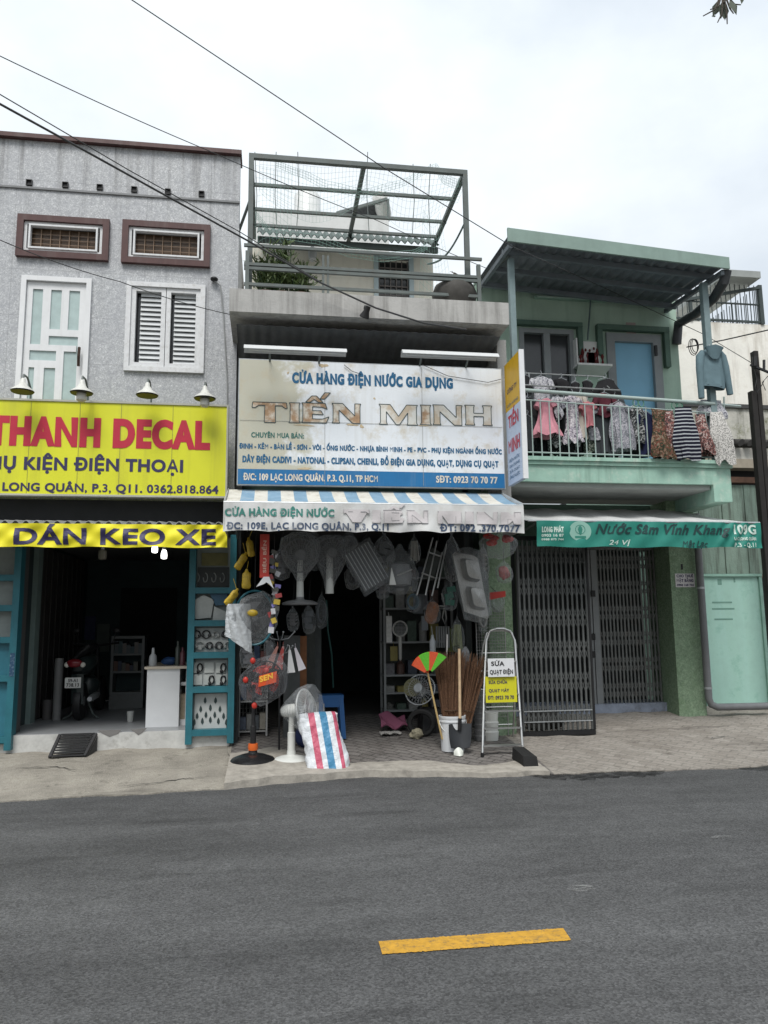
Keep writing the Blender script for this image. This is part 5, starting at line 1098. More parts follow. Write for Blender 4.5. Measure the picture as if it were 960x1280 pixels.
# ================================================================== HARDWARE SHOP GOODS
film = plastic_film('clear_film', (.50, .53, .55), .20); film2 = plastic_film('milky_film', (.36, .375, .385), .42, .35); filmd = plastic_film('smoky_film', (.30, .31, .33), .20)
m_fanw = M('fan_white', (.62, .63, .60), .4, var=.08); m_fang = M('fan_grey', (.19, .195, .20), .45, var=.15)
m_redp = M('red_plastic', (.42, .03, .02), .4, var=.2); m_orange = M('orange_plastic', (.62, .12, .02), .4); m_yel = M('yellow_plastic', (.48, .33, .03), .35, var=.4, vs=30, bump=.6, bs=40)
m_wire = M('rack_wire', (.38, .38, .37), .45, metal=.4, var=.15); m_blue = M('stool_blue', (.012, .07, .20), .45, var=.1)
def fan_cage(c, ax, r, mfront, n=40):
    """wire guard: hub discs, rings and spokes on both sides"""
    ax = V(ax).normalized(); u = ax.orthogonal().normalized(); v = ax.cross(u); m = MB()
    for s_, d in ((1, .07), (-1, .06)):
        for k in range(n):
            a = 2*PI*k/n; e = u*math.cos(a)+v*math.sin(a)
            m.tube([c+ax*(s_*d)+e*.05, c+ax*(s_*d*.9)+e*r*.6, c+e*r*.97+ax*s_*.015], .0028, 4)
        for q in (.3, .65): m.tube([c+ax*(s_*d*.93)+(u*math.cos(2*PI*k/24)+v*math.sin(2*PI*k/24))*r*q for k in range(25)], .003, 4)
        m.lathe([(.055, d*s_-.004), (.055, d*s_+.006)], c, axis=ax, n=18)
    m.tube([c+(u*math.cos(2*PI*k/32)+v*math.sin(2*PI*k/32))*r*.98 for k in range(33)], .009, 6)
    return m
def fan_blades(c, ax, r, n=3):
    ax = V(ax).normalized(); u = ax.orthogonal().normalized(); v = ax.cross(u); m = MB(); m.lathe([(.0, -.03), (.035, -.03), (.035, .03), (0, .035)], c, axis=ax, n=14)
    for k in range(n):
        a0 = 2*PI*k/n
        def fn(s, t, a0=a0):
            a = a0+(t-.5)*1.15*(.45+.75*s); rr = .03+(r*.9-.03)*s; return c+(u*math.cos(a)+v*math.sin(a))*rr+ax*(.035*(t-.5)*2*(.4+.6*s))
        m.sheet(fn, 6, 6, thick=.004)
    return m
# --- white pedestal fan on the pavement
b = S(364, 951); fz = P(362, 888, b.y).z; hc = V((b.x+.0, b.y, fz)); ax = V((.82, -.45, .12))
fan = thing('pedestal_fan', 'white pedestal fan with its wire guard turned sideways beside the striped bag', 'fan', b, 'pedestal fans')
part(MB().lathe([(.0, 0), (.20, 0), (.205, .015), (.19, .03), (.12, .05), (.05, .065), (.045, .11), (.0, .11)], b, n=28), 'base', m_fanw, fan, True)
part(MB().lathe([(.042, .10), (.042, .30), (.032, .31), (.03, fz-b.z-.05)], b, n=16), 'pole', m_fanw, fan, True)
cc = hc+ax.normalized()*.10
part(MB().lathe([(0, -.20), (.05, -.19), (.068, -.15), (.07, -.05), (.05, .0)], cc+ax.normalized()*-.02, axis=ax, n=18), 'motor', m_fanw, fan, True)
part(fan_cage(cc+ax.normalized()*.07, ax, .215, m_fanw), 'guard', M('guard_wire', (.55, .56, .55), .4, metal=.3), fan); part(fan_blades(cc+ax.normalized()*.07, ax, .19), 'blades', M('blade_grey', (.35, .37, .38), .3), fan, True)
m = MB(); m.lathe([(.05, -.28), (.12, -.2), (.235, -.03), (.25, .05), (.235, .13), (.08, .17)], cc+ax.normalized()*.06, axis=ax, n=24, wob=.04); part(m, 'plastic_wrap', film, fan, True)
# --- black pedestal fan wrapped in smoky plastic
b = S(316, 953); hz = P(330, 850, b.y).z; xh = P(331, 850, b.y).x; ax = V((-.25, -1, .1))
bf = thing('pedestal_fan', 'black pedestal fan with a red head wrapped in plastic in front of the wire rack', 'fan', b, 'pedestal fans')
part(MB().lathe([(0, 0), (.245, 0), (.25, .02), (.22, .05), (.12, .085), (.05, .10), (.04, .14), (0, .14)], b, n=30), 'base', M('gloss_black', (.015, .015, .016), .25, var=.2), bf, True)
part(MB().lathe([(.032, .13), (.032, .38), (.022, .39), (.02, hz-b.z-.05)], b, n=14), 'pole', m_black, bf, True)
part(MB().lathe([(.05, .13), (.055, .16), (.05, .2)], b+V((-.0, -.01, .0)), n=14), 'collar', m_orange, bf, True)
hc = V((xh, b.y-.02, hz)); part(fan_cage(hc, ax, .21, m_black, 36), 'guard', m_black, bf); part(fan_blades(hc, ax, .18), 'blades', m_redp, bf, True)
m = MB(); m.lathe([(.02, -.15), (.15, -.12), (.235, -.02), (.24, .04), (.2, .1), (.05, .115)], hc, axis=ax, n=24, sx=1.25, wob=.05); part(m, 'plastic_wrap', filmd, bf, True)
lb = MB(); q = P(334, 849, b.y-.14); lb.prism([(-.11, -.05), (.09, -.06), (.12, .05), (-.08, .06)], q, (.94, 0, .28), (-.2, 0, 1), .004); lo_ = part(lb, 'label', M('label_orange', (.60, .075, .015), .5, var=.15), bf)
part(text(MB(), 'SEN', q+V((-.085, -.005, -.045)), V((.96, 0, .28)), V((-.28, 0, .96)), .01, .17, .01, .07, .05, .2), 'lettering', M('label_yellow', (.75, .42, .05), .5), lo_)
m = MB()
for (a, c_) in ((316, 826), (307, 850), (318, 882), (340, 860), (333, 838)): q = P(a, c_, b.y-.08); m.ell(q, (.03, .02, .035), 10, 7)
part(m, 'red_cap', m_redp, bf, True)
# --- striped woven bag
g = S(410, 963); top = P(405, 893, g.y+.12)
bag = MB(); h = top.z-g.z
def bfn(u, v):
    a = 2*PI*u; hw_, hd_ = .222*(1-.10*v)*(1+.03*math.sin(v*9)), .13*(1-.35*v)+.02
    ca, sa = math.cos(a), math.sin(a); k = (abs(ca)**4+abs(sa)**4)**-.25
    wr = 1+.035*math.sin(a*5+v*14)+.03*math.sin(a*9-v*23)
    x, y = hw_*ca*k*wr, hd_*sa*k*wr; z = h*v*(1+.02*math.sin(a*2))
    return (g.x+x-.09*v+.02*math.sin(v*6), g.y+.1+y+.10*v, g.z+z+.012*math.sin(a*3)*(1-v))
bag.sheet(bfn, 48, 20); bag.add([bfn(i/48, 1) for i in range(48)]+[V((g.x-.09, g.y+.2, g.z+h+.02))], [(i, (i+1) % 48, 48) for i in range(48)]); bag.add([bfn(i/48, 0) for i in range(48)], [tuple(range(48))])
# loose corner flap at the foot
def stripes():
    m = bpy.data.materials.new('striped_woven_plastic'); m.use_nodes = True; t = m.node_tree; nn = t.nodes.new; ln = t.links.new; B_ = t.nodes['Principled BSDF']
    gg = nn('ShaderNodeNewGeometry'); sx = nn('ShaderNodeSeparateXYZ'); ln(gg.outputs['Position'], sx.inputs[0])
    ma = nn('ShaderNodeMath'); ma.operation = 'MULTIPLY_ADD'; ma.inputs[1].default_value = .155/max(h, .1)*.6; ln(sx.outputs['Z'], ma.inputs[0]); ln(sx.outputs['X'], ma.inputs[2])
    mr = nn('ShaderNodeMapRange'); x0 = g.x-.235+.06*gz(g.y); mr.inputs['From Min'].default_value = g.x-.225+.05; mr.inputs['From Max'].default_value = g.x+.225+.05; ln(ma.outputs[0], mr.inputs['Value'])
    r = nn('ShaderNodeValToRGB'); r.color_ramp.interpolation = 'CONSTANT'; e = r.color_ramp.elements; W_, R_, B2 = (.66, .69, .72, 1), (.52, .10, .16, 1), (.06, .23, .40, 1)
    e[0].position = 0; e[0].color = W_; e[1].position = .16; e[1].color = R_
    for p_, c_ in ((.31, W_), (.43, B2), (.60, W_), (.74, R_), (.83, W_), (.96, R_)): k = e.new(p_); k.color = c_
    ln(mr.outputs[0], r.inputs[0]); ln(r.outputs[0], B_.inputs['Base Color']); B_.inputs['Roughness'].default_value = .45
    n = nn('ShaderNodeTexNoise'); n.inputs['Scale'].default_value = 16; n.inputs['Detail'].default_value = 5; ln(gg.outputs['Position'], n.inputs['Vector']); b_ = nn('ShaderNodeBump'); b_.inputs['Strength'].default_value = .8; b_.inputs['Distance'].default_value = .03; ln(n.outputs[0], b_.inputs['Height']); ln(b_.outputs[0], B_.inputs['Normal'])
    return m
sb_ = solo(bag, 'woven_bag', stripes(), 'red, white and blue striped woven bag standing full on the pavers', 'bag', smooth=True)
# --- blue stool
s0 = S(413, 905); s0 = V((P(413, 880, 9.75).x, 9.75, gz(9.75))); zt_ = P(413, 868, 9.75).z
sto = thing('plastic_stool', 'small blue plastic stool behind the striped bag', 'stool', s0)
part(MB().box(s0.x-.15, s0.x+.15, 9.6, 9.9, zt_-.04, zt_), 'seat', m_blue, sto)
for i, sx in enumerate((-1, 1)):
    for sy in (-1, 1): part(MB().bar((s0.x+sx*.12, 9.75+sy*.12, zt_-.04), (s0.x+sx*.15, 9.75+sy*.15, gz(9.75)+.0), .055), 'leg', m_blue, sto)
m = MB(); m.box(s0.x-.13, s0.x+.13, 9.605, 9.625, zt_-.14, zt_-.04); part(m, 'apron', m_blue, sto)
# blue tarp heap between fan and bag
q = S(383, 935); m = MB(); m.ell((q.x, q.y+.08, gz(q.y)+.17), (.13, .12, .19), 18, 12, wob=.22); solo(m, 'cloth_bundle', M('dark_blue_cloth', (.012, .022, .075), .8, var=.3), 'crumpled dark blue cloth bundle between the white fan and the striped bag', 'bundle', smooth=True)
# --- wire rack at the left wall
r0, r1 = S(298, 921), S(333, 921); yk = r0.y; zt_ = P(315, 802, yk).z
rk = thing('wire_rack', 'tall pale wire rack of small packets next to the teal display cabinet', 'rack', ((r0.x+r1.x)/2, yk, gz(yk)))
m = MB()
for x in (r0.x, r1.x):
    for y in (yk, yk+.28): m.bar((x, y, gz(yk)-.0), (x, y, zt_), .022)
for z in [gz(yk)+.06, gz(yk)+.42, gz(yk)+.84, zt_]:
    for y in (yk, yk+.28): m.bar((r0.x, y, z), (r1.x, y, z), .018)
    for x in (r0.x, r1.x): m.bar((x, yk, z), (x, yk+.28, z), .018)
part(m, 'frame', m_wire, rk)
m = MB()
for z in [gz(yk)+.07, gz(yk)+.43, gz(yk)+.85]:
    for i in range(9): x = r0.x+(r1.x-r0.x)*i/8; m.tube([(x, yk, z), (x, yk+.28, z)], .004, 4)
for i in range(9): x = r0.x+(r1.x-r0.x)*i/8; m.tube([(x, yk+.29, gz(yk)+.05), (x, yk+.29, zt_)], .004, 4)
for i in range(20): z = gz(yk)+.1+(zt_-gz(yk)-.1)*i/20; m.tube([(r0.x, yk+.292, z), (r1.x, yk+.292, z)], .003, 4)
part(m, 'wire_shelves', m_wire, rk)
cl_ = [(.10, .12, .16), (.22, .22, .21), (.08, .09, .10), (.28, .26, .22), (.05, .08, .15), (.20, .08, .07)]
rr_ = random.Random(3); k = 0
for z in (gz(yk)+.075, gz(yk)+.435, gz(yk)+.855):
    for i in range(4):
        x = r0.x+.05+(r1.x-r0.x-.1)*i/3; hh = rr_.uniform(.12, .24); m = MB().box(x-.035, x+.035, yk+.06, yk+.2, z, z+hh)
        lab = ['bottom shelf', 'middle shelf', 'top shelf'][int(k/4)]; pos = ['first', 'second', 'third', 'last'][i]
        o = solo(m, 'small_box', M('packet_%d' % (k % 6), cl_[k % 6], .5, var=.3, vs=30), '%s small packet from the teal cabinet on the %s of the wire rack' % (pos, lab), 'packet', 'packets on the wire rack'); k += 1
# --- hook stand with little packs
hk = P(350, 797, 9.2); hs = thing('hook_stand', 'star shaped wire hook stand with bent arms above the white fan', 'stand', (hk.x, 9.2, gz(9.2)))
m = MB().tube([(hk.x, 9.2, gz(9.2)), (hk.x, 9.2, hk.z+.02)], .012, 8); part(m, 'pole', m_black, hs)
m = MB()
for k in range(8):
    a = 2*PI*k/8+.2; d = V((math.cos(a), math.sin(a), 0)); z0 = hk.z-(.16 if k % 2 else .0); m.tube([(hk.x, 9.2, z0-.03), V((hk.x, 9.2, z0-.01))+d*.1, V((hk.x, 9.2, z0+.06))+d*.17], .006, 6); m.ell(V((hk.x, 9.2, z0+.065))+d*.172, .012, 8, 6)
part(m, 'arms', m_galv, hs)
for k, (px_, py_, a, mt, lab) in enumerate(((347, 808, -.42, (.55, .25, .2), 'slanted pink and white packet hanging from the hook stand'), (354, 808, -.2, (.42, .06, .05), 'red and white packet hanging in the middle of the hook stand'), (362, 812, .08, (.6, .6, .6), 'white printed packet hanging straight from the hook stand'), (369, 810, .32, (.55, .52, .55), 'white packet swinging outward on the hook stand, nearest the shop doorway'))):
    p = P(px_, py_, 9.02); d = V((math.sin(a), 0, -math.cos(a))); s_ = V((math.cos(a), 0, math.sin(a))); m = MB()
    e = p+d*.26; m.add([p-s_*.012+V((0, -.004, 0)), p+s_*.012+V((0, -.004, 0)), e+s_*.045+V((0, -.02, 0)), e-s_*.045+V((0, -.02, 0)), p-s_*.012+V((0, .004, 0)), p+s_*.012+V((0, .004, 0)), e+s_*.045+V((0, .02, 0)), e-s_*.045+V((0, .02, 0))], [(0, 1, 2, 3), (7, 6, 5, 4), (0, 4, 5, 1), (1, 5, 6, 2), (2, 6, 7, 3), (3, 7, 4, 0)])
    m.tube([p, p+V((0, .05, .05))], .003, 4); solo(m, 'hanging_packet', M('packpaper_%d' % k, mt, .4, var=.1, spot=.9, spcol=(.62, .6, .58), sps=16), lab, 'packet', 'packets on the hook stand')
# --- things hanging under the awning
for k, (px_, py_, rx, rz_, tilt, lab) in enumerate(((301, 703, .05, .095, -.5, 'yellow plastic pack hanging at a slant under the awning corner'), (313, 686, .05, .09, .2, 'dim yellow plastic pack hanging highest under the awning corner'), (308, 726, .052, .085, 0, 'upright yellow plastic pack hanging below the other two packs'), (289, 748, .05, .10, -.6, 'lowest yellow plastic pack hanging in front of the teal cabinet'))):
    p = P(px_, py_, 8.75); m = MB(); d = V((math.sin(tilt), 0, -math.cos(tilt))); m.lathe([(.012, -.13), (.022, -.10), (rx*.82, -.085), (rx*.95, -.06), (rx*.9, .0), (rx, .05), (rx*.9, .08), (rx*.55, .09), (.01, .092)], p, axis=d, n=14, sy=.6, wob=.06)
    m.tube([p-d*.11, V((p.x+.02, 8.75, p.z+.22))], .003, 4); solo(m, 'wrapped_pack', m_yel, lab, 'pack', 'yellow packs under the awning', smooth=True)
p0, p1 = P(331, 668, 8.5), P(333, 722, 8.5); m = MB().box(p0.x-.05, p0.x+.05, 8.48, 8.54, p1.z, p0.z); bx = thing('long_box', 'tall narrow red printed box hanging beside the yellow packs', 'box', (p0.x, 8.5, p1.z))
part(m, 'box', M('red_box', (.50, .045, .03), .45, var=.12, vs=8), bx); part(text(MB(), 'SIÊU BỀN', (p0.x+.02, 8.48, p1.z+.03), V((0, 0, 1)), V((-1, 0, 0)), .02, p0.z-p1.z-.10, 0, .035, .03), 'lettering', M('box_letter', (.7, .45, .35), .5), bx)
m = MB(); q = P(333, 728, 8.5); m.prism([(-.11, -.05), (-.03, -.02), (0, .0), (.03, -.02), (.08, -.07), (.03, .06), (-.03, .06)], (q.x, 8.5, q.z), X_, Z_, .03); part(m, 'pale_foot', m_white, bx)
# strings of little packets
cs = [(.18, .16, .45), (.5, .5, .52), (.30, .05, .05), (.08, .08, .07), (.45, .33, .05), (.2, .18, .42)]
st_ = thing('packet_string', 'long string of small purple and white packets beside the red box', 'packets', P(343, 790, 8.55)); rr_ = random.Random(9)
m = MB(); m.tube([P(343, 668, 8.55), P(343, 790, 8.55)], .006, 5); part(m, 'string', m_black, st_)
for i in range(26):
    p = P(343+rr_.uniform(-5, 5), 690+i*3.9, 8.55+rr_.uniform(-.03, .03)); m = MB(); a = rr_.uniform(-.5, .5); w_, h_ = rr_.uniform(.022, .036), rr_.uniform(.02, .034); u = V((math.cos(a), .2, math.sin(a))); v = V((-math.sin(a), 0, math.cos(a))); m.prism([(-w_, -h_), (w_, -h_), (w_, h_), (-w_, h_)], p, u, v, .012)
    part(m, 'packet', M('sachet_%d' % (i % 6 if i % 3 else 3), cs[i % 6 if i % 3 else 3], .35, var=.3, vs=30), st_)
# big wrapped fan head with teal rim + silver bag
p = P(318, 772, 8.8); ax = V((.25, -1, -.25)); wf_ = thing('wrapped_fan_head', 'plastic wrapped grey fan head with a teal rim hanging in front of the wire rack', 'fan', (p.x, 8.8, p.z-.3))
part(MB().tube([p+V((.22*math.cos(t), .0, .30*math.sin(t))) for t in [2*PI*i/30 for i in range(31)]], .013, 6), 'rim', M('teal_rim', (.03, .15, .19), .4), wf_, True); part(fan_blades(p, ax, .2), 'blades', m_fang, wf_, True)
part(MB().lathe([(.02, -.16), (.2, -.12), (.26, 0), (.24, .08), (.1, .13), (.02, .135)], p, axis=ax, n=22, sx=1.15, wob=.06), 'plastic_wrap', film2, wf_, True)
m = MB(); m.ell(p+V((-.02, -.14, .05)), (.06, .03, .04), 10, 7); part(m, 'hub', m_yel, wf_, True); part(MB().tube([p+V((0, 0, .29)), P(320, 668, 8.8)], .005, 5), 'cord', m_black, wf_)
p = P(298, 780, 8.72); m = MB()
m.sheet(lambda u, v: (p.x+(.14-.02*v)*math.cos(2*PI*u)*(1+.10*math.sin(9*u*2*PI+v*7)), 8.72+.07*math.sin(2*PI*u)*(1+.15*math.sin(14*PI*u+v*9)), p.z-.22+.44*v-.10*math.cos(2*PI*u)*(1-v)), 40, 14); solo(m, 'silver_bag', M('silver_film', (.50, .52, .53), .3, metal=.35, var=.2, vs=14, bump=1, bs=25), 'crumpled silvery plastic bag hanging beside the wrapped fan head', 'bag', smooth=True)
# bagged table fans and other goods hung along the shop front
def hung(p, name, label, cat, group=None): return thing(name, label, cat, p, group)
b = P(375, 756, 9.0); f1 = thing('table_fan', 'table fan in milky plastic standing on its round base under the awning', 'fan', b, 'bagged table fans'); hz = P(373, 700, 9.0).z
part(MB().lathe([(0, 0), (.20, 0), (.21, .02), (.15, .045), (.05, .06), (.045, .09), (0, .09)], b, n=26), 'base', m_fang, f1, True); part(MB().lathe([(.045, .06), (.032, hz-b.z)], b, n=14), 'pole', m_fanw, f1, True)
hc = V((b.x, 8.98, hz+.05)); part(fan_cage(hc, (0, -1, .1), .2, m_fang, 28), 'guard', m_fang, f1); part(MB().lathe([(.04, -.30), (.08, -.22), (.2, -.06), (.235, .08), (.22, .2), (.1, .27)], hc, axis=(0, 0, 1), n=22, sy=.55, wob=.05), 'plastic_wrap', film2, f1, True)
b = P(412, 742, 9.05); f2 = thing('table_fan', 'wrapped table fan hanging upright over the left side of the dark doorway', 'fan', b, 'bagged table fans'); f2['label'] = 'wrapped table fan with tapered plastic hanging above the doorway next to the standing one'
hc = P(414, 692, 9.05); part(MB().lathe([(.05, 0), (.035, hc.z-b.z)], b, n=14), 'pole', m_fanw, f2, True); part(fan_cage(hc, (.1, -1, .1), .19, m_fang, 28), 'guard', m_fang, f2)
part(MB().lathe([(.05, -.42), (.07, -.32), (.13, -.2), (.22, .0), (.22, .16), (.1, .22)], hc, axis=(.06, 0, 1), n=22, sy=.5, wob=.05), 'plastic_wrap', film2, f2, True)
for hh, o in ((f1, f1), (f2, f2)): pass
p = P(458, 708, 9.0); bp = thing('wrapped_dish_rack', 'flat tilted rack in plastic hanging above the dark doorway', 'rack', p)
U_, W_ = V((.86, 0, .5)), V((-.5, 0, .86)); m = MB(); m.prism([(-.17, -.25), (.17, -.25), (.17, .25), (-.17, .25)], p, U_, W_, .03)
part(m, 'panel', M('panel_dim', (.12, .125, .13), .5), bp); m = MB()
for i in range(8): a = -.15+.3*i/7; m.tube([p+U_*a-W_*.24+V((0, -.05, 0)), p+U_*a+W_*.24+V((0, -.05, 0))], .006, 5)
part(m, 'wires', m_galv, bp); m = MB(); m.prism([(-.2, -.3), (.2, -.28), (.19, .28), (-.2, .29)], p+V((0, .02, 0)), U_, W_, .12); part(m, 'plastic_wrap', film, bp)
m = MB(); m.tube([p+W_*.25, p+V((.05, 0, .42))], .004, 5); part(m, 'cord', m_black, bp)
p = P(500, 718, 9.0); wb = thing('bagged_appliance', 'grey appliance in a plastic bag hanging between the tilted rack and the folding chair', 'appliance', p)
m = MB(); m.lathe([(.03, -.14), (.13, -.12), (.15, 0), (.12, .12), (.03, .15)], p, n=18, sy=.7); part(m, 'body', m_fang, wb, True); m = MB(); m.prism([(-.03, -.1), (.05, -.1), (.0, .1)], p+V((-.12, -.1, -.03)), X_, Z_, .04); part(m, 'spout', m_fanw, wb); part(MB().tube([p+V((-.06, -.14, -.02)), p+V((.12, -.14, .05))], .01, 6), 'handle', m_chrome, wb)
part(MB().lathe([(.04, -.24), (.18, -.2), (.21, 0), (.15, .2), (.05, .3), (.02, .36)], p, n=22, sy=.7, wob=.07), 'plastic_bag', film, wb, True)
# folded metal frame (folding chair / drying rack)
fc = thing('folding_rack', 'folded chrome tube rack hanging tilted under the awning', 'rack', P(540, 740, 9.0)); m = MB()
for a, b in (((521, 744), (541, 672)), ((532, 744), (546, 676)), ((547, 735), (558, 680)), ((540, 745), (553, 690)), ((527, 716), (545, 723)), ((535, 690), (552, 696))): m.tube([P(*a, 9.0), P(*b, 9.0+.03)], .010, 6)
part(m, 'tube_frame', M('dull_chrome', (.38, .38, .37), .35, metal=.7), fc, True); m = MB(); m.add([P(529, 722, 9.05), P(541, 726, 9.05), P(553, 692, 9.06), P(540, 684, 9.06)], [(0, 1, 2, 3)]); part(m, 'fabric', M('dim_cloth', (.06, .065, .06), .9), fc)
part(MB().tube([P(548, 678, 9.02), P(548, 655, 9.02)], .004, 5), 'cord', m_black, fc)
# double-bowl steel sink hanging on end, wrapped
sk = thing('steel_sink', 'double bowl steel sink hanging on end in plastic under the awning', 'sink', P(590, 768, 8.95)); p = P(588, 730, 8.95); U_, W_ = V((.96, .15, -.18)).normalized(), V((-.17, 0, .98)).normalized(); nrm = U_.cross(W_)
m = MB(); rim = [(-.16, -.36), (.13, -.40), (.16, -.36), (.17, .34), (.12, .37), (-.13, .36), (-.17, .32)]; m.prism(rim, p, U_, W_, .01)
part(m, 'rim', M('sink_steel', (.30, .295, .28), .3, metal=.8, var=.1), sk)
for k, zc in enumerate((-.17, .17)):
    m = MB(); c_ = p+W_*zc+U_*.02
    def bf_(u, v, c_=c_):
        a = 2*PI*u; k = (abs(math.cos(a))**5+abs(math.sin(a))**5)**-.2; s_ = (1-.22*v**2)*(1 if v < .95 else .0); return c_+U_*(math.cos(a)*k*.105*s_)+W_*(math.sin(a)*k*.135*s_)+nrm*(.012+.13*v)
    m.sheet(bf_, 28, 10); part(m, 'bowl', M('sink_steel', (.30, .295, .28), .3, metal=.8), sk, True)
part(MB().lathe([(.03, -.46), (.2, -.4), (.235, 0), (.22, .36), (.05, .44)], p-nrm*-.05, axis=W_, n=22, sy=.75, wob=.04), 'plastic_wrap', film, sk, True)
part(MB().tube([p+W_*.36, V((p.x-.06, 8.95, 2.95))], .004, 5), 'cord', m_black, sk)
# red bags over the pillar
p = P(622, 682, 8.55); rb = thing('red_net_bag', 'clear plastic bag of red plastic ware hanging beneath the awning corner', 'bag', p)
m = MB(); rr_ = random.Random(4)
for i in range(7): m.ell(p+V((rr_.uniform(-.13, .16), rr_.uniform(-.04, .04), rr_.uniform(.0, .12))), (rr_.uniform(.04, .07), .03, .035), 10, 7, wob=.1)
part(m, 'red_ware', m_redp, rb, True); part(MB().ell(p+V((0, 0, -.0)), (.23, .10, .15), 26, 14, wob=.10), 'plastic_bag', film, rb, True); part(MB().tube([p+V((0, 0, .14)), p+V((0, .02, .4))], .004, 5), 'cord', m_black, rb)
p = P(621, 752, 9.3); rb2 = thing('snack_bag', 'small red topped clear bag hanging against the stippled pillar', 'bag', p); part(MB().ell(p, (.10, .035, .13), 18, 10, wob=.09), 'plastic_bag', film2, rb2, True); m = MB(); m.prism([(-.11, .02), (.1, .06), (.1, .13), (-.1, .11)], p+V((0, -.04, 0)), X_, Z_, .01); part(m, 'red_header', m_redp, rb2); part(MB().tube([p+V((0, .02, .12)), p+V((0, .27, .2))], .004, 5), 'cord', m_black, rb2)
# brown upright plank and inner stacks by the left wall
p0, p1 = P(379, 795, 9.9), P(379, 872, 9.9); solo(MB().box(p0.x-.045, p0.x+.045, 9.9, 9.93, gz(9.9)-.01, p0.z), 'plank', M('orange_wood', (.22, .085, .03), .6, var=.25, vs=9), 'reddish brown plank leaning upright behind the white fan', 'plank')
for k, (px_, py_, w_, h_, y, c_, lab) in enumerate(((365, 820, .10, .5, 9.8, (.07, .075, .075), 'dark tall carton beside the brown plank inside the shop'), (388, 812, .06, .62, 10.3, (.06, .065, .06), 'narrow dark carton just behind the brown plank inside the shop'), (397, 815, .05, .7, 10.5, (.09, .1, .1), 'upright grey box leaning by the doorway behind the blue stool'), (393, 884, .12, .1, 9.6, (.35, .34, .32), 'low pile of white papers on a crate beside the blue stool'))):
    p = P(px_, py_, y); zb = gz(y) if k != 3 else P(px_, 892, y).z; solo(MB().box(p.x-w_, p.x+w_, y, y+.25, min(zb, p.z-h_/2) if k < 3 else gz(y), p.z+h_/2 if k < 3 else p.z+.04), 'carton' if k < 3 else 'paper_pile', M('carton_%d' % k, c_, .8, var=.3), lab, 'carton' if k < 3 else 'papers')
p = P(408, 770, 10.4); solo(MB().tube([(p.x, 10.4, 1.9), p+V((.02, 0, -.2)), p+V((.07, 0, -.5)), p+V((.1, .1, -.95))], .012, 6), 'garden_hose', M('hose_teal', (.03, .09, .085), .5), 'thin teal hose hanging beside the dark doorway', 'hose', smooth=True)
# --- inner right side : shelf unit with goods against the side wall
y5 = 10.5; x0, x1 = P(481, 830, y5).x, P(566, 830, y5).x; zl = [P(520, 888, y5).z, P(520, 866, y5).z, P(520, 844, y5).z]
sf = thing('metal_shelf', 'grey metal shelf unit inside the hardware shop behind the brooms', 'shelf', ((x0+x1)/2, y5, gz(y5))); m = MB()
for x in (x0, x1):
    for y in (y5, y5+.35): m.bar((x, y, gz(y5)), (x, y, 2.45), .03)
part(m, 'uprights', M('shelf_steel', (.22, .23, .23), .5), sf); m = MB()
for z in zl+[1.32, 1.78, 2.2]: m.box(x0, x1, y5-.005, y5+.355, z-.012, z+.012)
part(m, 'boards', M('shelf_steel', (.22, .23, .23), .5), sf); part(MB().box(x0, x1, y5+.36, y5+.38, gz(y5), 2.5), 'back_panel', M('shelf_back', (.05, .055, .05), .8, var=.3), sf)
rr_ = random.Random(8); k = 0
cols_ = [(.12, .12, .11), (.20, .17, .05), (.05, .06, .08), (.22, .22, .21), (.09, .05, .04), (.06, .09, .07), (.14, .14, .15)]
names = ['lowest', 'second', 'third', 'fourth', 'fifth', 'highest']
ordn = ['first', 'second', 'third', 'fourth', 'fifth', 'sixth']
for si, z in enumerate(zl[0:1]+zl[1:2]+zl[2:3]+[1.32, 1.78, 2.2]):
    for i in range(6):
        w_ = (x1-x0)/6; x = x0+.02+i*w_; hmax = [.15, .15, .3, .38, .34, .25][si]; hh = hmax*rr_.uniform(.45, .95); y = y5+rr_.uniform(.01, .1)
        m = MB(); col = cols_[(k*5+si) % 7]
        if (k+si) % 3 == 0: m.lathe([(w_*.36, 0), (w_*.36, hh*.7), (w_*.15, hh*.85), (w_*.15, hh)], (x+w_*.4, y+.08, z+.012), n=12); nm_ = 'bottle'
        else: m.box(x, x+w_*.78, y, y+.2, z+.012, z+.012+hh); nm_ = 'small_box'
        solo(m, nm_, M('good_%d' % ((k*5+si) % 7), col, .5, var=.35, vs=25), '%s %s from the doorway on the %s board of the grey shelf' % (ordn[i], 'bottle' if nm_ == 'bottle' else 'box', names[si]), nm_.split('_')[-1], 'goods on the grey shelf'); k += 1
def hangit(px0, py0, px1, py1, y, name, mat, label, cat):
    a, b, c, d = rect(px0, py0, px1, py1, y); m = MB().box(a, b, y, y+.03, c, d); m.tube([((a+b)/2, y+.015, d), ((a+b)/2, y+.05, d+.05)], .004, 4); return solo(m, name, mat, label, cat)
hangit(483, 770, 490, 803, 10.3, 'blister_pack', M('white_card', (.5, .5, .48), .5, var=.2, vs=20), 'tall narrow white card pack hanging at the edge of the dark doorway', 'packet')
hangit(517, 745, 529, 767, 10.3, 'blister_pack', M('dim_card', (.10, .11, .12), .4), 'dark square pack hanging below the folded chrome rack', 'packet')
hangit(527, 770, 535, 788, 10.3, 'blister_pack', M('grey_card', (.2, .22, .24), .4), 'small grey pack hanging above the white bottle', 'packet')
hangit(560, 785, 574, 815, 10.2, 'blister_pack', M('olive_card', (.10, .12, .03), .5, var=.3), 'olive green pack hanging behind the straw broom', 'packet')
hangit(488, 808, 497, 826, 10.3, 'blister_pack', M('mustard_card', (.18, .15, .04), .5, var=.3), 'mustard yellow pack hanging below the white card pack', 'packet')
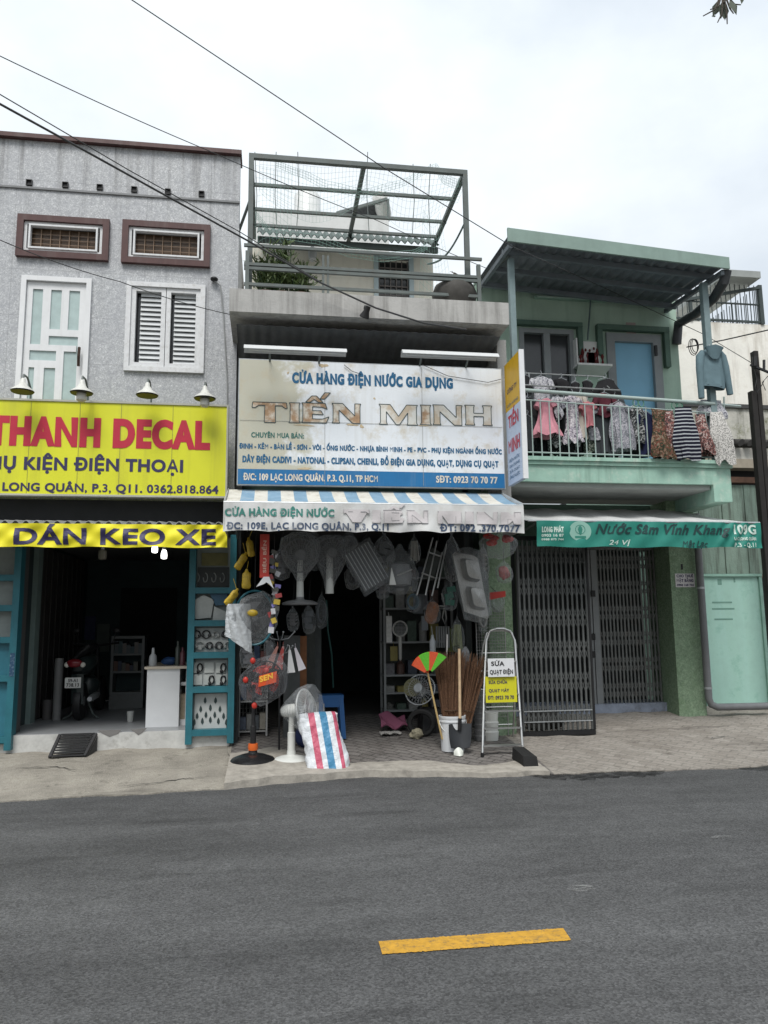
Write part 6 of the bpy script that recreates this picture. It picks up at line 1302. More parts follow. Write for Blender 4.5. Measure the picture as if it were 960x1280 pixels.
# racket (mosquito swatter)
p = P(500, 786, 10.25); rq = thing('swatter_racket', 'pale round swatter racket hanging beside the white card pack', 'racket', p); r_ = .095
part(MB().tube([p+V((r_*math.cos(t), 0, r_*1.05*math.sin(t))) for t in [2*PI*i/28 for i in range(29)]], .012, 6), 'hoop', M('racket_grey', (.33, .33, .31), .5), rq, True); m = MB()
for i in range(-4, 5): x = r_*i/5; h_ = math.sqrt(max(0, r_*r_-x*x)); m.tube([p+V((x, 0, -h_)), p+V((x, 0, h_))], .002, 4); m.tube([p+V((-h_, 0, x)), p+V((h_, 0, x))], .002, 4)
part(m, 'mesh', m_galv, rq); part(MB().lathe([(.02, 0), (.024, -.1), (.022, -.3), (.01, -.32)], p+V((0, 0, -r_)), n=12), 'handle', M('racket_grey', (.33, .33, .31), .5), rq, True); part(MB().tube([p+V((0, 0, r_)), p+V((0, .05, r_+.08))], .003, 4), 'cord', m_black, rq)
# pressed hooks, scissors-like bits
m = MB(); m.tube([P(544, 757, 10.2), P(556, 758, 10.2), P(553, 748, 10.2)], .012, 6); m.tube([P(555, 760, 10.2), P(553, 772, 10.2), P(556, 780, 10.2), P(558, 772, 10.2), P(556, 762, 10.2)], .008, 6); m.tube([P(554, 750, 10.2), P(552, 742, 10.25)], .012, 6); solo(m, 'tap_fitting', M('pale_fitting', (.5, .5, .48), .4), 'pale tap fitting with a looped cord hanging above the straw broom', 'fitting', smooth=True)
p = P(541, 817, 9.9); m = MB().lathe([(.035, 0), (.04, .02), (.04, .16), (.02, .20), (.018, .24)], (p.x, 9.9, p.z), n=16); m.tube([(p.x, 9.9, p.z+.24), (p.x, 9.95, p.z+.35)], .004, 5); solo(m, 'spray_bottle', M('white_bottle', (.55, .58, .6), .35), 'white plastic bottle hanging just above the orange broom head', 'bottle', smooth=True)
m = MB()
for i in range(6): p = P(546+i*3, 800, 10.1); m.lathe([(.012, 0), (.012, .28)], (p.x, 10.1, p.z-.1), n=8)
solo(m, 'pipe_bundle', M('pipe_pale', (.24, .25, .25), .5), 'bundle of pale plastic pipes standing behind the white bottle', 'pipes')
# floor clutter : pink cloth, wire baskets, dark rolls
q = V((P(491, 892, 9.95).x, 9.95, gz(9.95))); m = MB(); m.sheet(lambda u, v: (q.x-.16+.34*u, q.y-.1+.25*v, q.z+.06+.16*v*(1-.5*u)+.03*math.sin(u*9+v*5)), 14, 10, thick=.02); solo(m, 'folded_cloth', M('dusty_pink', (.22, .07, .12), .9), 'dusty pink folded cloth on the shop floor by the doorway', 'cloth', smooth=True)
q = V((P(490, 902, 9.7).x, 9.7, gz(9.7))); m = MB(); m.sheet(lambda u, v: (q.x-.14+.26*u, q.y+.16*v, q.z+.012+.03*abs(math.sin(u*7+v*9))), 12, 8, thick=.006); solo(m, 'paper_scrap', M('crumpled_paper', (.32, .31, .29), .9), 'crumpled pale paper on the pavers under the pink cloth', 'paper')
q = P(525, 862, 9.75); wbk = thing('wire_basket', 'tilted round wire fan guard leaning against the bucket side goods', 'basket', (q.x, 9.75, gz(9.75))); wbk['label'] = 'tilted round wire guard with a yellowish disc beside the orange broom'
ax = V((-.5, -.8, .4)); part(fan_cage(q, ax, .2, m_galv, 24), 'wire_guard', m_galv, wbk); part(MB().lathe([(.0, 0), (.12, .0), (.12, .02), (0, .02)], q+V((-.08, .06, .02)), axis=ax, n=20), 'disc', M('khaki_disc', (.20, .19, .10), .6), wbk); part(MB().bar((q.x+.05, 9.85, gz(9.85)), q+V((0, .08, 0)), .03), 'prop', m_black, wbk)
q = V((P(527, 905, 9.65).x, 9.65, gz(9.65))); m = MB(); m.tube([q+V((0, 0, .16))+V((.14*math.cos(t), -.1*math.cos(t)*.5, .14*math.sin(t))) for t in [2*PI*i/24 for i in range(25)]], .035, 8); solo(m, 'small_tyre', M('tyre_black', (.014, .014, .014), .7), 'thick black rubber ring standing on the pavers in the shadow', 'ring', smooth=True)  # a small black tyre standing upright
q = V((P(521, 903, 9.5).x, 9.5, gz(9.5))); m = MB(); m.ell(q+V((0, .04, .06)), (.08, .06, .06), 14, 9, wob=.3); solo(m, 'scrap_bundle', M('scrap_cream', (.34, .31, .22), .8, var=.5, vs=30, spot=.8, spcol=(.05, .05, .04), sps=18), 'small cream coloured scrap bundle in front of the black rubber ring', 'bundle', smooth=True)
q = V((P(545, 895, 9.75).x, 9.75, gz(9.75))); m = MB(); m.box(q.x-.17, q.x+.1, 9.75, 10.1, gz(9.75)-.01, gz(9.75)+.3); solo(m, 'crate', M('black_crate', (.02, .02, .021), .6, var=.3), 'low black crate on the pavers behind the white bucket', 'crate')
# --- bucket with brooms
b = S(566, 938); bh = P(566, 894, b.y).z-b.z; br = .5*(P(582, 900, b.y).x-P(550, 900, b.y).x)
bk = thing('bucket', 'white plastic bucket full of straw brooms and a shovel', 'bucket', b)
m = MB(); m.lathe([(0, 0), (br*.86, 0), (br*.97, bh-.07), (br*1.03, bh-.068), (br*1.03, bh-.05), (br*.98, bh-.045), (br*1.04, bh-.03), (br*1.04, bh), (br*.95, bh), (br*.84, .02), (0, .02)], b, n=30); part(m, 'body', M('bucket_white', (.64, .66, .68), .4, var=.06, vs=6, streak=.3, scol=(.4, .39, .36)), bk, True)
part(MB().tube([b+V((br*1.05*math.cos(t), -br*1.05*abs(math.sin(t))*.6-.02, bh-.05-.16*abs(math.sin(t)))) for t in [PI*i/14 for i in range(15)]], .004, 5), 'handle', m_galv, bk)
def straw_broom(base, tip, wtop, n, seed, label):
    r = random.Random(seed); base, tip = V(base), V(tip); ax = (tip-base); s_ = V((1, 0, 0)) - ax.normalized()*ax.normalized().x; s_.normalize()
    rt_ = thing('straw_broom', label, 'broom', base, 'brooms in the bucket'); m = MB()
    for i in range(n):
        a = r.uniform(-1, 1); c_ = r.uniform(-.05, .05); k = r.uniform(.86, 1.04)
        m.tube([base+s_*a*.05+V((0, c_*.4, 0)), base.lerp(tip, .5)+s_*a*wtop*.62+V((r.gauss(0, .004), c_, 0)), base.lerp(tip, k)+s_*a*wtop+V((r.gauss(0, .01), c_*1.4, r.gauss(0, .01)))], [.005, .004, .0025], 4)
    part(m, 'bristles', M('straw_brown', (.095, .048, .028), .85, var=.4, vs=40, col2=(.16, .085, .045), c2s=70), rt_)
    m = MB()
    for t in (.08, .38): c_ = base.lerp(tip, t); w_ = .055 if t < .2 else wtop*.52; m.tube([c_+s_*w_*math.cos(q_)+V((0, .06*math.sin(q_), 0)) for q_ in [2*PI*i/16 for i in range(17)]], .006, 5)
    part(m, 'binding', M('twine', (.06, .035, .02), .8), rt_)
straw_broom(b+V((-.02, .0, .06)), P(562, 818, b.y), .185, 260, 1, 'broad brown straw broom upright in the white bucket behind the orange broom')
straw_broom(b+V((.10, .03, .06)), P(598, 822, b.y+.05), .13, 150, 2, 'darker straw broom leaning out of the bucket towards the steel ladder')
# orange and green plastic broom
h0 = P(549, 896, b.y-.05); h1 = P(534, 838, b.y-.16); pb = thing('plastic_broom', 'plastic broom with an orange and green head standing head up in the bucket', 'broom', h0, 'brooms in the bucket')
part(MB().tube([h0+V((.03, 0, -.25)), h1], .011, 8), 'stick', M('stick_yellow', (.5, .36, .16), .5), pb, True)
c_ = P(538, 826, b.y-.18)
def fanhead(a0, a1, m_):
    m = MB(); 
    def fn(u, v): a = a0+(a1-a0)*u; rr = .06+(.165+.035*(a+1))*v; o = P(535, 842, b.y-.17); return o+V((rr*math.sin(a), -.02*v, rr*math.cos(a)-.015))
    m.sheet(fn, 8, 4, thick=.05); return m
part(MB().lathe([(.016, -.03), (.03, .02), (.075, .055)], h1, n=14, sy=.5), 'socket', m_orange, pb, True)
for k, (a0, a1) in enumerate(((-1.05, -.5), (-.5, .02), (.02, .42), (.42, .80))): part(fanhead(a0, a1, 0), 'bristles', [M('bristle_orange', (.58, .085, .03), .6, var=.2, vs=60), M('bristle_green', (.10, .42, .03), .6, var=.2, vs=60)][k % 2], pb)
# shovel with pale handle and second wooden pole
h0 = P(575, 900, b.y-.16); h1 = P(574, 811, b.y-.1); shv = thing('shovel', 'black bladed shovel with a pale wooden handle leaning in front of the bucket', 'shovel', S(578, 944)); part(MB().tube([h0, h1], [.017, .016], 10), 'handle', m_wood, shv, True)
e = S(576, 945); m = MB()
def shfn(u, v):
    x = (u-.5)*(.26-.05*v**3); c_ = h0.lerp(V((e.x, e.y-.02, e.z+.03)), .12+.80*v); return c_+V((x, .05*(1-(2*u-1)**2)*1.0+.02*v, .03*abs(2*u-1)*v))
m.sheet(shfn, 12, 8, thick=.006); part(m, 'blade', M('shovel_black', (.022, .024, .027), .4, var=.3), shv, True); part(MB().tube([h0+V((0, 0, .02)), h0.lerp(e, .3)+V((0, .03, 0))], .022, 8), 'socket', m_black, shv, True)
q = S(573, 944); m = MB(); m.sheet(lambda u, v: (q.x-.055+.11*u, q.y-.03-.07*math.sin(PI*u)*v+.02, q.z+.085*(1-v)*(.3+.7*math.sin(PI*(.1+.8*u)))+.002), 14, 8, thick=.006); solo(m, 'plastic_scoop', M('scoop_white', (.66, .68, .62), .4), 'small white plastic scoop on the pavers under the shovel blade', 'scoop', smooth=True)
h0, h1 = b+V((-.08, .02, .05)), P(559, 793, b.y+.1); solo(MB().tube([h0, h1], .010, 8), 'broom_stick', M('stick_pale', (.45, .44, .42), .5), 'thin pale stick rising from the bucket above the orange broom', 'stick', smooth=True)
p = P(582, 824, b.y+.15); md_ = thing('feather_duster', 'grey fluffy duster head standing among the brooms', 'duster', b+V((.06, .03, .06))); part(MB().lathe([(.01, -.16), (.045, -.1), (.055, 0), (.045, .1), (.01, .15)], p, n=18, wob=.08), 'head', M('duster_grey', (.16, .165, .17), .95, var=.4, vs=50, bump=1, bs=120), md_, True); part(MB().tube([b+V((.06, .03, .06)), p+V((0, 0, -.14))], .01, 6), 'stick', m_wood, md_)
# --- A-frame ladder with signs
fl0, fl1 = S(603, 946), S(650, 941); tp = P(626, 786, fl0.y+.28)
ld = thing('step_ladder', 'steel tube step ladder standing open with repair notices hung on it', 'ladder', ((fl0.x+fl1.x)/2, fl0.y, fl0.z))
m_tubes = M('ladder_steel', (.50, .50, .49), .3, metal=.85, var=.1)
xa, xb = fl0.x, fl1.x; yt = fl0.y+.42; zt_ = P(626, 786, yt).z; ta, tb = P(607.5, 800, yt).x, P(643, 800, yt).x
arc = [V((xa, fl0.y, fl0.z)), V((xa+(ta-xa)*.5, (fl0.y+yt)/2, (fl0.z+zt_)/2)), V((ta, yt-.01, zt_-.14)), V((ta+.05, yt, zt_-.03)), V((ta+.13, yt, zt_)), V((tb-.13, yt, zt_)), V((tb-.05, yt, zt_-.03)), V((tb, yt-.01, zt_-.14)), V((xb+(tb-xb)*.5, (fl0.y+yt)/2, (fl0.z+zt_)/2)), V((xb, fl0.y, fl0.z))]
part(MB().tube(arc, .014, 8), 'front_frame', m_tubes, ld, True)
bk0 = fl0.y+.85; m = MB(); m.tube([(ta-.12, bk0, gz(bk0)), (ta-.03, yt+.03, zt_-.2), (ta+.02, yt+.03, zt_-.05), (ta+.1, yt+.03, zt_-.02), (tb-.1, yt+.03, zt_-.02), (tb-.02, yt+.03, zt_-.05), (tb+.03, yt+.03, zt_-.2), (tb+.08, bk0, gz(bk0))], .012, 8); part(m, 'rear_frame', m_tubes, ld, True)
for i in range(6):
    t = (i+.6)/6.6*.86; y = fl0.y+(yt-fl0.y)*t; z = fl0.z+(zt_-fl0.z)*t; x0 = xa+(ta-xa)*t; x1 = xb+(tb-xb)*t
    part(MB().box(x0+.01, x1-.01, y-.035, y+.035, z-.008, z+.008), 'step', m_tubes, ld)
for i in range(5):
    t = (i+.7)/6; y = bk0+(yt-bk0)*t; z = gz(bk0)+(zt_-gz(bk0))*t; x0 = ta-.12+.09*t; x1 = tb+.08-.05*t; part(MB().tube([(x0, y, z), (x1, y, z)], .008, 6), 'rear_rung', m_tubes, ld)
for x in (xa, xb): part(MB().lathe([(.02, -.01), (.02, .04)], (x, fl0.y, fl0.z+.005), n=10), 'rubber_foot', m_black, ld)
yn = fl0.y+.08
def notice(px0, py0, px1, py1, y, mat, lab, lines, name='notice', mats=m_navy):
    a, b_, c, d = rect(px0, py0, px1, py1, y); r_ = thing(name, lab, 'notice', ((a+b_)/2, y, c), 'notices on the ladder'); part(MB().box(a, b_, y, y+.006, c, d), 'sheet', mat, r_)
    for s, fa, fb, la, lb_ in lines: part(text(MB(), s, (0, y, 0), X_, Z_, a+(b_-a)*la, a+(b_-a)*lb_, c+(d-c)*fa, c+(d-c)*fb, .03, 0, None, 0, .003), 'lettering', mats, r_)
m_paper = M('notice_white', (.66, .67, .68), .6, var=.05)
m_ylw = M('notice_yellow', (.58, .55, .02), .5, var=.05)
notice(610, 823, 643, 846, yn, m_paper, 'white notice offering fan repair tied high on the ladder', [('SỬA', .60, .84, .12, .62), ('QUẠT ĐIỆN', .15, .38, .06, .94)], mats=M('ink_black', (.02, .02, .02), .6))
notice(607, 845.5, 646, 878, yn+.03, m_ylw, 'larger yellow notice with a phone number tied below the white one', [('SỬA CHỮA', .72, .84, .1, .7), ('QUẠT MÁY', .40, .52, .1, .75), ('ĐT: 0923 70 70', .12, .26, .06, .9)])
# pale grid panel against the pillar, white pipe stack behind the ladder
x0, x1, z0, z1 = rect(596, 760, 632, 860, 9.55); m = MB()
for i in range(12): x = x0+(x1-x0)*i/11; m.tube([(x, 9.55, z0-.35), (x, 9.55, z1)], .003, 4)
for i in range(34): z = z0-.35+(z1-z0+.35)*i/33; m.tube([(x0, 9.547, z), (x1, 9.547, z)], .003, 4)
for x in (x0, x1): m.tube([(x, 9.55, gz(9.55)), (x, 9.55, z1)], .007, 5)
solo(m, 'grid_panel', M('grid_wire', (.28, .28, .27), .5, metal=.3), 'dull wire grid panel leaning against the stippled pillar behind the ladder', 'panel')
for k, (px_, py_, rr, hh, lab) in enumerate(((613, 915, .10, .34, 'white plastic drum behind the lower ladder steps'), (600, 890, .075, .6, 'grey stacked pots rising between the brooms and the ladder'))):
    q = V((P(px_, py_, 9.35).x, 9.35, gz(9.35))); m = MB(); pr = [(0, 0), (rr*.9, 0)]; nseg = 3 if k == 0 else 9
    for i in range(nseg): z = hh*i/nseg; pr += [(rr*.92, z+.005), (rr, z+hh/nseg*.7), (rr*1.04, z+hh/nseg*.9)]
    pr += [(0, hh)]; m.lathe(pr, q, n=22); solo(m, ['plastic_drum', 'pot_stack'][k], [m_fanw, M('pot_grey', (.16, .16, .16), .5)][k], lab, ['drum', 'pots'][k], smooth=True)
# --- scrap behind the gate leaf and dark block on the pavement before the shutter
solo(MB().ell((gx0_+.40, 9.85, gz(9.85)+.10), (.24, .16, .13), 20, 12, wob=.25), 'scrap_heap', M('scrap_dark', (.04, .04, .037), .8, var=.5, vs=20), 'dark heap of scrap on the pavement behind the lattice gate leaf', 'scrap', smooth=True)
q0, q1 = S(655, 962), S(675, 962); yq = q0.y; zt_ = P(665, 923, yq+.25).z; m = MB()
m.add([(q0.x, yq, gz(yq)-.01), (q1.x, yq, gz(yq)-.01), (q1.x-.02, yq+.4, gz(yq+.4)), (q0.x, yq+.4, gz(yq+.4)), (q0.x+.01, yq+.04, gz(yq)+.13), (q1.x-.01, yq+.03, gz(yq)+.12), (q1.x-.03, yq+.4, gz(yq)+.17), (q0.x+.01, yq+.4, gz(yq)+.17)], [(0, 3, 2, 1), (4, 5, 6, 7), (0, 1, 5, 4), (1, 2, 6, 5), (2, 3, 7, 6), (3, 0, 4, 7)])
solo(m, 'black_block', M('block_black', (.012, .012, .012), .85, var=.3, bump=.5), 'black rubber kerb block at the road edge beside the ladder', 'block')
patch(655, 830, 963, .30, 'dark_patch', m_blotch, 5)
m_scuff = blotch_mat('chalky_scuff', (.22, .22, .215), .46, .62)
def scuff(px_, py_, w_, d_):
    d0 = ray(px_, py_); p = V((0, 0, EYE))+d0*(-EYE/d0.z); n = 20; mb = MB(); mb.add([(p.x+w_*math.cos(2*PI*k/n), p.y+d_*math.sin(2*PI*k/n), .004) for k in range(n)], [tuple(range(n))]); solo(mb, 'road_scuff', m_scuff, kind='structure')
scuff(727, 1111, .09, .06); scuff(902, 1047, .08, .04)
patch(905, 985, 952, .22, 'dark_patch', m_blotch, 6)

# --- more bagged stock crowding the shop front and side walls
def bagged(px_, py_, w_, h_, y, kind, col, label, fm=None, seed=0):
    p = P(px_, py_, y); r_ = thing('bagged_goods', label, 'bagged goods', V((p.x, y, p.z-h_)), 'bagged stock hanging in the hardware shop'); mt = M('stock_%02d' % (int(col[0]*40)*7+int(col[1]*40)*3+int(col[2]*40)), col, .45, var=.3, vs=20); m = MB(); r = random.Random(int(px_*7+py_))
    if kind == 'coil':
        for i in range(4): m.tube([p+V((w_*.75*math.cos(t)*(1-.06*i), -.02+.025*i, h_*.75*math.sin(t)*(1-.06*i))) for t in [2*PI*k/26 for k in range(27)]], .014, 6)
    elif kind == 'lids':
        for i in range(3): m.lathe([(0, -.01), (w_*.8, -.008), (w_*.85, 0), (w_*.5, .02), (.02, .03), (.02, .05), (0, .05)], p+V((r.uniform(-.02, .02), .03*i, -.06*i+.05)), axis=(.15, -1, .2), n=22)
    elif kind == 'boxes':
        for i in range(3): a = r.uniform(-.3, .3); m.prism([(-w_*.6, -h_*.22), (w_*.6, -h_*.22), (w_*.6, h_*.22), (-w_*.6, h_*.22)], p+V((r.uniform(-.02, .02), .02, h_*(.5-.5*i))), V((math.cos(a), 0, math.sin(a))), V((-math.sin(a), 0, math.cos(a))), .06)
    elif kind == 'bowls':
        for i in range(4): m.lathe([(w_*.3, 0), (w_*.75, h_*.25), (w_*.85, h_*.3), (w_*.82, h_*.3), (w_*.28, .01)], p+V((0, 0, h_*(.35-.3*i))), n=22, sy=.8)
    elif kind == 'sticks':
        for i in range(7): x = w_*(-.7+1.4*i/6); m.tube([p+V((x, r.uniform(-.03, .03), -h_*r.uniform(.6, .95))), p+V((x*.6, 0, h_*.8))], .012, 7)
    else:
        m.ell(p, (w_*.7, w_*.35, h_*.7), 16, 10, wob=.2)
    part(m, 'contents', mt, r_, kind not in ('boxes',))
    m = MB(); m.lathe([(.02, -h_*1.15), (w_*.8, -h_*.95), (w_*1.05, -h_*.3), (w_, h_*.4), (w_*.55, h_*.95), (w_*.12, h_*1.25), (w_*.2, h_*1.4)], p, n=24, sy=.5, wob=.09); part(m, 'plastic_bag', fm or film, r_, True)
    part(MB().tube([p+V((0, 0, h_*1.2)), V((p.x+.02, y, max(p.z+h_*1.5, min(2.9, p.z+.5))))], .004, 5), 'cord', m_black, r_)
for a in ((352, 706, .10, .16, 9.15, 'boxes', (.20, .2, .21), 'small bag of grey boxes hanging just before the first wrapped fan', film2), (394, 690, .10, .20, 9.3, 'bowls', (.26, .27, .28), 'bag of grey bowls hanging between the two wrapped table fans'), (437, 684, .12, .15, 9.35, 'lids', (.22, .22, .23), 'bag of pot lids hanging at the upper corner of the tilted rack'), (440, 722, .09, .13, 9.4, 'coil', (.12, .13, .13), 'bagged dark coil hanging low beside the tilted rack', film2), (480, 690, .12, .17, 9.25, 'boxes', (.16, .17, .18), 'bag of dim cartons hanging behind the tilted rack and the grey appliance', film2), (478, 735, .08, .12, 9.3, 'bowls', (.2, .2, .2), 'little bag of dull bowls hanging over the edge of the doorway'), (518, 688, .07, .14, 9.2, 'sticks', (.34, .33, .3), 'bag of pale sticks hanging beside the top of the folded chrome rack'), (516, 752, .09, .12, 9.6, 'coil', (.10, .16, .2), 'bagged bluish coil hanging below the folded chrome rack'), (540, 765, .10, .13, 9.7, 'lids', (.30, .12, .05), 'bag of orange lids hanging above the white bottle'), (565, 700, .11, .24, 9.3, 'sack', (.09, .1, .11), 'dark stuffed bag hanging between the chrome rack and the steel sink', film2), (562, 745, .09, .16, 9.4, 'boxes', (.05, .16, .12), 'bag of small green boxes hanging beside the steel sink'), (572, 795, .08, .18, 9.6, 'sticks', (.2, .22, .1), 'bag of greenish sticks hanging under the steel sink'), (604, 705, .07, .18, 9.35, 'bowls', (.3, .3, .29), 'narrow bag of pale bowls squeezed between the sink and the stippled pillar', film2), (603, 770, .06, .18, 9.45, 'coil', (.25, .25, .24), 'narrow bagged coil hanging at the pillar edge above the ladder'), (630, 716, .10, .11, 9.0, 'sack', (.3, .09, .08), 'bag of faded red goods hanging under the red ware bag'), (386, 775, .08, .15, 9.6, 'boxes', (.06, .12, .28), 'bag of blue boxes hanging above the reddish brown plank'), (402, 765, .07, .18, 9.8, 'coil', (.08, .12, .12), 'bagged dark coil hanging at the doorway beside the teal hose'), (366, 775, .07, .12, 9.4, 'bowls', (.2, .21, .2), 'small bag of bowls hanging under the round base of the standing table fan'), (338, 812, .07, .14, 9.25, 'sack', (.22, .08, .05), 'brownish stuffed bag hanging beside the hook stand packets'), (309, 820, .08, .12, 9.0, 'boxes', (.2, .21, .22), 'bag of grey boxes hanging in front of the top of the wire rack')):
    bagged(*a[:6], a[6], a[7], a[8] if len(a) > 8 else None)
# ================================================================== STICKER SHOP CONTENTS
# teal display cabinets at both sides of the opening
def cabinet(x0, x1, y, z0, z1, splits, label):
    r_ = thing('display_cabinet', label, 'cabinet', ((x0+x1)/2, y, z0)); m = MB(); w_ = .075
    m.box(x0, x0+w_, y, y+.16, z0, z1); m.box(x1-w_, x1, y, y+.16, z0, z1)
    for z in splits: m.box(x0+w_, x1-w_, y+.003, y+.16, z-.035, z+.035)
    part(m, 'frame', m_teal, r_); part(MB().box(x0+.03, x1-.03, y+.14, y+.155, z0+.02, z1-.02), 'back_panel', M('cabinet_back', (.25, .28, .27), .6, var=.2, vs=5), r_)
    return r_
ycab = 9.42; cx0, cx1 = P(233, 850, ycab).x, P(293, 850, ycab).x; zc = lambda py_: P(262, py_, ycab).z
spl = [zc(y) for y in (738, 779, 819, 862, 916)]
cab = cabinet(cx0, cx1, ycab, gz(9.5)+.04, 2.66, spl, 'teal framed glass cabinet of phone accessories beside the hardware shop')
pw0, pw1 = cx0+.09, cx1-.09; yi = ycab+.12
def inpx(px_, py_): return P(px_, py_, yi)
m = MB(); m.box(pw0, pw1, yi, yi+.018, zc(733), zc(708)); part(m, 'dark_panel', M('dim_panel', (.03, .035, .035), .5), cab)
m = MB(); m.box(pw0+.04, pw1-.02, yi, yi+.018, zc(706), zc(690)); part(m, 'yellow_panel', M('dim_mustard', (.16, .15, .06), .6, var=.3), cab)
def inside(mb, name, mat, label, cat, group=None, smooth=False): return solo(mb, name, mat, label, cat, group, None, smooth)
for i in range(4):
    m = MB(); c_ = inpx(246+i*10.5, 722); m.tube([c_+V((.03*math.sin(t)*(1 if t < PI else .7), -.01, .055*math.cos(t/1.0))) for t in [2*PI*k/16 for k in range(13)]], .007, 5); inside(m, 'hook_cable', M('cable_grey', (.28, .29, .28), .5), '%s looped grey cable from the shop opening hung in the teal cabinet' % ['first', 'second', 'third', 'fourth'][i], 'cable', 'cables in the teal cabinet', True)
m_pack = M('pack_pale', (.42, .44, .42), .5, var=.15, vs=10); m_packb = M('pack_blue', (.03, .09, .15), .4, var=.2)
for k, (pts, mt, lab) in enumerate((([(240, 752), (255, 744), (268, 750), (264, 772), (245, 774)], m_pack, 'pale helmet shaped pack on the second compartment of the teal cabinet'), ([(262, 742), (284, 742), (286, 756), (270, 757)], m_packb, 'dark blue pack lying in the top corner of the teal cabinet'), ([(268, 758), (285, 766), (282, 776), (266, 776)], m_pack, 'tilted white pack beneath the dark blue pack in the teal cabinet'))):
    q = [inpx(*t) for t in pts]; o = q[0]; m = MB(); m.prism([(t.x-o.x, t.z-o.z) for t in reversed(q)], (o.x, yi-.0, o.z), X_, Z_, .05); inside(m, 'accessory_pack', mt, lab, 'pack')
part(MB().box(pw0, pw1, yi, yi+.018, zc(815), zc(785)), 'white_board', M('board_pale', (.42, .44, .43), .6, var=.08), cab)
rr_ = random.Random(12); k = 0
labs = ['black', 'grey', 'black', 'dark blue', 'grey', 'black', 'black', 'grey']
for i in range(4):
    for j in range(2):
        c_ = inpx(246+i*12+(4 if j else 0), 793+j*14); r_ = rr_.uniform(.035, .05); m = MB(); m.tube([c_+V((r_*math.cos(t), -.02, r_*1.0*math.sin(t))) for t in [2*PI*q/18 for q in range(19)]], .009, 6); m.ell(c_+V((-r_*.85, -.03, -.012)), (.018, .014, .024), 10, 7); m.ell(c_+V((r_*.85, -.03, -.012)), (.018, .014, .024), 10, 7)
        inside(m, 'headphones', M('headphone_%d' % (k % 3), [(.03, .03, .032), (.26, .27, .26), (.03, .07, .10)][[0, 1, 0, 2, 1, 0, 0, 1][k]], .4), '%s headphones, %s from the shop opening on the %s row of the pale board' % (labs[k], ['first', 'second', 'third', 'last'][i], ['upper', 'lower'][j]), 'headphones', 'headphones in the teal cabinet', True); k += 1
part(MB().box(pw0, pw1, yi+.004, yi+.018, zc(858), zc(826)), 'white_board', M('board_pale', (.42, .44, .43), .6, var=.08), cab); k = 0
for i in range(3):
    for j in range(2):
        a, b, c, d = (241+i*14.5, 828+j*15, 253+i*14.5, 841+j*15); p0, p1 = inpx(a, d), inpx(b if False else c, b); m = MB(); m.box(p0.x, p1.x, yi-.02, yi+.002, p0.z, inpx(a, b).z)
        r_ = thing('boxed_earphones', '%s pale boxed earphones from the shop opening on the %s row of the teal cabinet' % (['first', 'second', 'third'][i], ['upper', 'lower'][j]), 'pack', (p0.x, yi, p0.z), 'boxed earphones in the teal cabinet'); part(m, 'card', m_pack, r_)
        if (i, j) != (1, 0) and (i, j) != (0, 1):
            c_ = V(((p0.x+p1.x)/2+.03, yi-.028, (p0.z+inpx(a, b).z)/2)); m = MB(); m.tube([c_+V((.028*math.cos(t), 0, .045*math.sin(t))) for t in [2*PI*q/14 for q in range(15)]], .010, 6); m.ell(c_+V((-.02, -.006, -.045)), (.02, .012, .026), 8, 6); part(m, 'earphones', m_black, r_, True)
part(MB().box(pw0, pw1, yi-.004, yi+.018, zc(912), zc(868)), 'pale_board', M('board_white', (.45, .47, .46), .55, var=.08), cab)
m = MB()
for row, n_, y in ((0, 2, 874), (1, 3, 884), (2, 4, 892), (3, 5, 899)):
    for i in range(n_): c_ = inpx(263+(i-(n_-1)/2)*(13-row*1.0), y+1.5*abs(i-(n_-1)/2)); m.prism([(0, -.045), (.017, -.02), (.013, .01), (0, .035), (-.013, .01), (-.017, -.02)][::-1], (c_.x, yi-.0041, c_.z), X_, Z_, .006)
part(m, 'leaf_shapes', M('leaf_shape_dark', (.03, .05, .05), .5), cab)
# other half-open teal cabinet at the frame edge
lx1 = P(21, 800, 9.42).x; cab2 = cabinet(lx1-.62, lx1, 9.42, gz(9.5)+.04, 2.66, [P(10, y, 9.42).z for y in (722, 760, 800, 848, 925)], 'teal framed cabinet with a blue lower panel on the far side of the step')
part(MB().box(lx1-.5, lx1-.08, 9.5, 9.51, gz(9.5)+.1, P(10, 802, 9.42).z), 'blue_panel', M('panel_blue', (.03, .15, .20), .4, var=.15, vs=6), cab2); m = MB(); q0 = P(8, 832, 9.41); m.box(lx1-.06, lx1-.01, 9.415, 9.4185, q0.z-.12, q0.z+.14); part(m, 'sticker', M('sticker_dark', (.02, .06, .12), .5, spot=.8, spcol=(.3, .4, .45), sps=40), cab2)
# lamps under the awning: two lit, one dark
m_lit = M('bulb_lit', (1, .97, .92), .3, emit=3); m_off = M('bulb_dim', (.22, .21, .17), .4)
for k, (px_, py_, mt, y, lab) in enumerate(((128, 694, m_off, 10.2, 'unlit bulb hanging inside the sticker shop'), (193.5, 687, m_lit, 10.0, 'lit white bulb just touching the lower edge of the yellow banner'), (205, 694.5, m_lit, 9.9, 'lit white bulb hanging slightly lower under the yellow banner'))):
    p = P(px_, py_, y); r_ = thing('hanging_bulb', lab, 'lamp', p, 'bulbs of the sticker shop'); s_ = 1 if k == 0 else .68
    part(MB().lathe([(.02, .075), (.05*s_, .055*s_), (.055*s_, .0), (.05*s_, -.05*s_), (.02, -.06*s_), (0, -.06*s_)], p, n=18), 'bulb', mt, r_, True); part(MB().lathe([(.022, .07), (.022, .12), (.008, .13)], p, n=12), 'socket', m_white, r_, True); part(MB().tube([p+V((0, 0, .12)), V((p.x, y, 2.70))], .005, 5), 'cord', m_black, r_)
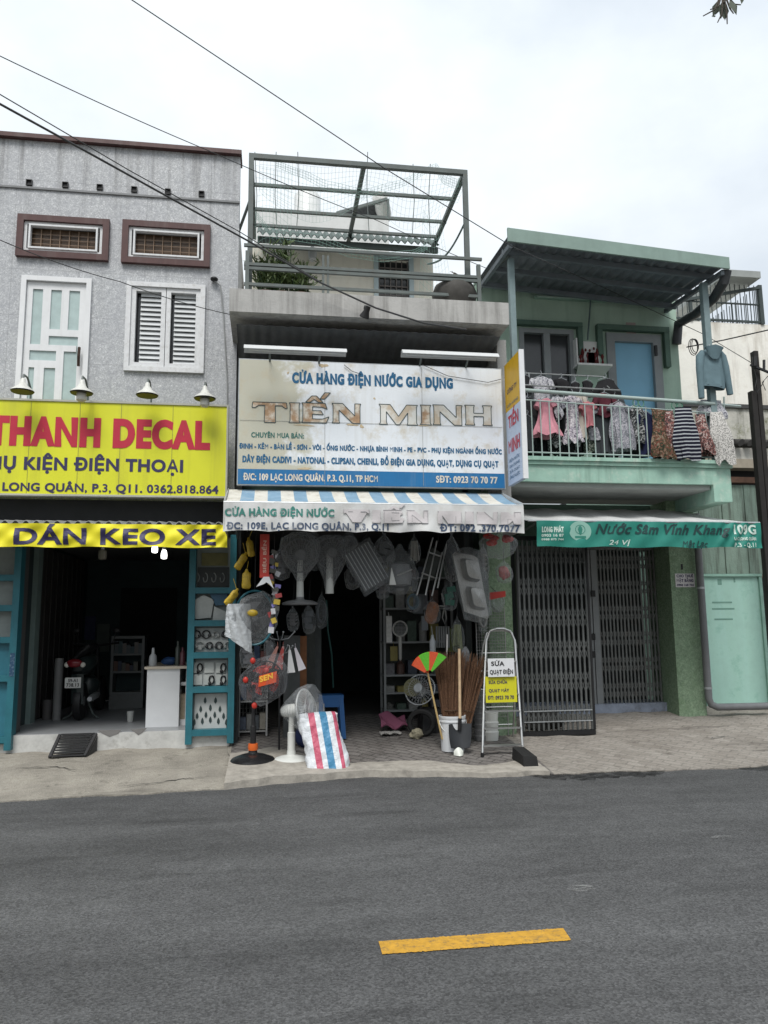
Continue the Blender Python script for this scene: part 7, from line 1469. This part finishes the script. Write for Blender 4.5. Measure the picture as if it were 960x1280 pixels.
# white counter
yct = 9.85; x0, x1, z0, z1 = rect(183, 833, 224, 905, yct); z0 = FA
ct = thing('counter', 'plain white counter with a pale wooden top at the sticker shop entrance', 'counter', ((x0+x1)/2, yct, FA))
m = MB(); m.box(x0, x1, yct, yct+.04, FA, z1-.03); m.box(x0, x0+.03, yct+.04, yct+1.2, FA, z1-.03); m.box(x1-.03, x1, yct+.04, yct+1.2, FA, z1-.03); part(m, 'panels', M('counter_white', (.66, .67, .68), .5, var=.05), ct); part(MB().box(x0-.03, x1+.12, yct-.03, yct+1.25, z1-.03, z1), 'top', M('counter_top', (.50, .44, .36), .4, var=.15), ct)
sx0 = P(226, 850, yct+.1).x; m = MB(); m.box(x1+.003, sx0+.06, yct+.1, yct+.6, FA, FA+.07); m.box(x1+.003, sx0+.06, yct+.1, yct+.6, z1-.24, z1-.2); m.box(sx0+.06, sx0+.08, yct+.1, yct+.6, FA, z1-.035); part(m, 'side_shelf', M('counter_white', (.66, .67, .68), .5), ct)
q = P(228, 880, yct+.15); solo(MB().box(q.x-.06, q.x+.03, yct+.15, yct+.4, FA+.07, q.z+.12), 'paper_stack', M('paper_tan', (.40, .34, .25), .8, var=.3, vs=30), 'stack of tan papers on the low shelf beside the white counter', 'papers')
q = P(191, 831, yct+.2); solo(MB().lathe([(.045, 0), (.05, .03), (.045, .12), (.02, .15), (.015, .22)], (q.x, yct+.2, z1), n=16), 'spray_bottle', M('bottle_pale', (.4, .41, .42), .4), 'pale spray bottle on the white counter', 'bottle', smooth=True)
q = P(212, 829, yct+.3); m = MB(); m.ell((q.x, yct+.3, z1+.05), (.1, .06, .05), 14, 8, wob=.15); solo(m, 'blue_pouch', M('pouch_blue', (.015, .05, .14), .6), 'small dark blue pouch on the white counter', 'pouch', smooth=True)
for k, (px_, hh, c_) in enumerate(((222, .3, (.05, .06, .05)), (228, .22, (.12, .04, .05)))): q = P(px_, 829, yct+.2); solo(MB().lathe([(.035, 0), (.035, hh*.7), (.015, hh*.8), (.015, hh)], (q.x, yct+.2, z1), n=12), 'bottle', M('bottle_%d' % k, c_, .3), ['tall dark bottle on the counter beside the teal cabinet', 'short reddish bottle on the counter beside the teal cabinet'][k], 'bottle', smooth=True)
# glass shelf cabinet at the back, helmets, etc.
yb_ = 12.2; x0, x1, z0, z1 = rect(138, 795, 180, 868, yb_); gc = thing('glass_cabinet', 'dim glass shelf cabinet at the back of the sticker shop', 'cabinet', ((x0+x1)/2, yb_, FA)); m = MB(); frame(m, x0, x1, FA+.2, z1, yb_, yb_+.3, .04)
for z in (P(160, 818, yb_).z, P(160, 840, yb_).z): m.box(x0+.04, x1-.04, yb_, yb_+.3, z-.015, z+.015)
m.box(x0, x1, yb_, yb_+.3, FA, FA+.198); part(m, 'frame', M('cabinet_alu', (.16, .17, .17), .5), gc); part(MB().box(x0+.03, x1-.03, yb_+.29, yb_+.31, FA+.2, z1), 'back', m_wallint, gc)
rr_ = random.Random(6)
for i in range(7):
    x = x0+.07+(x1-x0-.14)*i/6; z = P(160, 818, yb_).z+.015; hh = rr_.uniform(.1, .2); solo(MB().box(x-.03, x+.03, yb_+.05, yb_+.2, z, z+hh), 'small_box', M('dimgood_%d' % (i % 3), [(.1, .12, .13), (.06, .1, .11), (.16, .15, .14)][i % 3], .5), '%s small box along the upper shelf of the dim glass cabinet' % ['first', 'second', 'third', 'fourth', 'fifth', 'sixth', 'last'][i], 'box', 'boxes in the glass cabinet')
    if i < 6: z = P(160, 840, yb_).z+.015; solo(MB().box(x-.035, x+.03, yb_+.05, yb_+.2, z, z+hh*.8), 'small_box', M('dimgoodb_%d' % (i % 3), [(.14, .08, .06), (.05, .06, .09), (.12, .12, .1)][i % 3], .5), '%s small box along the lower shelf of the dim glass cabinet' % ['first', 'second', 'third', 'fourth', 'fifth', 'last'][i], 'box', 'boxes in the glass cabinet')
q = P(71, 888, 10.9); solo(MB().lathe([(.0, 0), (.055, 0), (.055, .78), (.05, .80), (0, .80)], (q.x, 10.9, FA), n=18), 'metal_roll', M('roll_grey', (.20, .20, .20), .5), 'tall grey roll standing upright beside the scooter', 'roll', smooth=True)
q = P(59, 890, 11.0); solo(MB().lathe([(.0, 0), (.06, 0), (.07, .26), (0, .26)], (q.x, 11.0, FA), n=16), 'small_bin', M('bin_dim', (.09, .085, .085), .6), 'short dim bin beside the grey roll', 'bin', smooth=True)
q = P(163, 890, 10.5); solo(MB().lathe([(.0, 0), (.035, 0), (.045, .13), (.04, .13), (.03, .01)], (q.x, 10.5, FA), n=16), 'paper_cup', M('cup_white', (.45, .46, .44), .5), 'white cup on the tiled floor beside the scooter', 'cup', smooth=True)
# scooter seen from behind
yS = 10.55; q = P(93, 893, yS); sx = q.x; sc_ = thing('scooter', 'dark motor scooter seen from behind with a red tail light and white plate', 'scooter', (sx, yS, FA))
def rel(px_, py_, dy=0): return P(px_, py_, yS+dy)
m_body = M('scooter_body', (.025, .035, .035), .3, var=.2)
wh = MB(); wc = V((sx, yS+.28, FA+.245)); wh.lathe([(.19, -.05), (.235, -.045), (.245, 0), (.235, .045), (.19, .05)], wc, axis=(1, 0, 0), n=28); w1 = part(wh, 'rear_wheel', m_black, sc_, True); part(MB().lathe([(.03, -.055), (.19, -.03), (.19, .03), (.03, .055)], wc, axis=(1, 0, 0), n=20), 'rim', m_galv, w1)
wc2 = wc+V((0, 1.22, 0)); part(MB().lathe([(.19, -.045), (.235, -.04), (.245, 0), (.235, .04), (.19, .045)], wc2, axis=(1, 0, 0), n=28), 'front_wheel', m_black, sc_, True)
zt_ = rel(93, 822).z; zp = rel(90, 853).z
bd = MB(); bd.lathe([(.06, 0), (.125, .08), (.16, .3), (.14, .52), (.07, .62)], (sx, yS+.15, zt_-.13), axis=(0, 1, .06), n=18, sy=.75); bd.lathe([(.06, 0), (.14, .1), (.15, .2), (.05, .3)], (sx, yS+.72, FA+.28), axis=(0, .5, 1), n=14, sx=1, sy=.8); part(bd, 'body', m_body, sc_, True)
part(MB().sheet(lambda u, v: (sx-.07+.14*u, yS+.1-.05*v+.03*abs(2*u-1), FA+.22+(zp-FA-.12)*v), 6, 8, thick=.012), 'rear_fender', m_body, sc_, True)
part(MB().lathe([(.02, 0), (.13, .06), (.15, .35), (.12, .62), (.03, .68)], (sx, yS+.18, zt_+.06), axis=(0, 1, .02), n=16, sy=.35), 'seat', M('seat_black', (.015, .015, .016), .6), sc_, True)
part(MB().ell(rel(93, 829), (.10, .05, .055), 16, 10), 'tail_light', M('taillight_red', (.16, .012, .018), .2), sc_, True)
for px_ in (83.5, 103.5): part(MB().ell(rel(px_, 831), (.035, .03, .035), 12, 8), 'indicator', M('indicator_white', (.6, .58, .52), .2), sc_, True)
x0, x1, z0, z1 = rect(81, 847, 101, 860, yS-.02); pl_ = part(MB().box(x0, x1, yS-.02, yS-.012, z0, z1), 'licence_plate', M('plate_white', (.62, .62, .60), .4), sc_)
part(text(MB(), '59-A1', (0, yS-.02, 0), X_, Z_, x0+.04, x1-.04, z0+(z1-z0)*.56, z0+(z1-z0)*.88, .03), 'plate_text', m_black, pl_); part(text(MB(), '738.13', (0, yS-.02, 0), X_, Z_, x0+.02, x1-.02, z0+(z1-z0)*.12, z0+(z1-z0)*.46, .03), 'plate_text', m_black, pl_)
for s_ in (-1, 1): part(MB().tube([(sx+s_*.05, yS+.5, FA+.22), (sx+s_*.14, yS+.42, FA+.06), (sx+s_*.22, yS+.34, FA+.015)], .014, 7), 'stand_leg', m_steel, sc_)
part(MB().lathe([(.03, 0), (.045, .1), (.045, .4), (.03, .5)], (sx+.15, yS+.12, FA+.28), axis=(0, 1, .05), n=14), 'exhaust', m_galv, sc_, True)
m = MB(); m.tube([(sx, yS+1.32, FA+.4), (sx, yS+1.15, zt_+.12)], .035, 8); m.tube([(sx-.32, yS+1.05, zt_+.16), (sx, yS+1.15, zt_+.13), (sx+.32, yS+1.05, zt_+.16)], .016, 7); part(m, 'handlebar', m_black, sc_, True)
for s_ in (-1, 1): part(MB().tube([(sx+s_*.22, yS+1.1, zt_+.15), (sx+s_*.27, yS+1.08, zt_+.3)], .007, 5).ell((sx+s_*.28, yS+1.07, zt_+.34), (.055, .015, .04), 12, 8), 'mirror', m_black, sc_, True)
# dim things on the walls inside
for k, (a, c_, lab) in enumerate((((95, 770, 118, 800), (.03, .04, .10), 'dark blue poster high on the back wall above the scooter'), ((120, 780, 136, 815), (.09, .11, .10), 'pale green poster beside the dim glass cabinet'))): x0, x1, z0, z1 = rect(*a, 13.5); solo(MB().box(x0, x1, 13.56, 13.59, z0, z1), 'poster', M('poster_%d' % k, c_, .6, var=.3), lab, 'poster')
# metal ramp at the step
a0, a1 = S(62, 948), S(106, 946); t0 = P(75, 915, 9.47); t1 = P(120, 914, 9.47); rp = thing('wheel_ramp', 'dark slatted metal ramp leaning on the white step', 'ramp', ((a0.x+a1.x)/2, a0.y, a0.z)); zt_ = FA-.01
A0, A1, T0, T1 = V((a0.x, a0.y, gz(a0.y)+.01)), V((a1.x, a0.y, gz(a0.y)+.01)), V((t0.x, 9.48, zt_)), V((t1.x, 9.48, zt_)); m_ramp = M('ramp_dark', (.04, .04, .042), .6, metal=.3, var=.25)
m = MB(); m.bar(A0, T0, .03, .03); m.bar(A1, T1, .03, .03); part(m, 'side_rails', m_ramp, rp); m = MB()
for i in range(9): t = (i+.2)/8.4; m.bar(A0.lerp(T0, t)+V((.016, 0, .01)), A1.lerp(T1, t)+V((-.016, 0, .01)), .045, .012)
part(m, 'slats', m_ramp, rp); m = MB(); m.add([A1+V((.017, 0, -.02)), T1+V((.017, 0, -.02)), V((T1.x+.017, 9.48, gz(9.48)))], [(0, 1, 2)]); part(m, 'side_plate', m_ramp, rp)

# ================================================================== BALCONY : railing, laundry, shrine
yr = 9.33
tp0, tp1 = P(650, 487, yr), P(893, 505, yr); rz_ = lambda x: tp0.z+(tp1.z-tp0.z)*(x-tp0.x)/(tp1.x-tp0.x)
RL = thing('balcony_railing', 'pale steel railing with thin upright bars and ring ornaments on the balcony', 'railing', ((tp0.x+tp1.x)/2, yr, 3.68)); m_rail = M('rail_pale', (.36, .44, .42), .45, var=.15, spot=.3, spcol=(.2, .15, .1), sps=12)
part(MB().tube([tp0+V((-.1, 0, 0)), tp1], .026, 10), 'top_rail', m_rail, RL, True); part(MB().tube([tp0+V((-.1, 0, -.13)), tp1+V((0, 0, -.13))], .010, 6), 'second_rail', m_rail, RL); part(MB().tube([(tp0.x-.1, yr, 3.75), (tp1.x, yr, 3.73)], .010, 6), 'bottom_rail', m_rail, RL)
for i in range(23): x = tp0.x+.02+(tp1.x-tp0.x-.04)*i/22; part(MB().tube([(x, yr, 3.682), (x, yr, rz_(x)-.13)], .0085, 6), 'bar', m_rail, RL)
for px_ in (794, 801, 842, 849): p = P(px_, 497, yr); z = rz_(p.x)-.065; part(MB().tube([V((p.x+.038*math.cos(t), yr, z+.05*math.sin(t))) for t in [2*PI*k/18 for k in range(19)]], .007, 6), 'ring', M('ring_green', (.08, .22, .15), .5), RL)
# drying rods
dr0, dr1 = P(648, 466, 9.75), P(755, 471, 9.75); RK = thing('drying_rack', 'thin steel drying rack of two rods behind the balcony railing', 'rack', ((dr0.x+dr1.x)/2, 9.75, 3.68)); part(MB().tube([dr0, dr1], .009, 6), 'rod', m_galv, RK); e0, e1 = P(650, 481, 9.6), P(775, 488, 9.6); part(MB().tube([e0, e1], .012, 6), 'rod', m_chrome, RK)
m = MB()
for p in (dr0+V((.15, 0, 0)), dr1): m.tube([p, V((p.x, 9.75, 3.68))], .010, 6); m.tube([p+V((0, 0, -.1)), V((p.x, 9.6, e0.z))], .008, 6)
part(m, 'legs', m_galv, RK)
# garments : closed hollow tubes with folds, hung at their px boxes
def garment(box, y, mat, label, cat='garment', flare=1.25, depth=.09, sleeves=None, folds=5, seed=0, name=None, skew=0, hook=True, hz=None, sl_mat=None):
    x0, x1, z0, z1 = rect(*box, y); w_ = x1-x0; h_ = z1-z0; r = random.Random(seed+int(box[0]*3+box[1])); ph = r.uniform(0, 6); cx = (x0+x1)/2; turn = r.uniform(-.5, .5) if hook else r.uniform(-.12, .12)
    if sleeves is None: sleeves = .13 if hook and flare <= 1.3 and name is None else (.09 if name in ('dress', 'blouse') else 0)
    root = thing(name or 'garment', label, cat, (cx, y, z0), 'laundry on the balcony')
    wb_ = w_*(1.12 if hook else 1); wt = wb_/flare
    hemk = [r.uniform(-.05, .05) for _ in range(5)]
    def fn(u, v):
        a = 2*PI*u; t = 1-v
        hw_ = (wt+(wb_-wt)*min(1, t*1.05)**1.2)/2; hw_ *= .86+.14*math.cos(t*5+ph)
        if hook and t < .13: hw_ *= .30+.70*min(1, t/.13)**.55
        d = depth*(.15+.85*t**.7)
        f = 1+(.16*t+.02)*math.sin(a*folds+ph+t*2.2)+(.05*t+.02)*math.sin(a*(folds*2+1)+ph*2-t*4)+.03*math.sin(a*3+t*11+ph)
        lx = hw_*math.cos(a)*f; ly = d*math.sin(a)*f
        if not hook and t < .06: ly *= .5
        hem = 1+sum(hk_*math.sin(a*(i+1)+ph*i) for i, hk_ in enumerate(hemk))*t
        ct, st_ = math.cos(turn), math.sin(turn)
        return (cx+lx*ct-ly*st_*.5+skew*t*h_+.018*math.sin(t*5+ph)*t, y+(lx*st_*.35+ly)*1.0+.03*math.sin(t*4+ph)*t, z1-h_*t*hem-(.015*math.cos(a)*r_sk))
    r_sk = r.uniform(-1, 1)
    m = MB(); m.sheet(fn, 60, 22, thick=-.003); part(m, 'cloth', mat, root, True)
    if sleeves:
        m = MB(); o = -1 if True else 1
        for s_ in (-1, 1):
            ax_ = wt*.40*math.cos(turn); a = V((cx+s_*ax_, y+s_*ax_*.3*turn, z1-h_*.08)); L_ = min(sleeves*r.uniform(.85, 1.3), h_*.6); e = a+V((s_*(.035+.02*r.random()), -.01, -L_))
            m.lathe([(.035, -.01), (.052, .03), (.058, L_*.5), (.062, L_*.95), (.052, L_), (.0, L_*.9)], a, axis=(e-a), n=14, sy=.7, wob=.06)
        part(m, 'sleeves', sl_mat or mat, root, True)
    if hook:
        m = MB(); m.tube([(cx-wt*.36, y, z1-h_*.05), (cx, y, z1+.02), (cx+wt*.36, y, z1-h_*.05)], .006, 5); m.tube([(cx, y, z1+.02), (cx+.014, y, z1+.06), (cx-.004, y, z1+.085)], .005, 5); part(m, 'hanger', M('hanger_grey', (.30, .32, .34), .4), root)
    return root
m_pink = M('pink_cloth', (.56, .25, .30), .9, var=.15, vs=9); m_coral = M('coral_cloth', (.46, .17, .19), .9, var=.2, vs=9); m_blk = M('black_cloth', (.012, .012, .014), .95, var=.3); m_beige = M('beige_cloth', (.42, .38, .33), .9, var=.15); m_drk = M('dark_grey_cloth', (.035, .04, .045), .95, var=.3); m_wine = M('wine_cloth', (.075, .012, .022), .9, var=.25); m_navyc = M('navy_cloth', (.012, .016, .06), .9, var=.3); m_lace = pattern_cloth('white_print', 'floral', [(.55, .55, .57), (.45, .45, .48), (.12, .12, .16)], 40)
m_flor = pattern_cloth('floral_white', 'floral', [(.60, .58, .58), (.42, .38, .44), (.10, .09, .12)], 34); m_dkfl = pattern_cloth('floral_dark', 'floral', [(.02, .03, .025), (.05, .07, .05), (.30, .32, .28)], 32); m_grfl = pattern_cloth('floral_grey', 'floral', [(.16, .17, .19), (.30, .30, .34), (.52, .50, .54)], 40); m_leafc = pattern_cloth('leaf_print', 'floral', [(.02, .022, .025), (.07, .08, .08), (.52, .52, .52)], 24); m_camo = pattern_cloth('camo_floral', 'floral', [(.025, .03, .02), (.10, .085, .05), (.14, .03, .025), (.20, .17, .12)], 20); m_redw = pattern_cloth('red_white_print', 'floral', [(.05, .045, .045), (.22, .08, .07), (.42, .37, .34)], 22); m_strp = pattern_cloth('stripe_navy', 'stripe', [(.010, .011, .022), (.012, .013, .024), (.40, .42, .44)], 6.3); m_spk = pattern_cloth('speckled_grey', 'dots', [(.14, .14, .13), (.38, .37, .35), (.60, .58, .55)], 60)
G = garment
G((646, 498, 674, 560), 9.62, m_blk, 'long black garment hanging nearest the big signboard', flare=1.2)
G((664, 471, 690, 520), 9.72, m_lace, 'white printed blouse on the rear rod above the pink dress', flare=1.1, depth=.07)
G((668, 498, 698, 545), 9.45, m_pink, 'plain pink dress with a flared skirt behind the railing bars', name='dress', cat='dress', flare=1.75, folds=6)
G((693, 496, 702, 522), 9.47, m_lace, 'narrow white printed sleeve top squeezed beside the pink dress', flare=1.0, depth=.06)
G((700, 500, 710, 545), 9.58, m_drk, 'narrow dark grey garment between the pink dress and the floral dress', flare=1.1)
G((705, 494, 727, 553), 9.45, m_flor, 'white floral dress hanging beside the narrow beige garment', name='dress', cat='dress', flare=1.5, folds=6)
G((720, 492, 732, 546), 9.50, m_beige, 'narrow beige garment behind the coral blouse', flare=1.1, depth=.06)
G((727, 502, 742, 534), 9.46, m_coral, 'coral pink blouse with short sleeves on the railing', name='blouse', cat='blouse', flare=1.2, sleeves=.1)
G((728, 528, 748, 566), 9.62, m_dkfl, 'dark floral garment hanging below the coral blouse', flare=1.15)
G((746, 492, 766, 522), 9.55, m_wine, 'dark wine red top hanging next to the coral blouse', flare=1.0)
G((742, 515, 766, 568), 9.52, m_drk, 'dark grey trousers hanging below the wine red top', name='trousers', cat='trousers', flare=1.0, folds=4)
G((758, 503, 791, 562), 9.46, m_grfl, 'wide grey floral dress in the middle of the balcony', name='dress', cat='dress', flare=1.45, folds=7, skew=.05)
G((784, 508, 804, 556), 9.5, m_leafc, 'black and white leaf print garment beside the grey floral dress', flare=1.2, skew=.08)
G((800, 515, 817, 568), 9.48, m_navyc, 'plain navy garment between the leaf print and the camouflage print', flare=1.05)
G((812, 512, 840, 573), 9.24, m_camo, 'brown camouflage floral garment draped over the railing', flare=1.1, depth=.07, hook=False)
G((831, 514, 845, 566), 9.22, m_redw, 'narrow red and white print garment beside the striped shirt', flare=1.1, depth=.06, hook=False)
G((840, 509, 872, 574), 9.19, m_strp, 'navy and white striped long shirt draped over the railing', name='shirt', cat='shirt', flare=1.12, depth=.07, hook=False, skew=.03)
G((866, 518, 887, 568), 9.24, m_redw, 'white and red print garment next to the striped shirt', flare=1.25, depth=.06, skew=.1, hook=False)
G((872, 500, 906, 524), 9.42, m_lace, 'white lace cloth bunched at the end of the railing', name='cloth', cat='cloth', flare=1.0, hook=False)
G((882, 515, 913, 577), 9.2, m_spk, 'speckled grey skirt hanging askew at the end of the railing', name='skirt', cat='skirt', flare=1.5, depth=.06, skew=.14, hook=False)
G((862, 545, 884, 573), 9.42, m_blk, 'black cloth heaped low behind the red and white print', name='cloth', cat='cloth', flare=1.1, hook=False)
for k, (a, lab) in enumerate((((692, 474, 712, 492), 'black cap shaped cloth on the rear rod beside the white blouse'), ((712, 478, 726, 496), 'small dark cloth on the rear rod above the floral dress'), ((727, 476, 742, 496), 'small dark cloth on the rear rod above the coral blouse'), ((743, 474, 772, 496), 'wide black bundle at the end of the rear rod by the blue door'), ((650, 470, 664, 492), 'dark cloth at the start of the rear rod by the signboard'))): G(a, 9.73, m_blk, lab, name='cloth', cat='cloth', flare=1.2, depth=.08)
# back-row clothes seen between the others
G((676, 520, 706, 566), 9.68, m_blk, 'black garment behind the hem of the pink dress', flare=1.1)
G((706, 530, 730, 567), 9.68, m_blk, 'black garment behind the hem of the white floral dress', flare=1.1)
G((770, 530, 800, 568), 9.68, m_drk, 'charcoal garment behind the grey floral dress', flare=1.1)
G((652, 520, 668, 566), 9.55, m_drk, 'charcoal garment low behind the bars beside the signboard', flare=1.1)
G((684, 506, 699, 560), 9.56, m_leafc, 'black and white leaf print garment behind the pink dress', flare=1.15)
G((714, 508, 724, 560), 9.66, m_lace, 'white printed garment behind the floral dress hem', flare=1.1)
G((734, 505, 752, 552), 9.6, m_grfl, 'grey floral garment behind the coral blouse', flare=1.2)
G((760, 495, 778, 530), 9.62, m_drk, 'charcoal top tucked behind the wide grey floral dress', flare=1.1)
G((792, 512, 810, 566), 9.6, m_blk, 'black garment between the leaf print and navy garments', flare=1.1)
G((822, 520, 842, 570), 9.42, m_blk, 'black garment behind the camouflage floral garment', flare=1.1)
G((884, 506, 902, 560), 9.46, m_grfl, 'grey floral cloth behind the speckled skirt', flare=1.1)
G((655, 535, 690, 571), 9.72, m_blk, 'black trousers low behind the pink dress', name='trousers', cat='trousers', flare=1.0, hook=False)
G((694, 538, 728, 571), 9.74, m_drk, 'charcoal trousers low behind the white floral dress', name='trousers', cat='trousers', flare=1.0, hook=False)
G((738, 540, 774, 571), 9.72, m_blk, 'black trousers low behind the dark grey trousers', name='trousers', cat='trousers', flare=1.0, hook=False)
G((776, 538, 812, 571), 9.74, m_navyc, 'navy trousers low behind the wide grey floral dress', name='trousers', cat='trousers', flare=1.0, hook=False)
# hoodie hung on the post
p = P(888, 434, 9.28); x0, x1, z0, z1 = rect(868, 440, 908, 484, 9.28); hd_ = thing('hoodie', 'blue grey hooded sweatshirt hanging from the balcony post', 'hoodie', (p.x, 9.28, z0)); m_hood = M('hoodie_cloth', (.12, .185, .21), .9, var=.15, vs=8, bump=.3, bs=60)
def hf(u, v):
    a = 2*PI*u; t = 1-v; hw_ = (.165+.012*t) if t > .10 else .08+.085*(t/.10)**.6; f = 1+.07*math.sin(a*7+t*3)*(.3+t)+.05*math.sin(a*11-t*6)
    return (p.x-.01+hw_*math.cos(a)*f-.02*t, 9.26+.07*(.5+.5*t)*math.sin(a)*f, z1+.02-(z1-z0+.02)*t+.02*math.cos(a)*t*-1)
part(MB().sheet(hf, 48, 20, thick=-.005), 'body', m_hood, hd_, True)
m = MB(); m.tube([(p.x-.125, 9.27, z1-.015), (p.x-.175, 9.26, z1-.08), (p.x-.20, 9.25, z1-.25), (p.x-.205, 9.25, z0-.17)], [.045, .058, .05, .040], 12); m.tube([(p.x+.105, 9.27, z1-.0), (p.x+.155, 9.27, z1-.07), (p.x+.185, 9.26, z1-.22), (p.x+.225, 9.26, z0-.10)], [.045, .056, .05, .040], 12); part(m, 'sleeves', m_hood, hd_, True)
m = MB(); m.sheet(lambda u, v: (p.x-.02+(.14*(1-.3*v))*math.cos(PI*(.05+.9*u))+.01, 9.19-.04*math.sin(PI*u)*(1-v), z1+.06-.19*math.sin(PI*u)*v-.03*abs(math.cos(PI*u))), 18, 8, thick=.012); part(m, 'hood', m_hood, hd_, True)
part(MB().sheet(lambda u, v: (p.x-.03+.172*math.cos(2*PI*u), 9.26+.075*math.sin(2*PI*u), z0-.02+.045*v-.02*math.cos(2*PI*u)), 36, 2, thick=-.006), 'hem_band', m_hood, hd_, True); part(MB().tube([(p.x-.13, 9.27, z1-.02), (p.x, 9.28, z1+.05), (p.x+.13, 9.27, z1-.02)], .006, 5).tube([(p.x, 9.28, z1+.05), (p.x, 9.31, z1+.12)], .005, 5), 'hanger', m_galv, hd_)
# wall shrine, its stay, fluorescent tube, sticker, door hardware
x0, x1, z0, z1 = rect(724, 420, 757, 452, 10.35); shr = thing('wall_shrine', 'small white wall shrine with red ornaments between the dark window and blue door', 'shrine', ((x0+x1)/2, 10.4, z0)); m_shr = M('shrine_white', (.70, .71, .70), .6, var=.1)
m = MB(); m.box(x0-.02, x1+.10, 10.36, 10.597, z0-.05, z0-.02); m.add([(x0-.02, 10.36, z0-.05), (x1+.1, 10.36, z0-.05), (x1+.05, 10.59, z0-.14), (x0+.03, 10.59, z0-.14)], [(0, 1, 2, 3)]); part(m, 'shelf', m_shr, shr); m = MB(); m.box(x0, x0+.02, 10.45, 10.59, z0-.018, z1); m.box(x0+.02, x1, 10.57, 10.59, z0-.018, z1); part(m, 'back_box', m_shr, shr)
m = MB()
for i in range(7): x = x0+.05+(x1-x0-.07)*i/6; k_ = (.7, 1.25, .9, .5, .9, 1.3, .8)[i]; m.lathe([(.016, 0), (.02, .06*k_), (.010, .1*k_), (.026, .16*k_), (.01, .21*k_)], (x, 10.43+.05*(i % 2), z0-.018), n=10)
for i in range(6): m.ell((x0+.05+(x1-x0-.08)*i/5, 10.54, z0+.2+.08*abs(math.sin(i*1.9))), (.016, .012, .024), 8, 6); part(m, 'red_ornaments', M('shrine_red', (.20, .03, .03), .5, var=.5, vs=30), shr, True); xm = (x0+x1)/2; part(MB().box(xm-.045, xm+.05, 10.40, 10.42, z0+.0, z0+.16), 'tablet', M('shrine_tablet', (.6, .58, .5), .5), shr); part(MB().tube([(xm, 10.5, z1), (P(738, 368, 10.5).x, 10.5, rz(4.6)-.05)], .012, 6), 'stay', m_post, shr)
p, q = P(669, 368, 10.53), P(759, 377, 10.53); tl = thing('fluorescent_tube', 'unlit fluorescent tube high on the green wall', 'lamp', ((p.x+q.x)/2, 10.55, p.z)); part(MB().bar((p.x, 10.57, (p.z+q.z)/2), (q.x, 10.57, (p.z+q.z)/2-.0), .05, .04), 'fitting', M('fitting_green', (.28, .42, .35), .5), tl); part(MB().tube([(p.x+.03, 10.53, (p.z+q.z)/2), (q.x-.03, 10.53, (p.z+q.z)/2)], .016, 8), 'tube', M('tube_dull', (.38, .5, .45), .3), tl, True)
x0, x1, z0, z1 = rect(783, 403, 795, 418, 10.59); tgs = thing('wall_sticker', 'small pale pink square notice above the blue door', 'notice', ((x0+x1)/2, 10.59, z0)); part(MB().box(x0, x1, 10.594, 10.598, z0, z1), 'paper', M('pink_paper', (.36, .30, .29), .7), tgs); part(MB().prism([(-.02, -.05), (.04, -.05), (.0, .06)][::1], (x0+.09, 10.592, z0+.09), X_, Z_, .001), 'mark', M('mark_red', (.32, .10, .09), .6), tgs)
part(MB().box(hd[1]-.1, hd[1]-.06, YC-.07, YC-.042, hd[3]-.32, hd[3]-.16), 'bolt', m_black, df)
# low rail continuing beyond the post
solo(MB().tube([P(893, 505, 9.33), P(925, 508, 10.2)], .02, 6).tube([P(905, 496, 9.6), P(905, 560, 9.6)], .012, 6), 'side_rail', m_rail, 'short side rail turning back at the end of the balcony', 'railing')

# ================================================================== TREE : limb reaching over the road into the top of the view
tr = thing('street_tree', 'dark twigs and leaf tips of a tree hanging into the top of the view', 'tree', (5.4, -1.2, .1)); tb = V((5.4, -1.2, .1)); tip = P(905, 4, 4.6); m = MB()
m.tube([tb, tb+V((-.1, .1, 2.5)), tb+V((-.3, .3, 4.2)), tb+V((-.5, .5, 5.6))], [.17, .14, .11, .07], 12); part(m, 'trunk', M('bark', (.07, .06, .05), .95, var=.3, vs=9, bump=1, bs=20), tr, True)
m = MB(); j = tb+V((-.38, .38, 4.8)); m.tube([j, j.lerp(tip, .5)+V((0, 0, .55)), tip+V((.1, 0, .35)), tip], [.06, .035, .018, .009], 8)
for e in ((879, 20), (888, 12), (897, 28), (909, 30), (917, 17), (926, 6)): q = P(*e, 4.6); m.tube([tip+V((0, 0, .12)), tip.lerp(q, .5)+V((.01, 0, -.0)), q], [.008, .006, .004], 5)
part(m, 'branches', M('bark', (.07, .06, .05), .95), tr, True); m = MB(); rr_ = random.Random(2)
def lf_(c, d, l, w_): d = V(d).normalized(); s_ = d.cross(V((.2, 1, .1))).normalized()*w_; m.quad(c, c+d*l*.45+s_, c+d*l, c+d*l*.45-s_)
for px_, py_, dx, dz, l in ((905, -2, -.1, -1, .15), (912, 0, .15, -1, .13), (898, 0, -.3, -.9, .14), (903, 8, -.05, -1, .12), (915, 0, .25, -.9, .12), (895, 20, -.8, -.3, .05), (928, -4, -.2, -.8, .07), (908, 4, 0, -1, .12), (900, 6, -.5, -1, .1), (891, -3, -1, -.2, .08)): lf_(P(px_, py_, 4.6+rr_.uniform(-.1, .1)), (dx, rr_.uniform(-.3, .3), dz), l, l*.2)
for i in range(900): c_ = tb+V((rr_.gauss(-.2, .75), rr_.gauss(.5, .7), 6.4+rr_.gauss(0, .5))); lf_(c_, (rr_.gauss(0, 1), rr_.gauss(0, 1), rr_.gauss(-.4, .6)), rr_.uniform(.09, .15), .03)
part(m, 'foliage', M('tree_leaf', (.035, .05, .03), .6, var=.4, vs=14), tr)
